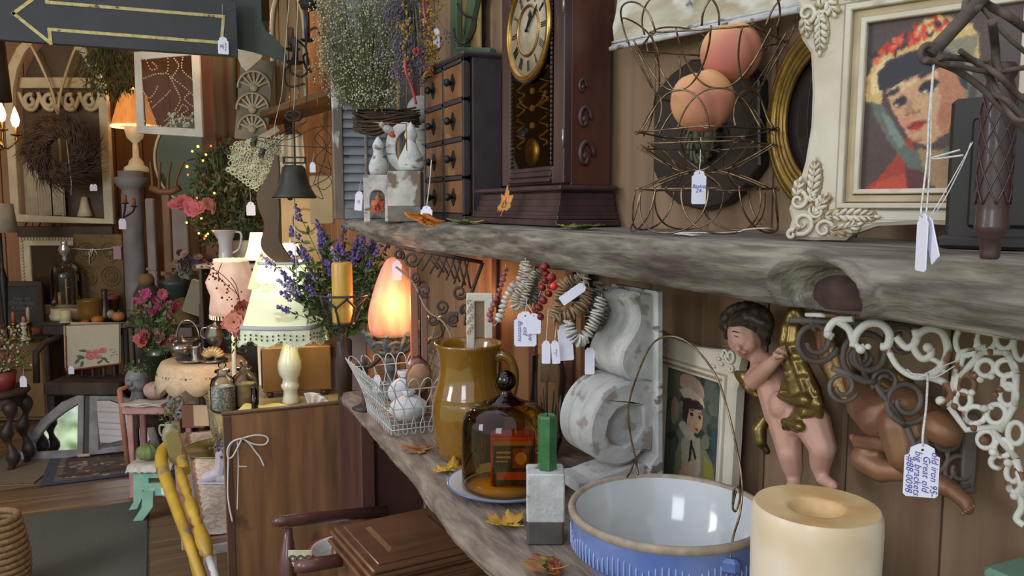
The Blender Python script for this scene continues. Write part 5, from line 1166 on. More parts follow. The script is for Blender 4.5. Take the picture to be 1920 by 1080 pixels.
# ================================================================ BROWN OPENWORK BRACKET, BOOKS, IVORY FRAME, BAG BEHIND THE JUG
BIRON=mat('brown_cast_iron',(82,62,52),(56,42,38),rough=.6,scale=14,bump=.3,c3=(130,84,54),s3=18,t3=(.6,.68))
t=thing('iron_bracket','brown openwork cast-iron bracket with lattice under the far part of the slab','bracket',at(820,520,D=1.78));o=t.location
def Q(x,y,d=0):return at(x,y,D=1.78+d)-o
k=1.78/1500
for cx,cy,R,st,sg in((772,486,15,0,1),(796,545,13,1,1),(828,575,13,2,-1),(862,548,14,0,1),(778,520,9,2,-1),(850,600,12,1,1),(812,600,10,0,1),(872,580,10,2,1),(748,478,10,1,-1)):
    M().tube([Q(cx+R*(1-.7*i/20)*cos(st+sg*i*.42),cy+R*(1-.7*i/20)*sin(st+sg*i*.42))for i in range(21)],3*k,6).build('scroll',BIRON,t)
for i in range(7):
    M().tube([Q(800+i*13,470+i*3),Q(770+i*15+6,470+i*3+32+i*3)],2.2*k,5).build('lattice_bar',BIRON,t)
    M().tube([Q(792+i*13,468+i*3),Q(822+i*10,505+i*6)],2.2*k,5).build('lattice_bar',BIRON,t)
M().tube([Q(742,462),Q(905,492)],4*k,6).build('top_bar',BIRON,t)
M().tube(smooth_path([Q(742,500),Q(775,530),Q(800,580),Q(832,605),Q(850,640)],6),2.2*k,6).build('edge_bar',mat('tan_iron',(150,128,108),rough=.6),t)
M().tube([Q(905,492),Q(880,560),Q(872,610)],3.4*k,6).build('edge_bar',BIRON,t)
for i,(px,w,h,c,lab)in enumerate(((778,14,150,(150,96,76),'tall dull red book standing behind the salt lamp'),(796,12,118,(128,92,84),'slim brown book standing beside the tall red one'),(886,10,60,(196,184,160),'cream book standing left of the ivory frame behind the jug'),(905,9,66,(180,172,156),'thin pale book standing right behind the jug rim'))):
    b=at(px,650,D=1.92);b.z=S2;b.x=min(b.x,.78);kk=1.92/1500;zz=(at(px,650-h,D=1.92).z-S2)
    if i>1:zz=at(px,585+i*3,D=1.92).z-S2
    q=thing('book',lab,'book',b,rz=CAM+.15)
    M(1,False).box((0,.05,zz/2),(w*kk,.11,zz),bev=.002).build('cover',mat('book_cloth_%d'%i,c,rough=.6),q)
    M(1,False).box((0,.052,zz/2),(w*kk*.75,.112,zz*.96+.004)).build('pages',mat('old_pages',(190,176,150),rough=.8),q)
def fr_(px0,px1,py0,py1,D,nm,lab,m_in,rz=CAM,mm_=None,z0=None,w=.2):
    a=at(px0,py1,D=D);k=D/1500;W_=(px1-px0)*k;H_=(py1-py0)*k;t=thing(nm,lab,'frame',a,rz=rz)
    b=W_*w
    M(1,False).prism([(0,0),(W_,0),(W_,H_),(0,H_)],-.006,.008,holes=([(b,b),(W_-b,b),(W_-b,H_-b),(b,H_-b)],),bev=b*.2).build('frame',mm_ or IVORY,t)
    M(1,False).box((W_/2,.006,H_/2),(W_-b*1.6,.004,H_-b*1.6)).build('backing',m_in,t);return t
t=fr_(876,925,548,800,1.66,'ivory_frame','ivory carved frame end showing behind the jug rim',PINE,w=.32);m=M()
for i in range(10):m.tube([(.004+.004*(i%3)+.004*cos(q*.8),-.008,.20+.007*i+.004*sin(q*.8))for q in range(7)],.0014,5)
m.build('carving',IVORY,t)
t=thing('wide_board','orange-brown wooden cupboard side standing behind the jug under the slab','panel',(.80,1.66,S2+.001),rz=WALL)
M(1,False).box((0,0,.195),(.46,.016,.385),bev=.003).build('board',PINEW,t);
for x in(-.2,.02,.2):M(1,False).box((x,-.012,.195),(.03,.012,.385),bev=.002).build('batten',mat('red_brown_batten',(112,66,52),(86,48,40),rough=.5,scale=10,stretch=(1,1,.2)),t)
p=at(1026,800,D=1.60);t=thing('clear_bag','clear cellophane bag of dried stems standing behind the glass dome','bag',(p.x,p.y,S2+.001),rz=CAM);k=1.60/1500
m=M(k)
for i in range(24):a=random.uniform(-12,12);m.tube([(a*.6,random.uniform(-5,5),2),(a*1.6,random.uniform(-8,8),random.uniform(90,170))],.8,4)
tag(m.build('dried_stem',STEMG,t),kind='stuff')
M(k).lathe([(18,0),(26,30),(30,90),(33,150),(28,190)],12,wob=lambda a,z:1+.12*sin(3*a+z*.05)).build('cellophane',glassmat('cellophane',(225,228,230),.15,1.35),t)
M(k,False).box((4,6,160),(34,6,40),bev=1).build('label_card',mat('brown_card',(150,116,84),rough=.8),t)
# ================================================================ THE DEEPER SHOP (left half of the view)
def F(px,py,D,name,label,cat,rz=CAM,z=None,group=None):
    """a thing facing the photographer; returns it with its metres-per-pixel for local x (right) / z (up) sizes"""
    o=at(px,py,D=D)
    if z is not None:o.z=z
    return thing(name,label,cat,o,rz,group),D/1500
LACE=mat('cream_crochet',(206,200,168),(176,172,140),rough=.9,scale=60)
LACEW=mat('white_lace',(214,208,196),(190,182,166),rough=.9,scale=40)
WPAINT=mat('cream_white_paint',(208,196,170),(188,174,146),rough=.6,scale=10)
WGREY=mat('worn_grey_white_window_paint',(150,146,144),(118,114,114),rough=.7,scale=9,bump=.3)
SILV=mat('old_silver',(172,166,160),(120,114,108),rough=.22,metal=.9,scale=12)
CLEAR=glassmat('clear_glass',(235,238,236),.03,1.45)
PINKP=mat('dusty_pink_paint',(196,148,142),(172,124,118),rough=.6,scale=8,c3=(150,116,104),s3=12,t3=(.62,.68))
MINT=mat('mint_green_paint',(150,196,172),(126,174,150),rough=.6,scale=10,c3=(176,190,176),s3=16,t3=(.64,.68))
YELP=mat('worn_yellow_paint',(196,158,52),(160,126,42),rough=.45,scale=9,coat=.2,c3=(128,112,88),s3=12,t3=(.62,.68))
DARKW=mat('dark_oak',(76,60,50),(48,38,34),rough=.5,scale=9,stretch=(1,1,.25),bump=.15)
GRN=mat('dark_green_leaf',(70,88,54),(48,64,40),rough=.7,scale=40);GRN2=mat('fresh_green_leaf',(104,128,66),(76,100,54),rough=.7,scale=40)
CEDAR=mat('cedar_green',(92,96,52),(64,72,40),rough=.8,scale=30)
PURP=mat('lavender_purple',(124,108,176),(92,78,140),rough=.8,scale=60);PURPL=mat('pale_lavender',(176,160,206),rough=.8)
PINKF=mat('magenta_petals',(196,76,130),(160,56,104),rough=.8,scale=60);ROSE=mat('peach_rose_petals',(206,124,104),(176,92,80),rough=.8,scale=50);PINK2=mat('pink_petals',(190,100,110),rough=.8)
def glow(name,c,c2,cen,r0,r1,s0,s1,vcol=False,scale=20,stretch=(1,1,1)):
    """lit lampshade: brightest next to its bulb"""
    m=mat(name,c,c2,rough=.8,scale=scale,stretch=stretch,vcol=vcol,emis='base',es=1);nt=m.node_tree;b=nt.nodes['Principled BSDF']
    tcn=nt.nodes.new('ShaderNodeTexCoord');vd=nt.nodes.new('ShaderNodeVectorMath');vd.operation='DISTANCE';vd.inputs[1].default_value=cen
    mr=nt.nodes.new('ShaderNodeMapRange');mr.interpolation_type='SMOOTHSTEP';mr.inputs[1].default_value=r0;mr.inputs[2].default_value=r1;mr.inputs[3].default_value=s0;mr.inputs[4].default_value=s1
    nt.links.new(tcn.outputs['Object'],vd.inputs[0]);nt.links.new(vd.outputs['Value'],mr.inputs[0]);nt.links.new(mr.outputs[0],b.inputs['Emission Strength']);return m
def foliage(t,k,m,n,box,ll,seed,w=.22,droop=0,stemm=None,base=(0,0,0),name='leaf'):
    """narrow leaves on thin stems in a box given in local units"""
    r=random.Random(seed);f=M(k);s=M(k)
    for i in range(n):
        p=V((r.uniform(box[0],box[1]),r.uniform(box[4],box[5])if len(box)>4 else r.uniform(-20,20),r.uniform(box[2],box[3])))
        cx,cz=(box[0]+box[1])/2,(box[2]+box[3])/2
        if((p.x-cx)/((box[1]-box[0])/2))**2+((p.z-cz)/((box[3]-box[2])/2))**2>1:p=V((cx+(p.x-cx)*.72,p.y,cz+(p.z-cz)*.72))
        d=V((r.gauss(0,1),r.gauss(0,.7),r.gauss(0,1)-droop)).normalized();L=ll*r.uniform(.6,1.3)
        side=d.cross(V((r.gauss(0,1),r.gauss(0,1),r.gauss(0,1)))).normalized()*L*w
        f.add([p,p+d*L*.5+side,p+d*L,p+d*L*.5-side],[(0,1,2,3)],False)
        if stemm and i%6==0:s.tube([V(base),V(base).lerp(p,.5)+V((0,0,4)),p],.55,3,cap=False)
    tag(f.build(name,m,t,fixn=False),kind='stuff')
    if stemm:tag(s.build('stem',stemm,t,fixn=False),kind='stuff')
# ---------------------------------------------------------------- rugs on the floor
def rug(name,label,x0,x1,y0,y1,z,m,cat='rug'):
    t=thing(name,label,cat,((x0+x1)/2,(y0+y1)/2,z));w,d=x1-x0,y1-y0
    mm=M(1);mm.sheet([[V((lerp(-w/2,w/2,i/12),lerp(-d/2,d/2,j/20),.009+.0012*noise.noise(V((i*.7,j*.7,3)))))for i in range(13)]for j in range(21)]);mm.box((0,0,.003),(w,d,.006));mm.build('pile',m,t);return t
a=at(22,942,Z=0);b=at(277,940,Z=0)
rug('floor_mat','plain dark green-grey mat lying on the floor boards at the front',a.x+.02,b.x,1.6,b.y,.001,mat('green_grey_carpet',(98,100,90),(86,88,80),rough=.95,scale=120,bump=.6,bscale=200))
a=at(72,918,Z=0);b=at(300,905,Z=0);c=at(110,850,Z=0)
t=rug('patterned_rug','dark patterned oriental rug on the floor before the half-round windows',a.x,b.x+.2,a.y+.02,c.y+.06,.0,mat('rug_blue_border',(72,76,86),(60,62,70),rough=.95,scale=90))
w_,d_=b.x+.2-a.x,c.y+.04-a.y;R=random.Random(4);sh=[('p',[(.08,.1),(.96,.1),(.96,.92),(.08,.92)],(112,100,92)),('p',[(.12,.16),(.93,.16),(.93,.86),(.12,.86)],(78,66,66)),('p',[(.2,.24),(.88,.24),(.88,.78),(.2,.78)],(98,82,74))]
for i in range(170):sh.append(('e',R.uniform(.1,.94),R.uniform(.12,.9),R.uniform(.012,.03),R.uniform(.008,.02),R.uniform(0,3),R.choice([(166,142,110),(58,54,62),(140,100,84),(176,158,128),(62,58,68)])))
painting('woven_pattern',w_,d_,120,sh,(74,78,88),t,posf=lambda u,v:(-w_/2+u*w_,d_/2-v*d_,.0115),warp=.012,jit=.2,rough=.95,matl=mat('woven_wool',(100,100,100),rough=.95,vcol=True))
a=at(-60,930,Z=0);b=at(105,905,Z=0)
t=rug('floor_mat','worn beige mat on the floor at the left edge under the dark table',a.x,b.x,a.y+.1,a.y+.95,.0,mat('beige_mat',(132,120,98),(112,100,82),rough=.95,scale=80))
t.rotation_euler.z=-.25
# ---------------------------------------------------------------- coiled basket at the left edge
t,k=F(-12,1000,3.1,'coiled_basket','tan coiled basket cut off by the left edge beside the green mat','basket',z=.0)
for i in range(15):M(1).tube([((.09+.02*sin(i*.25))*cos(a*pi/14),(.09+.02*sin(i*.25))*sin(a*pi/14),.012+i*.024)for a in range(28)],.0135,8,closed=True).build('coil',mat('straw_coil',(150,120,84),(120,92,62),rough=.8,scale=60),t)
# ---------------------------------------------------------------- black sign with gilt arrow
def sign():
    Y0=3.12;o=at(446,108,Y=Y0);t=thing('arrow_sign','black hanging board with a gold outlined arrow pointing left','sign',o)
    def L(x,y):q=at(x,y,Y=Y0-.014);return(q.x-o.x,q.z-o.z)
    tl=at(446,3,Y=Y0);h=tl.z-o.z
    M(1,False).box((-.52,0,h/2),(1.04,.026,h),bev=.002).build('board',mat('slate_black_paint',(58,60,64),(50,52,56),rough=.6,scale=6,bump=.1),t)
    G=mat('rubbed_gilt_paint',(196,182,120),(164,148,92),rough=.5,scale=60,c3=(84,80,70),s3=40,t3=(.62,.68))
    P=[(25,25),(95,81),(92,55),(415,80),(419,31),(88,4),(86,-20),(25,25)]
    for i_,(a,b)in enumerate(zip(P,P[1:])):
        a=L(*a);b=L(*b);d=V((b[0]-a[0],b[1]-a[1]));n=V((-d.y,d.x)).normalized()*.0052;e=d.normalized()*.004
        M(1,False).prism([(a[0]-e.x+n.x,a[1]-e.y+n.y),(b[0]+e.x+n.x,b[1]+e.y+n.y),(b[0]+e.x-n.x,b[1]+e.y-n.y),(a[0]-e.x-n.x,a[1]-e.y-n.y)],-.0145-.0003*(i_%2),-.0128).build('gilt_line',G,t)
    for x in(-.08,-.9):
        M().tube([(x,0,h),(x,0,2.9-o.z)],.0025,6).build('chain',BLACKM,t)
    price_tag(at(418,71,Y=Y0-.03),19*.0019,30*.0019,'white price tag hanging on the right end of the arrow board',rz=0,strings=([at(417,8,Y=Y0-.02),at(417,40,Y=Y0-.02),at(418,71,Y=Y0-.03)],),writing='Arrow\nsign\n85-',vert=True)
sign()
def cut(px,py,D,name,label,cat,pts,m,d=6,part='panel',bev=1,holes=(),rz=CAM):
    t,k=F(px,py,D,name,label,cat,rz=rz)
    M(k,False).prism([(x-px,py-y)for x,y in pts],-d/2,d/2,holes=[[(x-px,py-y)for x,y in h]for h in holes],bev=bev).build(part,m,t);return t,k
t,k=cut(490,60,2.95,'metal_cutout','dark green sheet metal cut-out hanging right of the arrow board','ornament',[(440,-30),(492,-30),(492,40),(500,58),(516,72),(530,88),(536,104),(536,117),(510,108),(470,96),(440,90)],mat('dark_green_metal',(52,60,54),(42,48,46),rough=.7,scale=5),d=3)
# cream fan fragments and fan-light panel leaning on the far wall shelf
t,k=cut(470,105,3.9,'wood_fragment','cream zigzag wooden fragment poking out beside the arrow board','ornament',[(448,92),(466,96),(467,84),(493,104),(490,110),(462,134),(452,124),(446,108)],WPAINT,d=5);M(k).tube([(-10,0,10),(-12,0,460)],.6,4).build('cord',STRING,t)
t,k=F(475,250,4.1,'fan_panel','white fan-light panel with stacked shell fans leaning on the far wall shelf','panel')
fanm=mat('fan_panel_paint',(176,164,138),(146,136,116),rough=.7,scale=8)
M(k,False).box((2,6,62),(62,4,150),r=(0,.12,0),bev=1).build('backing',mat('fan_backing',(128,120,102),(104,98,84),rough=.7,scale=8),t)
for cx,cz,R in((-2,8,26),(0,44,30),(4,84,30)):
    M(k).tube([(cx+R*cos(a*pi/12),-1,cz+R*sin(a*pi/12))for a in range(13)],2,6).build('fan_arch',fanm,t)
    for a in range(1,8):M(k,False).box((cx+R*.55*cos(a*pi/8),1,cz+R*.55*sin(a*pi/8)),(R*.9,2,3.4),r=(0,-a*pi/8,0)).build('fan_ray',fanm,t)
    M(k).lathe([(0,-2),(7,-1),(7,2),(0,3)],14,(cx,0,cz),rot=Matrix.Rotation(pi/2,3,'X')).build('fan_hub',fanm,t)
M(k,False).box((14,-2,-10),(80,6,12),r=(0,-.50,0),bev=1).build('sill',fanm,t)
# wall shelf seen from below
a=at(470,236,D=4.4);b=at(630,160,D=3.3)
t=thing('wall_shelf','brown board shelf high on the far right wall above the bell','shelf',(a+b)/2,rz=math.atan2(b.y-a.y,b.x-a.x));ln=(b-a).length
M(1,False).box((0,.06,0),(ln,.20,.03),bev=.003).build('board',mat('umber_board',(118,88,60),(88,64,46),rough=.6,scale=6,stretch=(.3,2,1)),t)
for s_ in(-.3,.3):M(1,False).prism([(s_*ln,-.015),(s_*ln+.03,-.015),(s_*ln+.03,-.10)],.1,.14).build('bracket',DARKW,t)
t,k=F(545,215,4.2,'gothic_panel','tall tan gothic arch panel of planks leaning on the far wall shelf','panel');tan=mat('tan_plank',(158,130,88),(130,104,68),rough=.6,scale=6,stretch=(2,1,.2))
for x in(-26,-9,8,25):M(k,False).box((x,3,120),(16,4,240),bev=1.2).build('plank',tan,t)
for s_ in(-1,1):
    M(k).tube([(s_*(-30+56*sin(a*pi/2/12)*0+0)*1+s_*26*(1-cos(a*pi/2/12))*1.1,-2,150+80*sin(a*pi/2/12))for a in range(13)],4,7).build('arch_rib',WPAINT,t)
    M(k).tube([(s_*-30,-2,0),(s_*-30,-2,150)],4,7).build('arch_post',WPAINT,t)
# ---------------------------------------------------------------- iron candle holder with candles, copper drops
t,k=F(560,120,3.05,'iron_chandelier','black iron candle chandelier with curled arms left of the shutter','chandelier');BI2=mat('matt_black_iron',(40,36,34),rough=.6,metal=.3)
M(k).tube([(22,0,220),(20,0,80),(14,0,30),(20,0,-10)],2.2,7).build('stem',BI2,t)
M(k).lathe([(0,95),(14,100),(20,112),(0,118)],14,(22,0,0)).build('cap',BI2,t)
for x,y,z,w in((-6,-10,0,20),(16,6,44,14),(-14,12,28,15)):
    M(k).lathe([(0,-3),(w*.6,-2),(w,2),(w*.7,3),(5,3),(5,10),(0,10)],18,(x,y,z)).build('pan',BI2,t)
for pts in([(20,0,-10),(6,-4,-24),(-14,-6,-16),(-14,-6,-2)],[(-14,-6,-2),(-26,0,-12),(-26,0,-34),(-14,0,-42),(10,0,-36)],[(14,0,30),(-4,4,44),(-14,10,28)],[(20,0,60),(34,0,66),(42,0,50)],[(18,0,20),(8,4,14),(14,4,-10),(24,2,-14)],[(44,0,90),(34,0,120),(44,0,140)]):
    M(k).tube(smooth_path(pts,6),2.1,7).build('curled_arm',BI2,t)
for i,(x,y,z,h,c,lb)in enumerate(((-6,-10,8,38,(56,54,62),'dark blue taper on the lowest pan of the iron chandelier'),(16,6,52,36,(62,64,84),'tallest blue-grey taper on the right pan of the iron chandelier'),(-14,12,36,30,(104,78,64),'brown taper on the rear left pan of the iron chandelier'))):
    c_,_=F(560+x,120-z,3.05+y*k,'taper_candle',lb,'candle');M(k).lathe([(0,0),(5.5,0),(5.5,h),(3,h+2),(0,h+2)],14).build('wax_body',mat('taper_%d'%i,c,rough=.5),c_);M(k).tube([(0,0,h),(0,0,h+5)],.5,4).build('wick',BLACKM,c_)
t,k=F(562,170,3.4,'copper_drops','row of thin copper icicle drops hanging by the iron chandelier','ornament')
COPR=mat('bright_copper',(206,130,80),rough=.25,metal=.9)
M(k).tube([(-28,0,34),(40,0,40)],.8,5).build('rail',COPR,t)
for i,(x,z,L)in enumerate(((-20,4,30),(-5,32,24),(-3,8,22),(10,30,26),(26,28,26),(32,0,30),(38,36,40),(20,60,22))):
    M(k).tube([(x,0,z),(x+1,0,z-L*.5),(x,0,z-L)],[.5,1.5,.3],6).build('drop',COPR,t);M(k).tube([(x,0,z),(x,0,38)],.2,4).build('thread',STRING,t)
# ---------------------------------------------------------------- crochet on wires with pegs
t,k=F(482,262,2.75,'crochet_doily','cream crocheted doily pegged on a wire beside the bell','doily');R=random.Random(2);m=M(k)
def inl(x,z):return inpoly(x,z,[(-36,0),(46,4),(48,-30),(40,-62),(46,-96),(36,-84),(22,-90),(8,-110),(4,-96),(-20,-82),(-40,-66),(-56,-56),(-54,-20)])
cnt=0
while cnt<260:
    x,z=R.uniform(-58,50),R.uniform(-112,5)
    if not inl(x,z):continue
    r_=R.uniform(2.2,5);m.tube([(x+r_*cos(a*pi/4),R.uniform(-1.5,1.5),z+r_*sin(a*pi/4))for a in range(8)],.85,4,closed=True);cnt+=1
P=[(-56,-56),(-40,-66),(-20,-82),(4,-96),(8,-110),(22,-90),(36,-84),(46,-96),(40,-62),(48,-30)]
for a,b in zip(P,P[1:]):
    n=max(2,int(math.hypot(b[0]-a[0],b[1]-a[1])/7))
    for i in range(n):x,z=lerp(a[0],b[0],i/n),lerp(a[1],b[1],i/n);m.tube([(x+4*cos(q*pi/4),0,z+4*sin(q*pi/4))for q in range(8)],1.1,4,closed=True)
tag(m.build('crochet_loops',LACE,t,fixn=False),kind='stuff')
M(k,False).prism([(-34,-2),(44,2),(44,-30),(34,-60),(20,-78),(2,-84),(-20,-70),(-50,-52),(-50,-20)],1.5,2).build('crochet_ground',mat('crochet_darker_ground',(150,140,112),(120,108,84),rough=.9,scale=120),t)  # darker sheet behind the crochet loops
wi=thing('display_wire','thin black wires strung between chandelier and shutter carrying pegs','wire',at(520,270,D=2.72));o=wi.location
for pts in(((470,258),(520,272),(600,276),(640,278)),((492,288),(545,245),(575,228)),((478,256),(540,262),(590,240),(640,236)),((596,250),(612,280),(596,340),(606,372),(590,366)),((582,350),(618,330),(616,300)),((600,232),(620,262),(590,300),(622,318)),((588,344),(606,356),(622,340),(600,322),(588,344)),((606,240),(590,262),(622,290))):
    M().tube(smooth_path([at(x,y,D=2.72+.02*sin(x))-o for x,y in pts],5),.0013,5).build('wire',BI2,wi)
M().tube([V((0,0,.0)),at(575,228,D=2.72)-o,at(575,-60,D=2.72)-o],.0012,5).build('wire',BI2,wi)
for i,(x,y,lb)in enumerate(((476,266,'upper dark clothes peg holding the crochet doily'),(491,287,'lower dark clothes peg by the crochet doily'))):
    t,k=F(x,y,2.70,'clothes_peg',lb,'peg');M(k).tube([(-2,0,-9),(0,0,0),(3,0,9)],[5,5.6,5],10).build('peg_body',mat('dark_peg',(74,68,58),(54,50,44),rough=.5,scale=60),t);M(k).tube([(-4,-5,-2),(6,-5,1)],.8,4).build('spring',BI2,t)
# sock stretcher and bell
t,k=cut(505,400,2.66,'sock_stretcher','brown wooden sock-shaped stretcher hanging behind the bell','ornament',[(p.x,p.y)for p in smooth_path([(519,291,0),(526,296,0),(527,330,0),(524,360,0),(526,400,0),(523,440,0),(527,458,0),(538,476,0),(554,498,0),(560,516,0),(546,524,0),(526,502,0),(506,486,0),(490,468,0),(488,450,0),(494,430,0),(493,412,0),(485,392,0),(483,362,0),(498,340,0),(510,318,0)],3)],mat('brown_sock_board',(86,64,40),(74,54,34),rough=.55,scale=6),d=5,bev=1.5)
M(k).tube([(16,0,108),(14,0,160),(30,0,220),(60,0,500)],.5,4).build('cord',STRING,t)
t,k=F(552,372,2.45,'hanging_bell','dark patinated metal bell hanging from an iron hanger by the shutter','bell');BP=mat('dark_green_bronze',(70,68,58),(50,50,46),rough=.5,metal=.5,scale=12)
M(k).lathe([(0,62),(16,61),(21,57),(24,44),(27,30),(33,16),(39,6),(41,0),(38,1),(24,30),(0,56)],36).build('bell_body',BP,t)
M(k).tube([(-8,0,4),(-10,0,30)],2,6).ball((-8,0,2),6,10).build('clapper',BP,t)
M(k,False).box((2,0,66),(42,6,3)).box((2,0,76),(42,6,3)).box((-18,0,71),(3,6,13)).box((22,0,71),(3,6,13)).build('hanger_yoke',BI2,t)
M(k).tube([(3,0,62),(3,0,140)],1.6,6).build('hanger_rod',BI2,t)
M(k).tube([(3+15*cos(a*.5),0,152+9*sin(a*.5))for a in range(13)],2.6,7).tube([(3-14+4*a,0,150+5*sin(a))for a in range(9)],2.2,6).build('hanger_scroll',BI2,t)
M(k).tube([(3,0,158),(10,0,260),(24,0,480)],.6,5).build('cord',STRING,t)
M(k).tube([(0,0,0),(-1,0,-90),(1,0,-170)],.9,5).build('pull_cord',STRING,t)
price_tag(at(586,305,D=2.68),11*.0018,18*.0018,'small grey tag hanging behind the bell against the wires',strings=([at(588,286,D=2.68),at(586,305,D=2.68)],))
for i,(x,y,w,h,D,c,c2,lb)in enumerate(((568,500,76,128,3.35,(204,170,118),(188,152,98),'warm lit cream painted cupboard front with small squares behind the bell'),(604,420,44,90,3.3,(168,148,112),(150,130,98),'narrow beige board standing left of the shutter behind the bell'),(548,372,60,118,3.45,(206,192,160),(180,166,136),'cream cloth garment hanging behind the bell'))):
    t,k=F(x,y,D,('painted_cupboard','beige_board','linen_garment')[i],lb,('cupboard','board','cloth')[i])
    mm=mat('behind_bell_%d'%i,c,c2,rough=.7,scale=6)
    if i==2:
        g=[[V((lerp(-w/2,w/2,a/20)*(1-.25*b/8),5*sin(a*1.1)*(.4+b/10),h*b/8))for a in range(21)]for b in range(9)];M(k).sheet(g).build('folds',mm,t,solid=.003)
        M(k).tube([(-20,0,h),(0,0,h+14),(20,0,h)],1.2,5).tube([(0,0,h+14),(0,0,h+480)],.6,4).build('hanger',BI2,t)
    else:zf=t.location.z/k if i==0 else .0;M(k,False).box((0,4,(h-zf)/2),(w,10,h+zf),bev=2).build('board',mm,t)
    if i==0:
        for(a,b,s_)in((-20,60,8),(-14,46,3),(-20,46,3),(-20,38,3),(-14,38,3)):M(k,False).box((a,-2,b),(s_,2,s_)).build('inlay_square',DARKW,t)
        M(k).tube([(6+22*cos(a*pi/14),-3,86+22*sin(a*pi/14))for a in range(28)],1.2,5,closed=True).build('ring',BRASS,t)
# ---------------------------------------------------------------- dresser top, its open door, lamp and small things
TZ=.868
dr=thing('dresser','low brown dresser carrying the floral lamp behind the open door','dresser',(.49,2.86,0))
M(1,False).box((0,0,TZ-.012),(.66,.56,.024),bev=.004).build('top',mat('dresser_top',(168,152,108),(140,124,88),rough=.4,scale=6,coat=.2),dr)
M(1,False).box((.235,0,.42),(.17,.52,.84),bev=.004).build('body',DARKW,dr)
DOORM=mat('scratched_brown_door',(142,104,70),(96,68,48),rough=.42,scale=9,stretch=(3,1,.3),contrast=(.3,.72),bump=.12,coat=.15,c3=(70,52,44),s3=11,t3=(.60,.74),st3=(1,1,.7))
CAB=thing('wooden_cabinet','brown cupboard under the lower shelf, its scratched door open with string bow','cabinet',(.66,2.30,0))
d=thing('door',None,None,(.166,2.5,.30))
M(1,False).box((.2475,0,.3125),(.495,.022,.627),bev=.003).build('panel',DOORM,d)
M(1,False).box((.012,-.013,.3125),(.022,.006,.62),bev=.001).build('edge_strip',mat('dark_door_edge',(92,66,50),(74,52,42),rough=.5,scale=10,stretch=(1,1,.2)),d)
M(1,False).box((.2475,-.001,.629),(.50,.026,.008),bev=.002).build('top_strip',MATS['dark_door_edge'],d)
kn=at(455,824,Y=2.485)-V(d.location);M().ball(tuple(kn),.0075,12).build('knob',DWOOD,d)
for z_ in(.50,.30):M(1,False).box((.49,-.014,z_),(.02,.006,.05),bev=.002).build('hinge',BLACKM,d)
M().tube([at(744,848,Y=2.44)-V(d.location),at(704,846,Y=2.44)-V(d.location)],.004,6).build('latch_rod',BLACKM,d)
kk=at(716,1012,Y=2.485)-V(d.location)
def rope(pts,r=.0036,Y=2.47,nm='string'):
    sp=smooth_path([at(x,y,Y=Y)-V(d.location)for x,y in pts],6);m=M();m.tube(sp,r*.72,8)
    m.build(nm,STRING,d)
rope([(454,822),(478,816),(498,818),(503,826),(494,834),(474,832),(454,822)]);rope([(454,822),(436,828),(427,842),(428,858),(436,856),(446,838),(454,822)],Y=2.465)
rope([(454,822),(440,826),(430,840),(428,870),(427,920),(430,950),(436,978)]);rope([(454,822),(468,832),(480,848),(488,858),(495,874)]);rope([(445,826),(447,870),(446,914),(445,956)],.0026);rope([(446,874),(463,875)],.003)
d.parent=CAB;d.location=V((.166,2.5,.30))-V((.66,2.30,0))
# candle-lit lamp
t,k=F(546,765,2.78,'table_lamp','lit table lamp with white octagonal urn base and floral shade trimmed with lace','lamp',z=TZ+.001)
CER=mat('cream_white_ceramic',(214,212,190),rough=.12,coat=.8)
M(k).lathe([(0,0),(15,0),(16,4),(14,14),(13,24),(16,28),(18,35),(15,39),(14,46),(20,55),(22.5,67),(22,78),(17,95),(13,112),(12,122),(18,128),(19,134),(14,136),(8,140),(8,176),(0,176)],8,rot=Matrix.Rotation(pi/8,3,'Z')).build('urn_base',CER,t)
cen=(0,0,215*k)
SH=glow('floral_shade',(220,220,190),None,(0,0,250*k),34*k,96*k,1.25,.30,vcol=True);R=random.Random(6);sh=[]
for i in range(26):
    u,v=R.random(),R.uniform(.15,.9);sh.append(('e',u,v,.03,.05,R.uniform(0,3),(188,200,152)))
    for j in range(3):sh.append(('e',u+R.uniform(-.03,.03),v+R.uniform(-.06,.06),.008,.018,0,R.choice([(222,160,140),(206,176,150),(180,196,150)])))
def shp(u,v,z0=150,z1=264,r0=78,r1=47,off=-14):
    a=u*2*pi;sq=1/max(abs(cos(a)),abs(sin(a)))**.45*.92;r=lerp(r1,r0,v**1.1)*sq;return((r*cos(a)+off*v*.2-6)*k,r*sin(a)*.9*k,lerp(z1,z0,v)*k)
painting('shade',1,1.0,96,sh,lambda u,v:(222,222,184),t,posf=shp,matl=SH,jit=.03)
M(k).tube([tuple(c/k for c in shp(i/48,1))for i in range(48)],4.5,7,closed=True).build('grey_band',mat('grey_satin_band',(176,176,180),rough=.6),t)
M(k).tube([tuple(c/k for c in shp(i/48,0))for i in range(48)],3,7,closed=True).build('top_ring',mat('ring_white',(196,200,190),rough=.5),t)
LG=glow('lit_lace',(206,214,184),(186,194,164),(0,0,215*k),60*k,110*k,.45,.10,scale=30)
lm=M(k)
for i in range(96):
    u=i/96;p=V(shp(u,1))/k;q=V(shp((i+1)/96,1))/k;dz=20+12*abs(sin(u*2*pi*4.5));dq=20+12*abs(sin((i+1)/96*2*pi*4.5))
    lm.add([p*1.02,q*1.02,V((q.x*1.08,q.y*1.08,q.z-dq)),V((p.x*1.08,p.y*1.08,p.z-dz))],[(0,1,2,3)],True)
    if i%2==0:lm.tube([V((p.x*1.08+2.6*cos(a),p.y*1.08+2.6*sin(a)*.4,p.z-dz+2.6*sin(a)))for a in(0,1,2,3,4,5)],.8,4,closed=True)
lm.build('lace_trim',LG,t,fixn=False)
m=M(k)
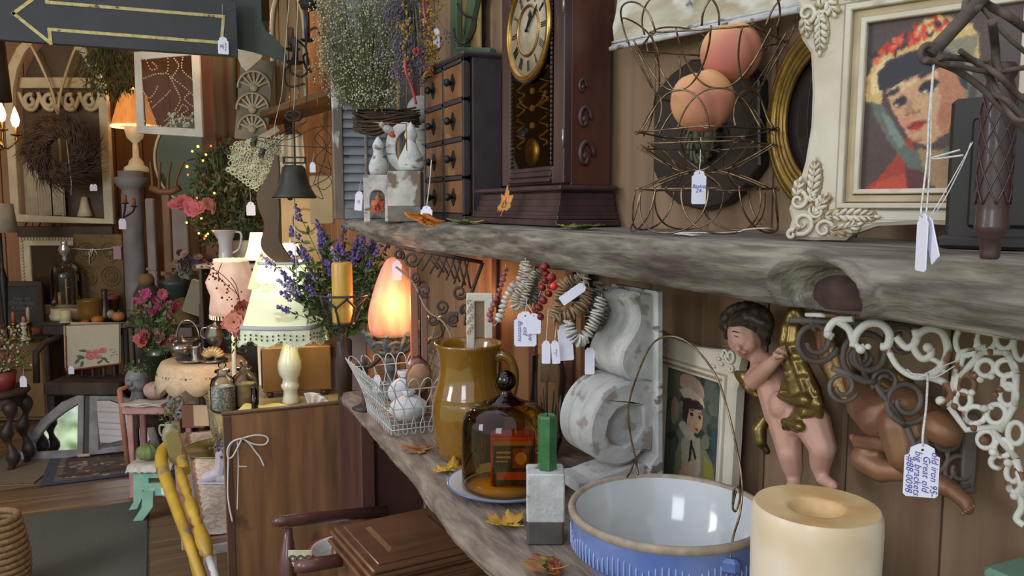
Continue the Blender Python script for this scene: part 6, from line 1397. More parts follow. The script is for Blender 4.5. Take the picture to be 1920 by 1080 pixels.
for i in range(24):
    u=.5+i/48;p=V(shp(u,1))/k
    for z_ in(10,17):
        m.box((p.x*1.07,p.y*1.07-.8,p.z-z_-3*abs(sin(u*28))),(2.2,1,3.4))
tag(m.build('lace_holes',DARKW,t),kind='stuff')
lo=V(t.location);bulb('table_lamp_bulb',lo+V((0,0,262*k)),2.2,(1,.86,.6),.03);bulb('table_lamp_under',lo+V((0,-.02,150*k)),.9,(1,.86,.62),.03)
# wooden drawer box, purple sign, bits around the lamp
t,k=F(536,742,2.88,'wooden_box','small brown wooden cabinet on bun feet behind the lamp base','box',z=TZ+.001,rz=CAM+.25)
M(k,False).box((22,20,52),(124,60,84),bev=2).build('case',mat('amber_oak',(138,96,52),(112,76,42),rough=.4,scale=8,stretch=(1,1,.3),coat=.2),t)
for x in(-28,70):M(k).ball((x,-4,5),(7,7,6),10).build('foot',DWOOD,t)
M(k,False).box((-41.5,20,52),(3,46,70),bev=1).build('side_panel',DARKW,t)
t,k=F(650,696,2.95,'small_sign_board','pale lilac-grey worn sign board standing behind the iron candelabra','sign',z=TZ+.001)
M(k,False).box((0,0,90),(78,6,178),bev=1.5).build('board',mat('lilac_grey_board',(142,132,142),(118,108,118),rough=.7,scale=8,c3=(96,76,66),s3=6,t3=(.56,.6)),t)
t,k=F(606,764,2.6,'lace_napkins','folded scalloped white lace napkins on the dresser beside the lamp','napkins',z=TZ+.001)
for i in range(5):
    a0=1.45-.28*i;m=M(k);g=[]
    for j in range(15):
        r_=6+44*j/14*(1-.08*i);g.append([V((-22+r_*cos(a0+q*.075)*(1+(.07*abs(sin(q*1.5))if j==14 else 0))+i*3,-i*4+2*sin(q),3+r_*sin(a0+q*.075)*.85))for q in range(-3,6)])
    m.sheet(g);m.build('napkin_fold',LACEW,t,solid=.003)
t,k=F(500,768,2.62,'folded_cloth','folded yellow-cream cloth lying on the dresser left of the lamp','cloth',z=TZ+.001)
for i in range(3):M(k).sheet([[V((lerp(-44,38,a/14),lerp(-26,20,b/6),5+i*5+2.4*sin(a*.6+i)+1.5*sin(b+i*2)))for a in range(15)]for b in range(7)]).build('fold',mat('yellow_cream_cloth',(206,192,126),(184,168,104),rough=.9,scale=14),t,solid=.004)
t,k=F(478,770,2.60,'glass_tube_vase','slim greenish glass tube standing left on the dresser edge','vase',z=TZ+.001);M(k).lathe([(0,0),(7,0),(7.5,4),(6,20),(6.5,56),(5.5,56),(5,6),(0,5)],18).build('glass_body',glassmat('smoky_green_glass',(150,160,140),.04,1.5),t)
t,k=F(664,752,2.55,'glass_jar','square clear glass jar at the right end of the dresser beside the wire basket','jar',z=TZ+.001)
M(k,False).box((0,0,27),(40,36,50),bev=4).build('glass_body',CLEAR,t);M(k,False).box((0,0,16),(35,31,26),bev=3).build('contents',mat('beige_contents',(150,136,112),(128,116,96),rough=.8,scale=30),t);M(k).tube([(-20,0,52),(0,-8,54),(20,0,52)],2,6).build('wire_rim',SILV,t)
# jars on the left front of the dresser
def jar(px,D,w,h,lab,fill,neck=True,zz=TZ,tall=1):
    t,k=F(px,700,D,'glass_jar',lab,'jar',z=zz+.001)
    M(k).lathe([(0,1),(w*.92,1),(w,5),(w,h*.66),(w*.86,h*.8),(w*.42,h*.88),(w*.4,h*.93),(w*.62,h*.95),(w*.6,h),(0,h)],28).build('glass_body',CLEAR,t)
    M(k).lathe([(0,3),(w*.88,3),(w*.93,7),(w*.93,h*.6),(0,h*.62)],24).build('contents',fill,t)
    M(k).lathe([(w*.36,h*.93),(w*.4,h),(w*.16,h*1.05),(w*.34,h*1.1),(w*.3,h*1.17),(0,h*1.18)],20).build('stopper',CLEAR,t);return t,k
PEARL=mat('silver_beads',(206,206,198),(136,134,128),rough=.3,metal=0,scale=180,contrast=(.42,.55),bump=.8,bscale=220)
jar(417,2.66,23,78,'glass bottle jar filled with silver beads at the left end of the dresser',PEARL)
jar(459,2.72,24,74,'clear glass jar of tan paper scraps next to the silver bead jar',mat('tan_scraps',(176,150,112),(150,122,86),rough=.8,scale=20))
# ---------------------------------------------------------------- pink table, runner, mirror tray, hurricane, baby shoe
PZ=.50
pt=thing('pink_table','low table with pink painted legs and worn white apron left of the cupboard door','table',(.36,3.3,0))
M(1,False).box((-.02,0,PZ-.02),(.60,1.32,.03),bev=.004).build('top',mat('pinkish_wood_top',(176,136,116),(154,116,98),rough=.6,scale=8),pt)
M(1,False).box((-.02,-.655,PZ-.045),(.5,.02,.035),bev=.004).build('apron',mat('worn_white_apron',(196,192,190),(160,150,146),rough=.7,scale=14),pt)
LILAC=mat('pale_pink_leg',(214,188,200),(196,170,182),rough=.6,scale=6)
for x,y in((-.235,-.62),(.235,-.62),(-.235,.62),(.235,.62)):M(1,False).box((x,y,(PZ-.04)/2),(.042,.042,PZ-.04),bev=.003).build('leg',LILAC,pt)
t=thing('lace_runner','cream lace runner with ruffled zigzag edge over the pink table','cloth',(.36,3.3,PZ-.004))
g=[[V((lerp(-.285,.24,i/20)+(.008*sin(j*1.9)*(1 if i<2 else 0)),lerp(-.63,.62,j/60)-(.03*sin(i*.5)if j==0 else 0),(.006+.003*sin(j*1.9+i)*(1 if i<4 else .2)if i>1 else-.012-.010*(1-i)+.004*sin(j*1.9))))for i in range(21)]for j in range(61)]
M(1).sheet(g).build('lace_cloth',mat('runner_lace',(214,204,190),(186,172,156),rough=.9,scale=70,contrast=(.45,.55)),t,solid=.002)
m=M(1)
for j in range(64):m.tube([(-.268+.012*(q%2)+.0*q,-.60+j*.0192+q*.008,.0085)for q in range(3)],.0016,4)
tag(m.build('grey_zigzag',mat('grey_thread',(140,136,134),rough=.8),t),kind='stuff')
c=at(412,838,Z=PZ+.01);t=thing('mirror_tray','round gold-brown mirror tray lying on the lace runner','tray',(c.x,c.y,PZ+.006))
M(1).lathe([(0,.003),(.145,.003),(.148,.006),(.152,.004),(.150,.0),(0,0)],48).build('tray_body',mat('speckled_gold_mirror',(168,150,96),(120,104,62),rough=.25,metal=.6,scale=12),t)
t=thing('mercury_hurricane','gold and silver mercury glass hurricane vase on the mirror tray','vase',(c.x+.015,c.y-.01,PZ+.0125));k=3.05/1500
M(k).lathe([(0,0),(24,0),(14,8),(13,14),(22,24),(27,50),(29,80),(33,108),(36,112),(34,110),(26,80),(0,20)],32).build('glass_body',mat('mercury_glass',(176,168,110),(214,212,190),rough=.15,metal=.75,scale=60,contrast=(.4,.55),bump=.5,bscale=80),t)
c=at(408,903,Z=PZ+.01);t=thing('baby_shoe','white laced baby shoe stuffed with dried flowers on the lace runner','shoe',(c.x,c.y,PZ+.008),rz=CAM+pi);k=(c.y*cos(TH)+c.x*sin(TH))/1500
SHOE=mat('white_leather',(212,206,214),(192,184,196),rough=.5,scale=20)
C=lambda a,b,c_,r0,d_,e,f_,r1:(V((a,b,c_))*k,V((d_,e,f_))*k,r0*k,r1*k)
blob('upper',[C(22,0,10,10,8,0,13,12),C(8,0,13,12,-6,0,20,13),C(-6,0,20,13,-10,0,40,13),C(-10,0,40,13,-12,0,58,14),C(-14,0,10,11,-6,0,12,12)],SHOE,t,vox=.0016,it=4)
M(k,False).prism([(p[0],p[1])for p in[(-26,0),(34,0),(35,3),(-27,3)]],-12,12).build('sole',SHOE,t)
for i in range(5):M(k).tube([(10-i*4.2,-12,24+i*6.5),(2-i*3.4,-15,28+i*7),(6-i*3,-12,32+i*7)],1,5).build('lace',LACEW,t)
m=M(k);R=random.Random(8)
for i in range(150):m.ball((-12+R.gauss(0,9),R.gauss(0,8),70+R.gauss(0,10)),R.uniform(1.5,3.6),5)
tag(m.build('dried_flowers',mat('dried_mauve',(150,130,130),(112,96,92),rough=.9,scale=60),t),kind='stuff')
# small pieces at the back of the pink table
t,k=F(368,803,3.75,'brown_book','brown board with torn cream paper label on the pink table','book',z=PZ+.012)
M(k,False).box((-4,0,24),(42,8,44),bev=1).build('board',mat('brown_card_board',(122,84,62),rough=.7),t);M(k,False).box((12,-5,26),(28,1,40),bev=.4).build('torn_paper',mat('torn_paper',(196,170,138),rough=.8),t)
t,k=F(332,790,3.9,'iron_scroll','grey wrought scroll ornament leaning at the back of the pink table','ornament',z=PZ+.012)
for c_ in((0,34,18),(3,10,9)):M(k).tube([(c_[0]+c_[2]*(1-.7*i/24)*cos(i*.42+2),0,c_[1]+c_[2]*(1-.7*i/24)*sin(i*.42+2))for i in range(25)],2.6,7).build('scroll',WGREY,t)
M(k).tube([(-14,0,44),(-12,0,24),(4,0,2)],2.8,7).build('bar',WGREY,t)
for i,(x,y,w,h,c1,lb)in enumerate(((352,735,24,16,(196,160,140),'pinkish folded cloth near the iron scroll'),(372,722,20,40,(130,146,134),'grey-green wooden link behind the brown book'))):
    t,k=F(x,y,4.0,'folded_cloth' if i==0 else 'wooden_link',lb,'cloth' if i==0 else 'ornament',z=PZ+.012 if i==0 else PZ+.012)
    if i==0:M(k).ball((0,0,34),(24,12,34),12,f=lambda q:1+.12*noise.noise(q*3)).build('fold',mat('pinkish_cloth',c1,rough=.9),t)
    else:M(k).tube([(12*cos(a*pi/8),0,40+34*sin(a*pi/8))for a in range(16)],6,8,closed=True).build('link',mat('grey_green_paint',c1,rough=.7),t)
t,k=F(322,835,3.5,'green_vase','pale green ceramic vase of dried stems beside the yellow chair','vase',z=PZ+.008);M(k).lathe([(0,0),(11,0),(17,14),(15,30),(9,40),(11,44),(9,43),(0,30)],20).build('vase_body',mat('celadon',(150,156,128),rough=.3,coat=.4),t)
M(k).tube(smooth_path([(-8,0,38),(-20,0,38),(-21,0,24),(-14,0,14)],5),2,7).build('handle',MATS['celadon'],t)
foliage(t,k,STEMG,60,(-12,16,44,84),12,31,stemm=STEMG,base=(0,0,40))
# ---------------------------------------------------------------- yellow chair
def ychair():
    t=thing('yellow_chair','worn yellow painted chair with turned spindle leaning by the pink table','chair',(-.02,2.55,.0))
    o=V(t.location)
    def P(x,y,D=2.6):return at(x,y,D=D)-o
    k=2.6/1500
    def tb(pts,r,nm,flat=None):M().tube(smooth_path([P(*p)for p in pts],6),r,10).build(nm,YELP,t)
    # broad bent back/arm loop
    pts=smooth_path([(322,832,2.85),(306,846,2.80),(303,870,2.74),(314,905,2.68),(330,950,2.6),(352,1010,2.5),(384,1100,2.4)],6)
    n=len(pts);M().tube([P(*p)for p in pts],[lerp(14,9,i/n)*k for i in range(n)],10).build('arm_bow',YELP,t)
    M().tube(smooth_path([P(322,832,2.85),P(334,842,2.83),P(342,866,2.78),(P(346,884,2.74))],5),12*k,10).build('arm_bow',YELP,t)
    M(1,False).prism([(p.x,p.z)for p in[P(310,842),P(322,832),P(338,838),P(346,862),P(346,890),P(334,908),P(320,896)]],P(325,860,2.78).y-.01,P(325,860,2.78).y+.01,bev=.002).build('back_splat',mat('olive_worn_splat',(150,132,74),(130,118,86),rough=.5,scale=9),t)
    prof=[]
    a,b=P(336,880,2.68),P(392,1046,2.42);d=b-a
    for i,r in enumerate((7,8,9,10,10,9.5,8,10,7,7,11,12,12,12,11,8,10.5,7,11,12,13,14,14,13,12,9,7)):prof.append((a+d*i/26,r*k*.95))
    M().tube([p for p,_ in prof],[r for _,r in prof],14).build('turned_spindle',YELP,t)
    M().tube([b,b+d*.25],6.5*k,10).build('spindle_foot',WHITEC2,t)
    M().tube([P(326,925,2.7),P(352,1010,2.6),P(378,1110,2.5)],8*k,10).build('back_leg',YELP,t)
    M(1,False).box(P(330,1210,2.3),(.30,.30,.035),r=(0,0,.3),bev=.01).build('seat',YELP,t)
    s=P(330,1210,2.3)
    for x,y in((-.12,-.12),(.12,-.12),(-.12,.12),(.12,.12)):M().tube([s+V((x,y,0)),V((s.x+x*1.15,s.y+y*1.15,0))],[.018,.013],10).build('leg',YELP,t)
ychair()
for i,(x,y,w,h,lb)in enumerate(((308,912,12,16,'small white tag on the floor side of the yellow chair, upper of two'),(323,918,13,22,'white tag behind the yellow chair, lower of two'))):
    price_tag(at(x,y,D=2.9),w*.0019,h*.0019,lb,strings=([at(x,y-22,D=2.88),at(x,y,D=2.9)],))
# ---------------------------------------------------------------- green stool and pumpkin
def pumpkin(px,py,D,r,m,lab,n=10,z=None,sq=.78):
    t,k=F(px,py,D,'pumpkin',lab,'pumpkin',z=z);m_=M(k)
    m_.ball((0,0,r*sq),(r,r,r*sq),40,f=lambda q:(1-.10*(1-abs(cos(math.atan2(q.y,q.x)*n/2)))**1.5*0-.09*abs(cos(math.atan2(q.y,q.x)*n/2))**4)*(1-.22*math.exp(-((1-abs(q.z))/.10))));m_.build('pumpkin_body',m,t)
    M(k).tube([(0,0,r*sq*1.55),(1,0,r*sq*1.95),(5,0,r*sq*2.3)],[r*.11,r*.08,r*.1],8).build('stem',mat('pumpkin_stem',(104,92,62),rough=.8),t);return t,k
t,k=F(285,955,3.95,'green_stool','small mint green stool with curved splayed legs and cut-out rail','stool',z=0.0)
M(k,False).prism([(-32,62),(-30,100),(36,100),(44,60),(52,42),(20,50),(-14,50)],-4,4,holes=([(-2,74),(-2,84),(20,84),(18,74)],),bev=1).build('side_rail',MINT,t)
for pts in([(-30,62),(-12,62),(-12,50),(-24,26),(-40,24),(-30,40)],[(-12,60),(8,60),(6,30),(-14,4),(-34,2),(-16,28)],[(36,60),(54,60),(66,34),(80,6),(64,4),(48,34)]):M(k,False).prism(pts,-9,-1,bev=1).build('leg',MINT,t)
M(k,False).prism([(20,60),(40,60),(30,30),(44,2),(30,2),(16,30)],60,68,bev=1).build('leg',MINT,t)
M(k,False).box((4,28,102),(84,74,8),bev=3).build('seat',MINT,t)
M(k).sheet([[V((lerp(-40,44,i/16),lerp(-14,50,j/6)if j else-15,(108.5 if j else 96+4*abs(sin(i*1.3)))))for i in range(17)]for j in range(7)]).build('scalloped_cover',LACEW,t,solid=.002)
o_=V(t.location)
pumpkin(277,848,3.98,21,mat('sage_pumpkin',(132,150,92),(108,126,74),rough=.5,scale=12),'sage green ribbed pumpkin on the mint green stool',z=o_.z+110*k)
# ---------------------------------------------------------------- pink stand with planter head and pumpkin
t,k=F(275,745,4.25,'pink_stand','dusty pink slatted stand with tall thin legs left of the pink table','stand',z=0);H=(at(275,757,D=4.25).z)/k
M(k,False).box((14,14,H-8),(104,70,16),bev=2).build('top',PINKP,t)
for x,y in((-28,-10),(60,-10),(-28,40),(60,40)):M(k,False).box((x,y,(H-16)/2),(11,9,H-16),r=(0,.015,0),bev=1.5).build('leg',PINKP,t)
M(k).tube([(-43,-14,H+30),(-40,-14,H-30),(-34,-14,H-120)],5,8).tube([(-43,-14,H+30),(-36,30,H+30)],4,8).build('side_rail',mat('orange_pine_rail',(176,120,92),(156,104,80),rough=.6,scale=10),t)
M(k,False).box((14,-6,H-100),(84,6,10),bev=1).build('stretcher',PINKP,t)
tz=H*k
c_,k2=F(272,760,4.24,'folded_cloth','folded cream napkin under the pale pink pumpkin','cloth',z=tz+.001)
for i in range(2):M(k2).sheet([[V((lerp(-34,40,a/10)+b*2,lerp(-26,16,b/6),2+i*3+1.2*sin(a+b+i)))for a in range(11)]for b in range(7)]).build('fold',LACEW,c_,solid=.004)
pumpkin(293,752,4.27,22,mat('pale_pink_pumpkin',(196,166,152),(176,146,134),rough=.6,scale=10),'pale pink ribbed pumpkin on the pink stand',z=tz+.022,n=12)
t,k=F(258,740,4.33,'head_planter','grey stone head planter with sprouting greens on the pink stand','planter',z=tz+.001)
STN=mat('grey_stone',(150,148,148),(112,110,112),rough=.8,scale=14,bump=.6)
M(k).lathe([(0,0),(16,0),(12,8),(10,18),(0,20)],18).ball((0,0,38),(21,20,24),22,f=lambda q:1+.05*noise.noise(q*4)).build('head',STN,t)
M(k).ball((-2,-20,36),(3.4,4,6),8).build('nose',STN,t);M(k).tube([(-7,-18.5,27),(-1,-20,26),(5,-18.5,27)],1.7,6).build('lips',STN,t)
for x in(-9,6):M(k).tube([(x-4,-18,41),(x,-19.5,42.5),(x+4,-18.4,41)],1.5,6).build('eyelid',STN,t)
foliage(t,k,GRN2,90,(-22,22,54,70,-14,14),9,9,stemm=GRN,base=(0,0,50))
# ---------------------------------------------------------------- half-round window sashes
def sash():
    t,k=F(158,852,4.93,'half_round_window','pair of grey half-round window sashes with mirror panes standing on the floor','window',z=.016,rz=CAM+.06);t.rotation_euler.x=-.15
    def P(x,y):return(x-158,852-y)
    # left quarter: outline traced as an arc frame of real timber
    L=[P(40,862),P(52,822),P(80,782),P(118,750),P(158,733),P(158,851)];Lh=[P(62,843),P(70,822),P(92,793),P(120,771),P(147,754),P(147,840)]
    Rr=[P(168,850),P(168,732),P(205,733),P(240,746),P(268,770),P(288,800),P(298,832),P(298,838)];Rh=[P(186,840),P(183,748),P(206,748),P(232,758),P(256,780),P(274,806),P(280,828)]
    M(k,False).prism(L,-6,6,holes=(Lh,),bev=1.5).build('left_sash',WGREY,t);M(k,False).prism(Rr,-6,6,holes=(Rh,),bev=1.5).build('right_sash',WGREY,t)
    M(k,False).prism([P(159,851),P(159,730),P(167,730),P(167,851)],-3,8).build('centre_gap_post',DARKW,t)
    mi=bpy.data.materials.new('mirror');mi.use_nodes=True;b=mi.node_tree.nodes['Principled BSDF'];b.inputs['Metallic'].default_value=1;b.inputs['Roughness'].default_value=.03;b.inputs['Base Color'].default_value=(.85,.87,.88,1)
    M(k,False).prism(Lh,1,2).build('mirror_pane',mi,t);M(k,False).prism(Rh,1,2).build('mirror_pane',mi,t).rotation_euler.x=.10
    M(k).tube([(-8,-7,2),(14,-7,3)],3,7).build('handle',WPAINT,t)
    return mi
MIRROR=sash()
# ---------------------------------------------------------------- bench-chair with embroidered cloth
t,k=F(190,800,5.15,'settle_chair','dark wooden chair behind the half-round windows draped with an embroidered cloth','chair',z=0);H=at(190,612,D=5.15).z/k
M(k,False).box((0,0,H-6),(118,8,12),bev=3).build('crest_rail',DARKW,t)
for x in(-54,54):M(k,False).box((x,0,H/2+40),(9,9,H-84),bev=2).build('back_post',DARKW,t)
for x in(-30,-10,10,30):M(k).tube([(x,0,H-10),(x,0,H-160)],3,7).build('spindle',DARKW,t)
sz=at(190,715,D=5.0).z/k;M(k,False).box((0,-20,sz-10),(140,80,24),bev=4).build('seat',DARKW,t)
for x in(-60,60):
    for y in(-48,14):M(k,False).box((x,y,(sz-20)/2),(10,10,sz-20),bev=2).build('leg',DARKW,t)
M(k).tube([(-66,0,H-16),(-84,-20,H-24),(-90,-40,H-40),(-86,-50,sz)],6,8).build('arm',DARKW,t)
e,k=F(182,606,5.06,'embroidered_cloth','cream cloth with red border and embroidered rose spray draped on the chair back','cloth')
R=random.Random(3);sh=[('p',[(0,0),(.03,0),(.045,1),(0,1)],(130,56,52)),('s',0,.99,1,.99,.02,(130,56,52)),('s',.985,0,.985,1,.012,(130,56,52))]
for x,y,a,b,r_ in((.22,.80,.08,.03,2.2),(.28,.72,.08,.04,.6),(.30,.88,.07,.03,1.8),(.70,.82,.07,.03,.4),(.62,.88,.06,.03,2.5),(.32,.58,.07,.03,.3),(.76,.9,.05,.02,.8)):sh.append(('e',x,y,a,b,r_,(84,92,76)))
for x,y,a in((.46,.72,.10),(.55,.64,.07),(.68,.62,.075),(.42,.62,.05),(.60,.76,.06)):sh+=[('e',x,y,a,a*.9,0,(176,104,100)),('e',x+.01,y-.01,a*.6,a*.5,0,(196,128,120)),('e',x,y,a*.25,a*.2,0,(150,74,76))]
for y,a,b in((.62,.80,.90),(.69,.84,.92),(.76,.82,.96)):sh.append(('s',a,y,b,y-.01,.007,(110,100,92)))
painting('embroidered_panel',100*k,86*k,90,sh,(184,174,150),e,x0=-54*k,z0=-90*k,posf=lambda u,v:((-56+u*104-v*3)*k,(-9-1.2*sin(u*9)*v)*k,(0-4*(1-u)-v*86+u*v*10)*k),warp=.004,jit=.08,matl=MATS['woven_wool'])
M(k).sheet([[V((-56+u*10.4,-8+y_*4.5,.6-.4*(10-u)))for u in range(11)]for y_ in range(5)]).sheet([[V((-56+u*10.4,11,-8*v))for u in range(11)]for v in range(9)]).sheet([[V((-58-u*1.2-v*.3,-6+u*1.0,-4-10*v))for u in range(4)]for v in range(9)]).build('folded_back',mat('cream_linen',(184,174,150),rough=.9),e)
price_tag(at(133,687,D=4.98),11*.0033,15*.0033,'white price tag at the lower left corner of the embroidered cloth',strings=([at(128,640,D=4.98),at(133,687,D=4.98)],),r=.001)
# ---------------------------------------------------------------- sideboard, dark table, things on them
SB=thing('sideboard','yellow-brown wooden sideboard cupboard along the back on the left','sideboard',at(60,800,D=5.75));SB.rotation_euler.z=CAM+.05;SB.location.z=0;k=5.75/1500;H=at(60,632,D=5.75).z/k
OAK=mat('honey_oak',(128,102,62),(104,82,50),rough=.5,scale=6,stretch=(1,1,.25))
M(k,False).box((-48,30,H/2),(162,60,H-8),bev=2).build('case',OAK,SB);M(k,False).box((-48,27,H-3),(172,72,7),bev=3).build('top',OAK,SB)
for x in(-100,-48,4):M(k,False).box((x,-1,H/2-6),(48,4,H-34),bev=2).build('door',OAK,SB)
M(k,False).box((0,-5,H-58),(16,3,3),bev=1).build('handle',BRASS,SB)
HZ=H*k+.003
BT=thing('back_table','dark table along the back wall under tin panel, cloche and gourds','table',at(185,700,D=5.72));BT.rotation_euler.z=CAM;BT.location.z=0;k=5.72/1500;BH=at(185,600,D=5.72).z
M(k,False).box((-26,16,BH/k-4),(138,66,8),bev=2).build('top',DARKW,BT)
for x,y in((-88,-10),(36,-10),(-88,42),(36,42)):M(k,False).box((x,y,(BH/k-8)/2),(10,10,BH/k-8),bev=2).build('leg',DARKW,BT)
M(k,False).box((-26,-12,BH/k-16),(130,5,18),bev=1).build('apron',DARKW,BT)
def onz(px,D,name,lab,cat,z,rz=CAM):return F(px,600,D,name,lab,cat,z=z,rz=rz)
def stick(px,D,z,h,mc,ch,cc,lab,clab):
    t,k=onz(px,D,'candlestick',lab,'candlestick',z);M(k).lathe([(0,0),(11,0),(12,3),(6,6),(4,10),(6,14),(3,20),(6,25),(3.5,30),(5,h-8),(6.5,h-2),(5,h),(0,h)],18).build('turned_body',mc,t)
    c,k=onz(px,D,'taper_candle',clab,'candle',z+h*k+.0005);M(k).lathe([(0,0),(3.4,0),(3,ch),(1,ch+3),(0,ch+3)],12).build('wax_body',mat('wax_'+clab[:6],cc,rough=.5),c)
stick(25,5.62,HZ,32,BRASS,18,(190,96,70),'brass candlestick farthest left on the sideboard','orange short taper candle on the left brass stick')
stick(53,5.62,HZ,36,BRASS,22,(206,196,166),'tallest brass candlestick, third on the sideboard','cream taper candle on the tallest brass stick')
stick(44,5.58,HZ,34,CER,8,(210,150,110),'white china candlestick between two brass ones','tiny peach candle stub on the white china stick')
t,k=onz(124,5.6,'pillar_candle','squat cream pillar candle in front of the glass cloche','candle',BH+.001);M(k).lathe([(0,0),(10,0),(10,22),(0,23)],20).build('wax_body',mat('cream_wax',(206,196,150),rough=.5),t);M(k).lathe([(0,-.0),(12,0),(12,1),(0,1)],16).build('saucer',CER,t)
t,k=onz(78,5.6,'black_box','small flat black box on the sideboard beside the candlesticks','box',HZ);M(k,False).box((0,0,5),(32,16,10),bev=2).build('box_body',BLACKBOX,t)
t,k=onz(66,5.75,'small_pumpkin_decor','small orange gourd behind the brass candlesticks','gourd',HZ);M(k).ball((0,0,9),(10,10,9),14).build('gourd_body',mat('dull_orange',(150,100,56),rough=.6),t);M(k).tube([(0,0,17),(2,0,22)],1.6,6).build('stem',STEMG,t)
t,k=onz(128,5.78,'glass_cloche','tall clear glass cloche with ornate knob and white base on the back table','cloche',BH+.001)
M(k).lathe([(0,0),(30,0),(31,8),(28,12),(28,20),(0,22)],32).build('base',WPAINT,t)
M(k).lathe([(27,22),(27.5,80),(25,94),(17,104),(7,109),(3,110)],36).build('dome',CLEAR,t)
M(k).lathe([(3,109),(5,113),(3,117),(9,124),(10,132),(5,140),(7,143),(3,148),(0,149)],18).build('knob',mat('knob_glass_silver',(200,200,196),rough=.1,metal=.7),t)
M(k).tube([(4,-8,26),(4,-8,76)],1.6,6).tube([(-14,0,26),(-14,0,50)],3,6).build('figurine_inside',mat('pale_copper',(190,140,100),rough=.4,metal=.3),t)
t,k=onz(170,5.62,'mustard_crock','mustard brown stoneware crock on the back table below the tin panel','crock',BH+.001);M(k).lathe([(0,0),(19,0),(21,20),(22,40),(24,43),(22,42),(19,4),(0,3)],28).build('crock_body',mat('crock_glaze',(128,92,42),(106,76,36),rough=.3,scale=8,coat=.4),t)
for i,(px,D,r,sq,c,c2,lb,nm)in enumerate(((183,5.5,11,.8,(206,130,62),(186,110,50),'orange mini pumpkin right of the cream candle','pumpkin'),(222,5.62,12,.85,(196,132,84),(176,112,70),'larger orange pumpkin at the right end of the back table','pumpkin'),(160,5.5,8,.6,(170,106,60),(150,90,50),'small flat orange pumpkin left of the mini pumpkin','pumpkin'),(204,5.68,13,.9,(112,112,84),(176,172,140),'green and white striped gourd on the back table','gourd'),(187,5.68,12,.9,(122,118,88),(166,160,128),'smaller striped gourd behind the orange mini pumpkin','gourd'))):
    t,k=onz(px,D,nm,lb,nm,BH+.001)
    M(k).ball((0,0,r*sq),(r,r,r*sq),24,f=lambda q:(1-.07*abs(cos(math.atan2(q.y,q.x)*4.5))**3)*(1-.18*math.exp(-((1-abs(q.z))/.12)))).build('body',mat('gourd_%d'%i,c,c2,rough=.5,scale=9,stretch=(4,4,.4)if nm=='gourd' else(1,1,1),contrast=(.45,.5)if nm=='gourd' else(.35,.65)),t);M(k).tube([(0,0,r*sq*1.7),(2,0,r*sq*2.2)],1.6,6).build('stem',MATS['pumpkin_stem'],t)
t,k=onz(212,5.82,'terracotta_pot','small terracotta pot at the foot of the grey column','pot',BH+.001);M(k).lathe([(0,0),(8,0),(10,34),(12,34),(12,42),(10,42),(8,10),(0,8)],20).build('pot_body',mat('terracotta',(140,84,60),rough=.6),t)
t,k=onz(198,5.66,'brown_bottle','brown bottle-shaped lamp foot between the crock and gourds','bottle',BH+.001);M(k).lathe([(0,0),(11,0),(10,10),(7,24),(5,50),(6,60),(0,60)],18).build('bottle_body',DWOOD,t)
# chalkboard, white carved frame, tin panel
t,k=F(42,600,5.85,'chalkboard','small framed chalkboard with faint chalk writing standing on the sideboard','chalkboard',z=HZ)
M(k,False).prism([(-42,0),(42,0),(42,100),(-42,100)],-3,3,holes=([(-32,10),(32,10),(32,90),(-32,90)],),bev=1).build('frame',DARKW,t)
M(k,False).box((0,1,50),(66,2,82)).build('slate',mat('chalk_slate',(62,62,62),(52,52,54),rough=.8,scale=6),t)
text_part('3 for 45\nOld Bottles\n& Crocks',60*k,60*k,t,False,y=-.003,m=mat('chalk',(110,108,104),rough=.9)).location=(0,0,90*k)
t,k=F(144,532,6.0,'carved_mirror','white carved frame mirror standing behind the glass cloche','mirror',z=BH+.001);zb=(at(144,532,D=6.0).z-BH)/k
M(k,False).prism([(-102,0),(96,0),(96,zb+90),(-102,zb+90)],-4,4,holes=([(-82,18),(76,18),(76,zb+71),(-82,zb+71)],),bev=2).build('frame',WPAINT,t)
for n_ in range(34):M(k).ball((-97+n_*5.7,-6,zb+84),(2.6,2,3.2),6).build('carved_bead',WPAINT,t)
for n_ in range(17):M(k).ball((-96,-6,zb-16+n_*6),(3.2,2,2.6),6).build('carved_bead',WPAINT,t)
M(k,False).prism([(-84,16),(78,16),(78,zb+73),(-84,zb+73)],1,2).build('mirror_glass',mat('dusky_mirror',(86,76,66),rough=.1,metal=.6),t)
t,k=F(190,600,5.88,'tin_ceiling_panel','olive brown pressed-tin panel with string and pink tag leaning behind the gourds','panel',z=BH+.001,rz=CAM);TIN=mat('pressed_tin',(116,90,50),(92,72,42),rough=.45,metal=.3,scale=12,bump=.5)
M(k,False).box((0,3,78),(92,4,154),bev=1).build('sheet',TIN,t)
for cx,cz in((-22,120),(22,120),(-22,76),(22,76),(-22,32),(22,32)):
    for q_ in(18,12,6):M(k).tube([(cx+q_*cos(a*pi/8),.5,cz+q_*sin(a*pi/8))for a in range(16)],1.2,5,closed=True).build('embossed_ring',TIN,t)
    m=M(k)
    for a in range(8):m.ball((cx+9*cos(a*pi/4),.5,cz+9*sin(a*pi/4)),(3.2,1,1.6),6,rot=Matrix.Rotation(-a*pi/4,3,'Y'))
    m.build('embossed_petals',TIN,t)
M(k).tube(smooth_path([(-48,-1,128),(0,-2,126),(46,-1,132)],5),.9,5).build('string',STRING,t)
for pts in([(-8,-2,128),(-14,-2,118),(-16,-2,100)],[(-8,-2,128),(-2,-2,122),(0,-2,116)],[(-8,-2,128),(-16,-2,120),(-12,-2,114),(-8,-2,126)]):M(k).tube(smooth_path(pts,4),.8,5).build('bow',STRING,t)
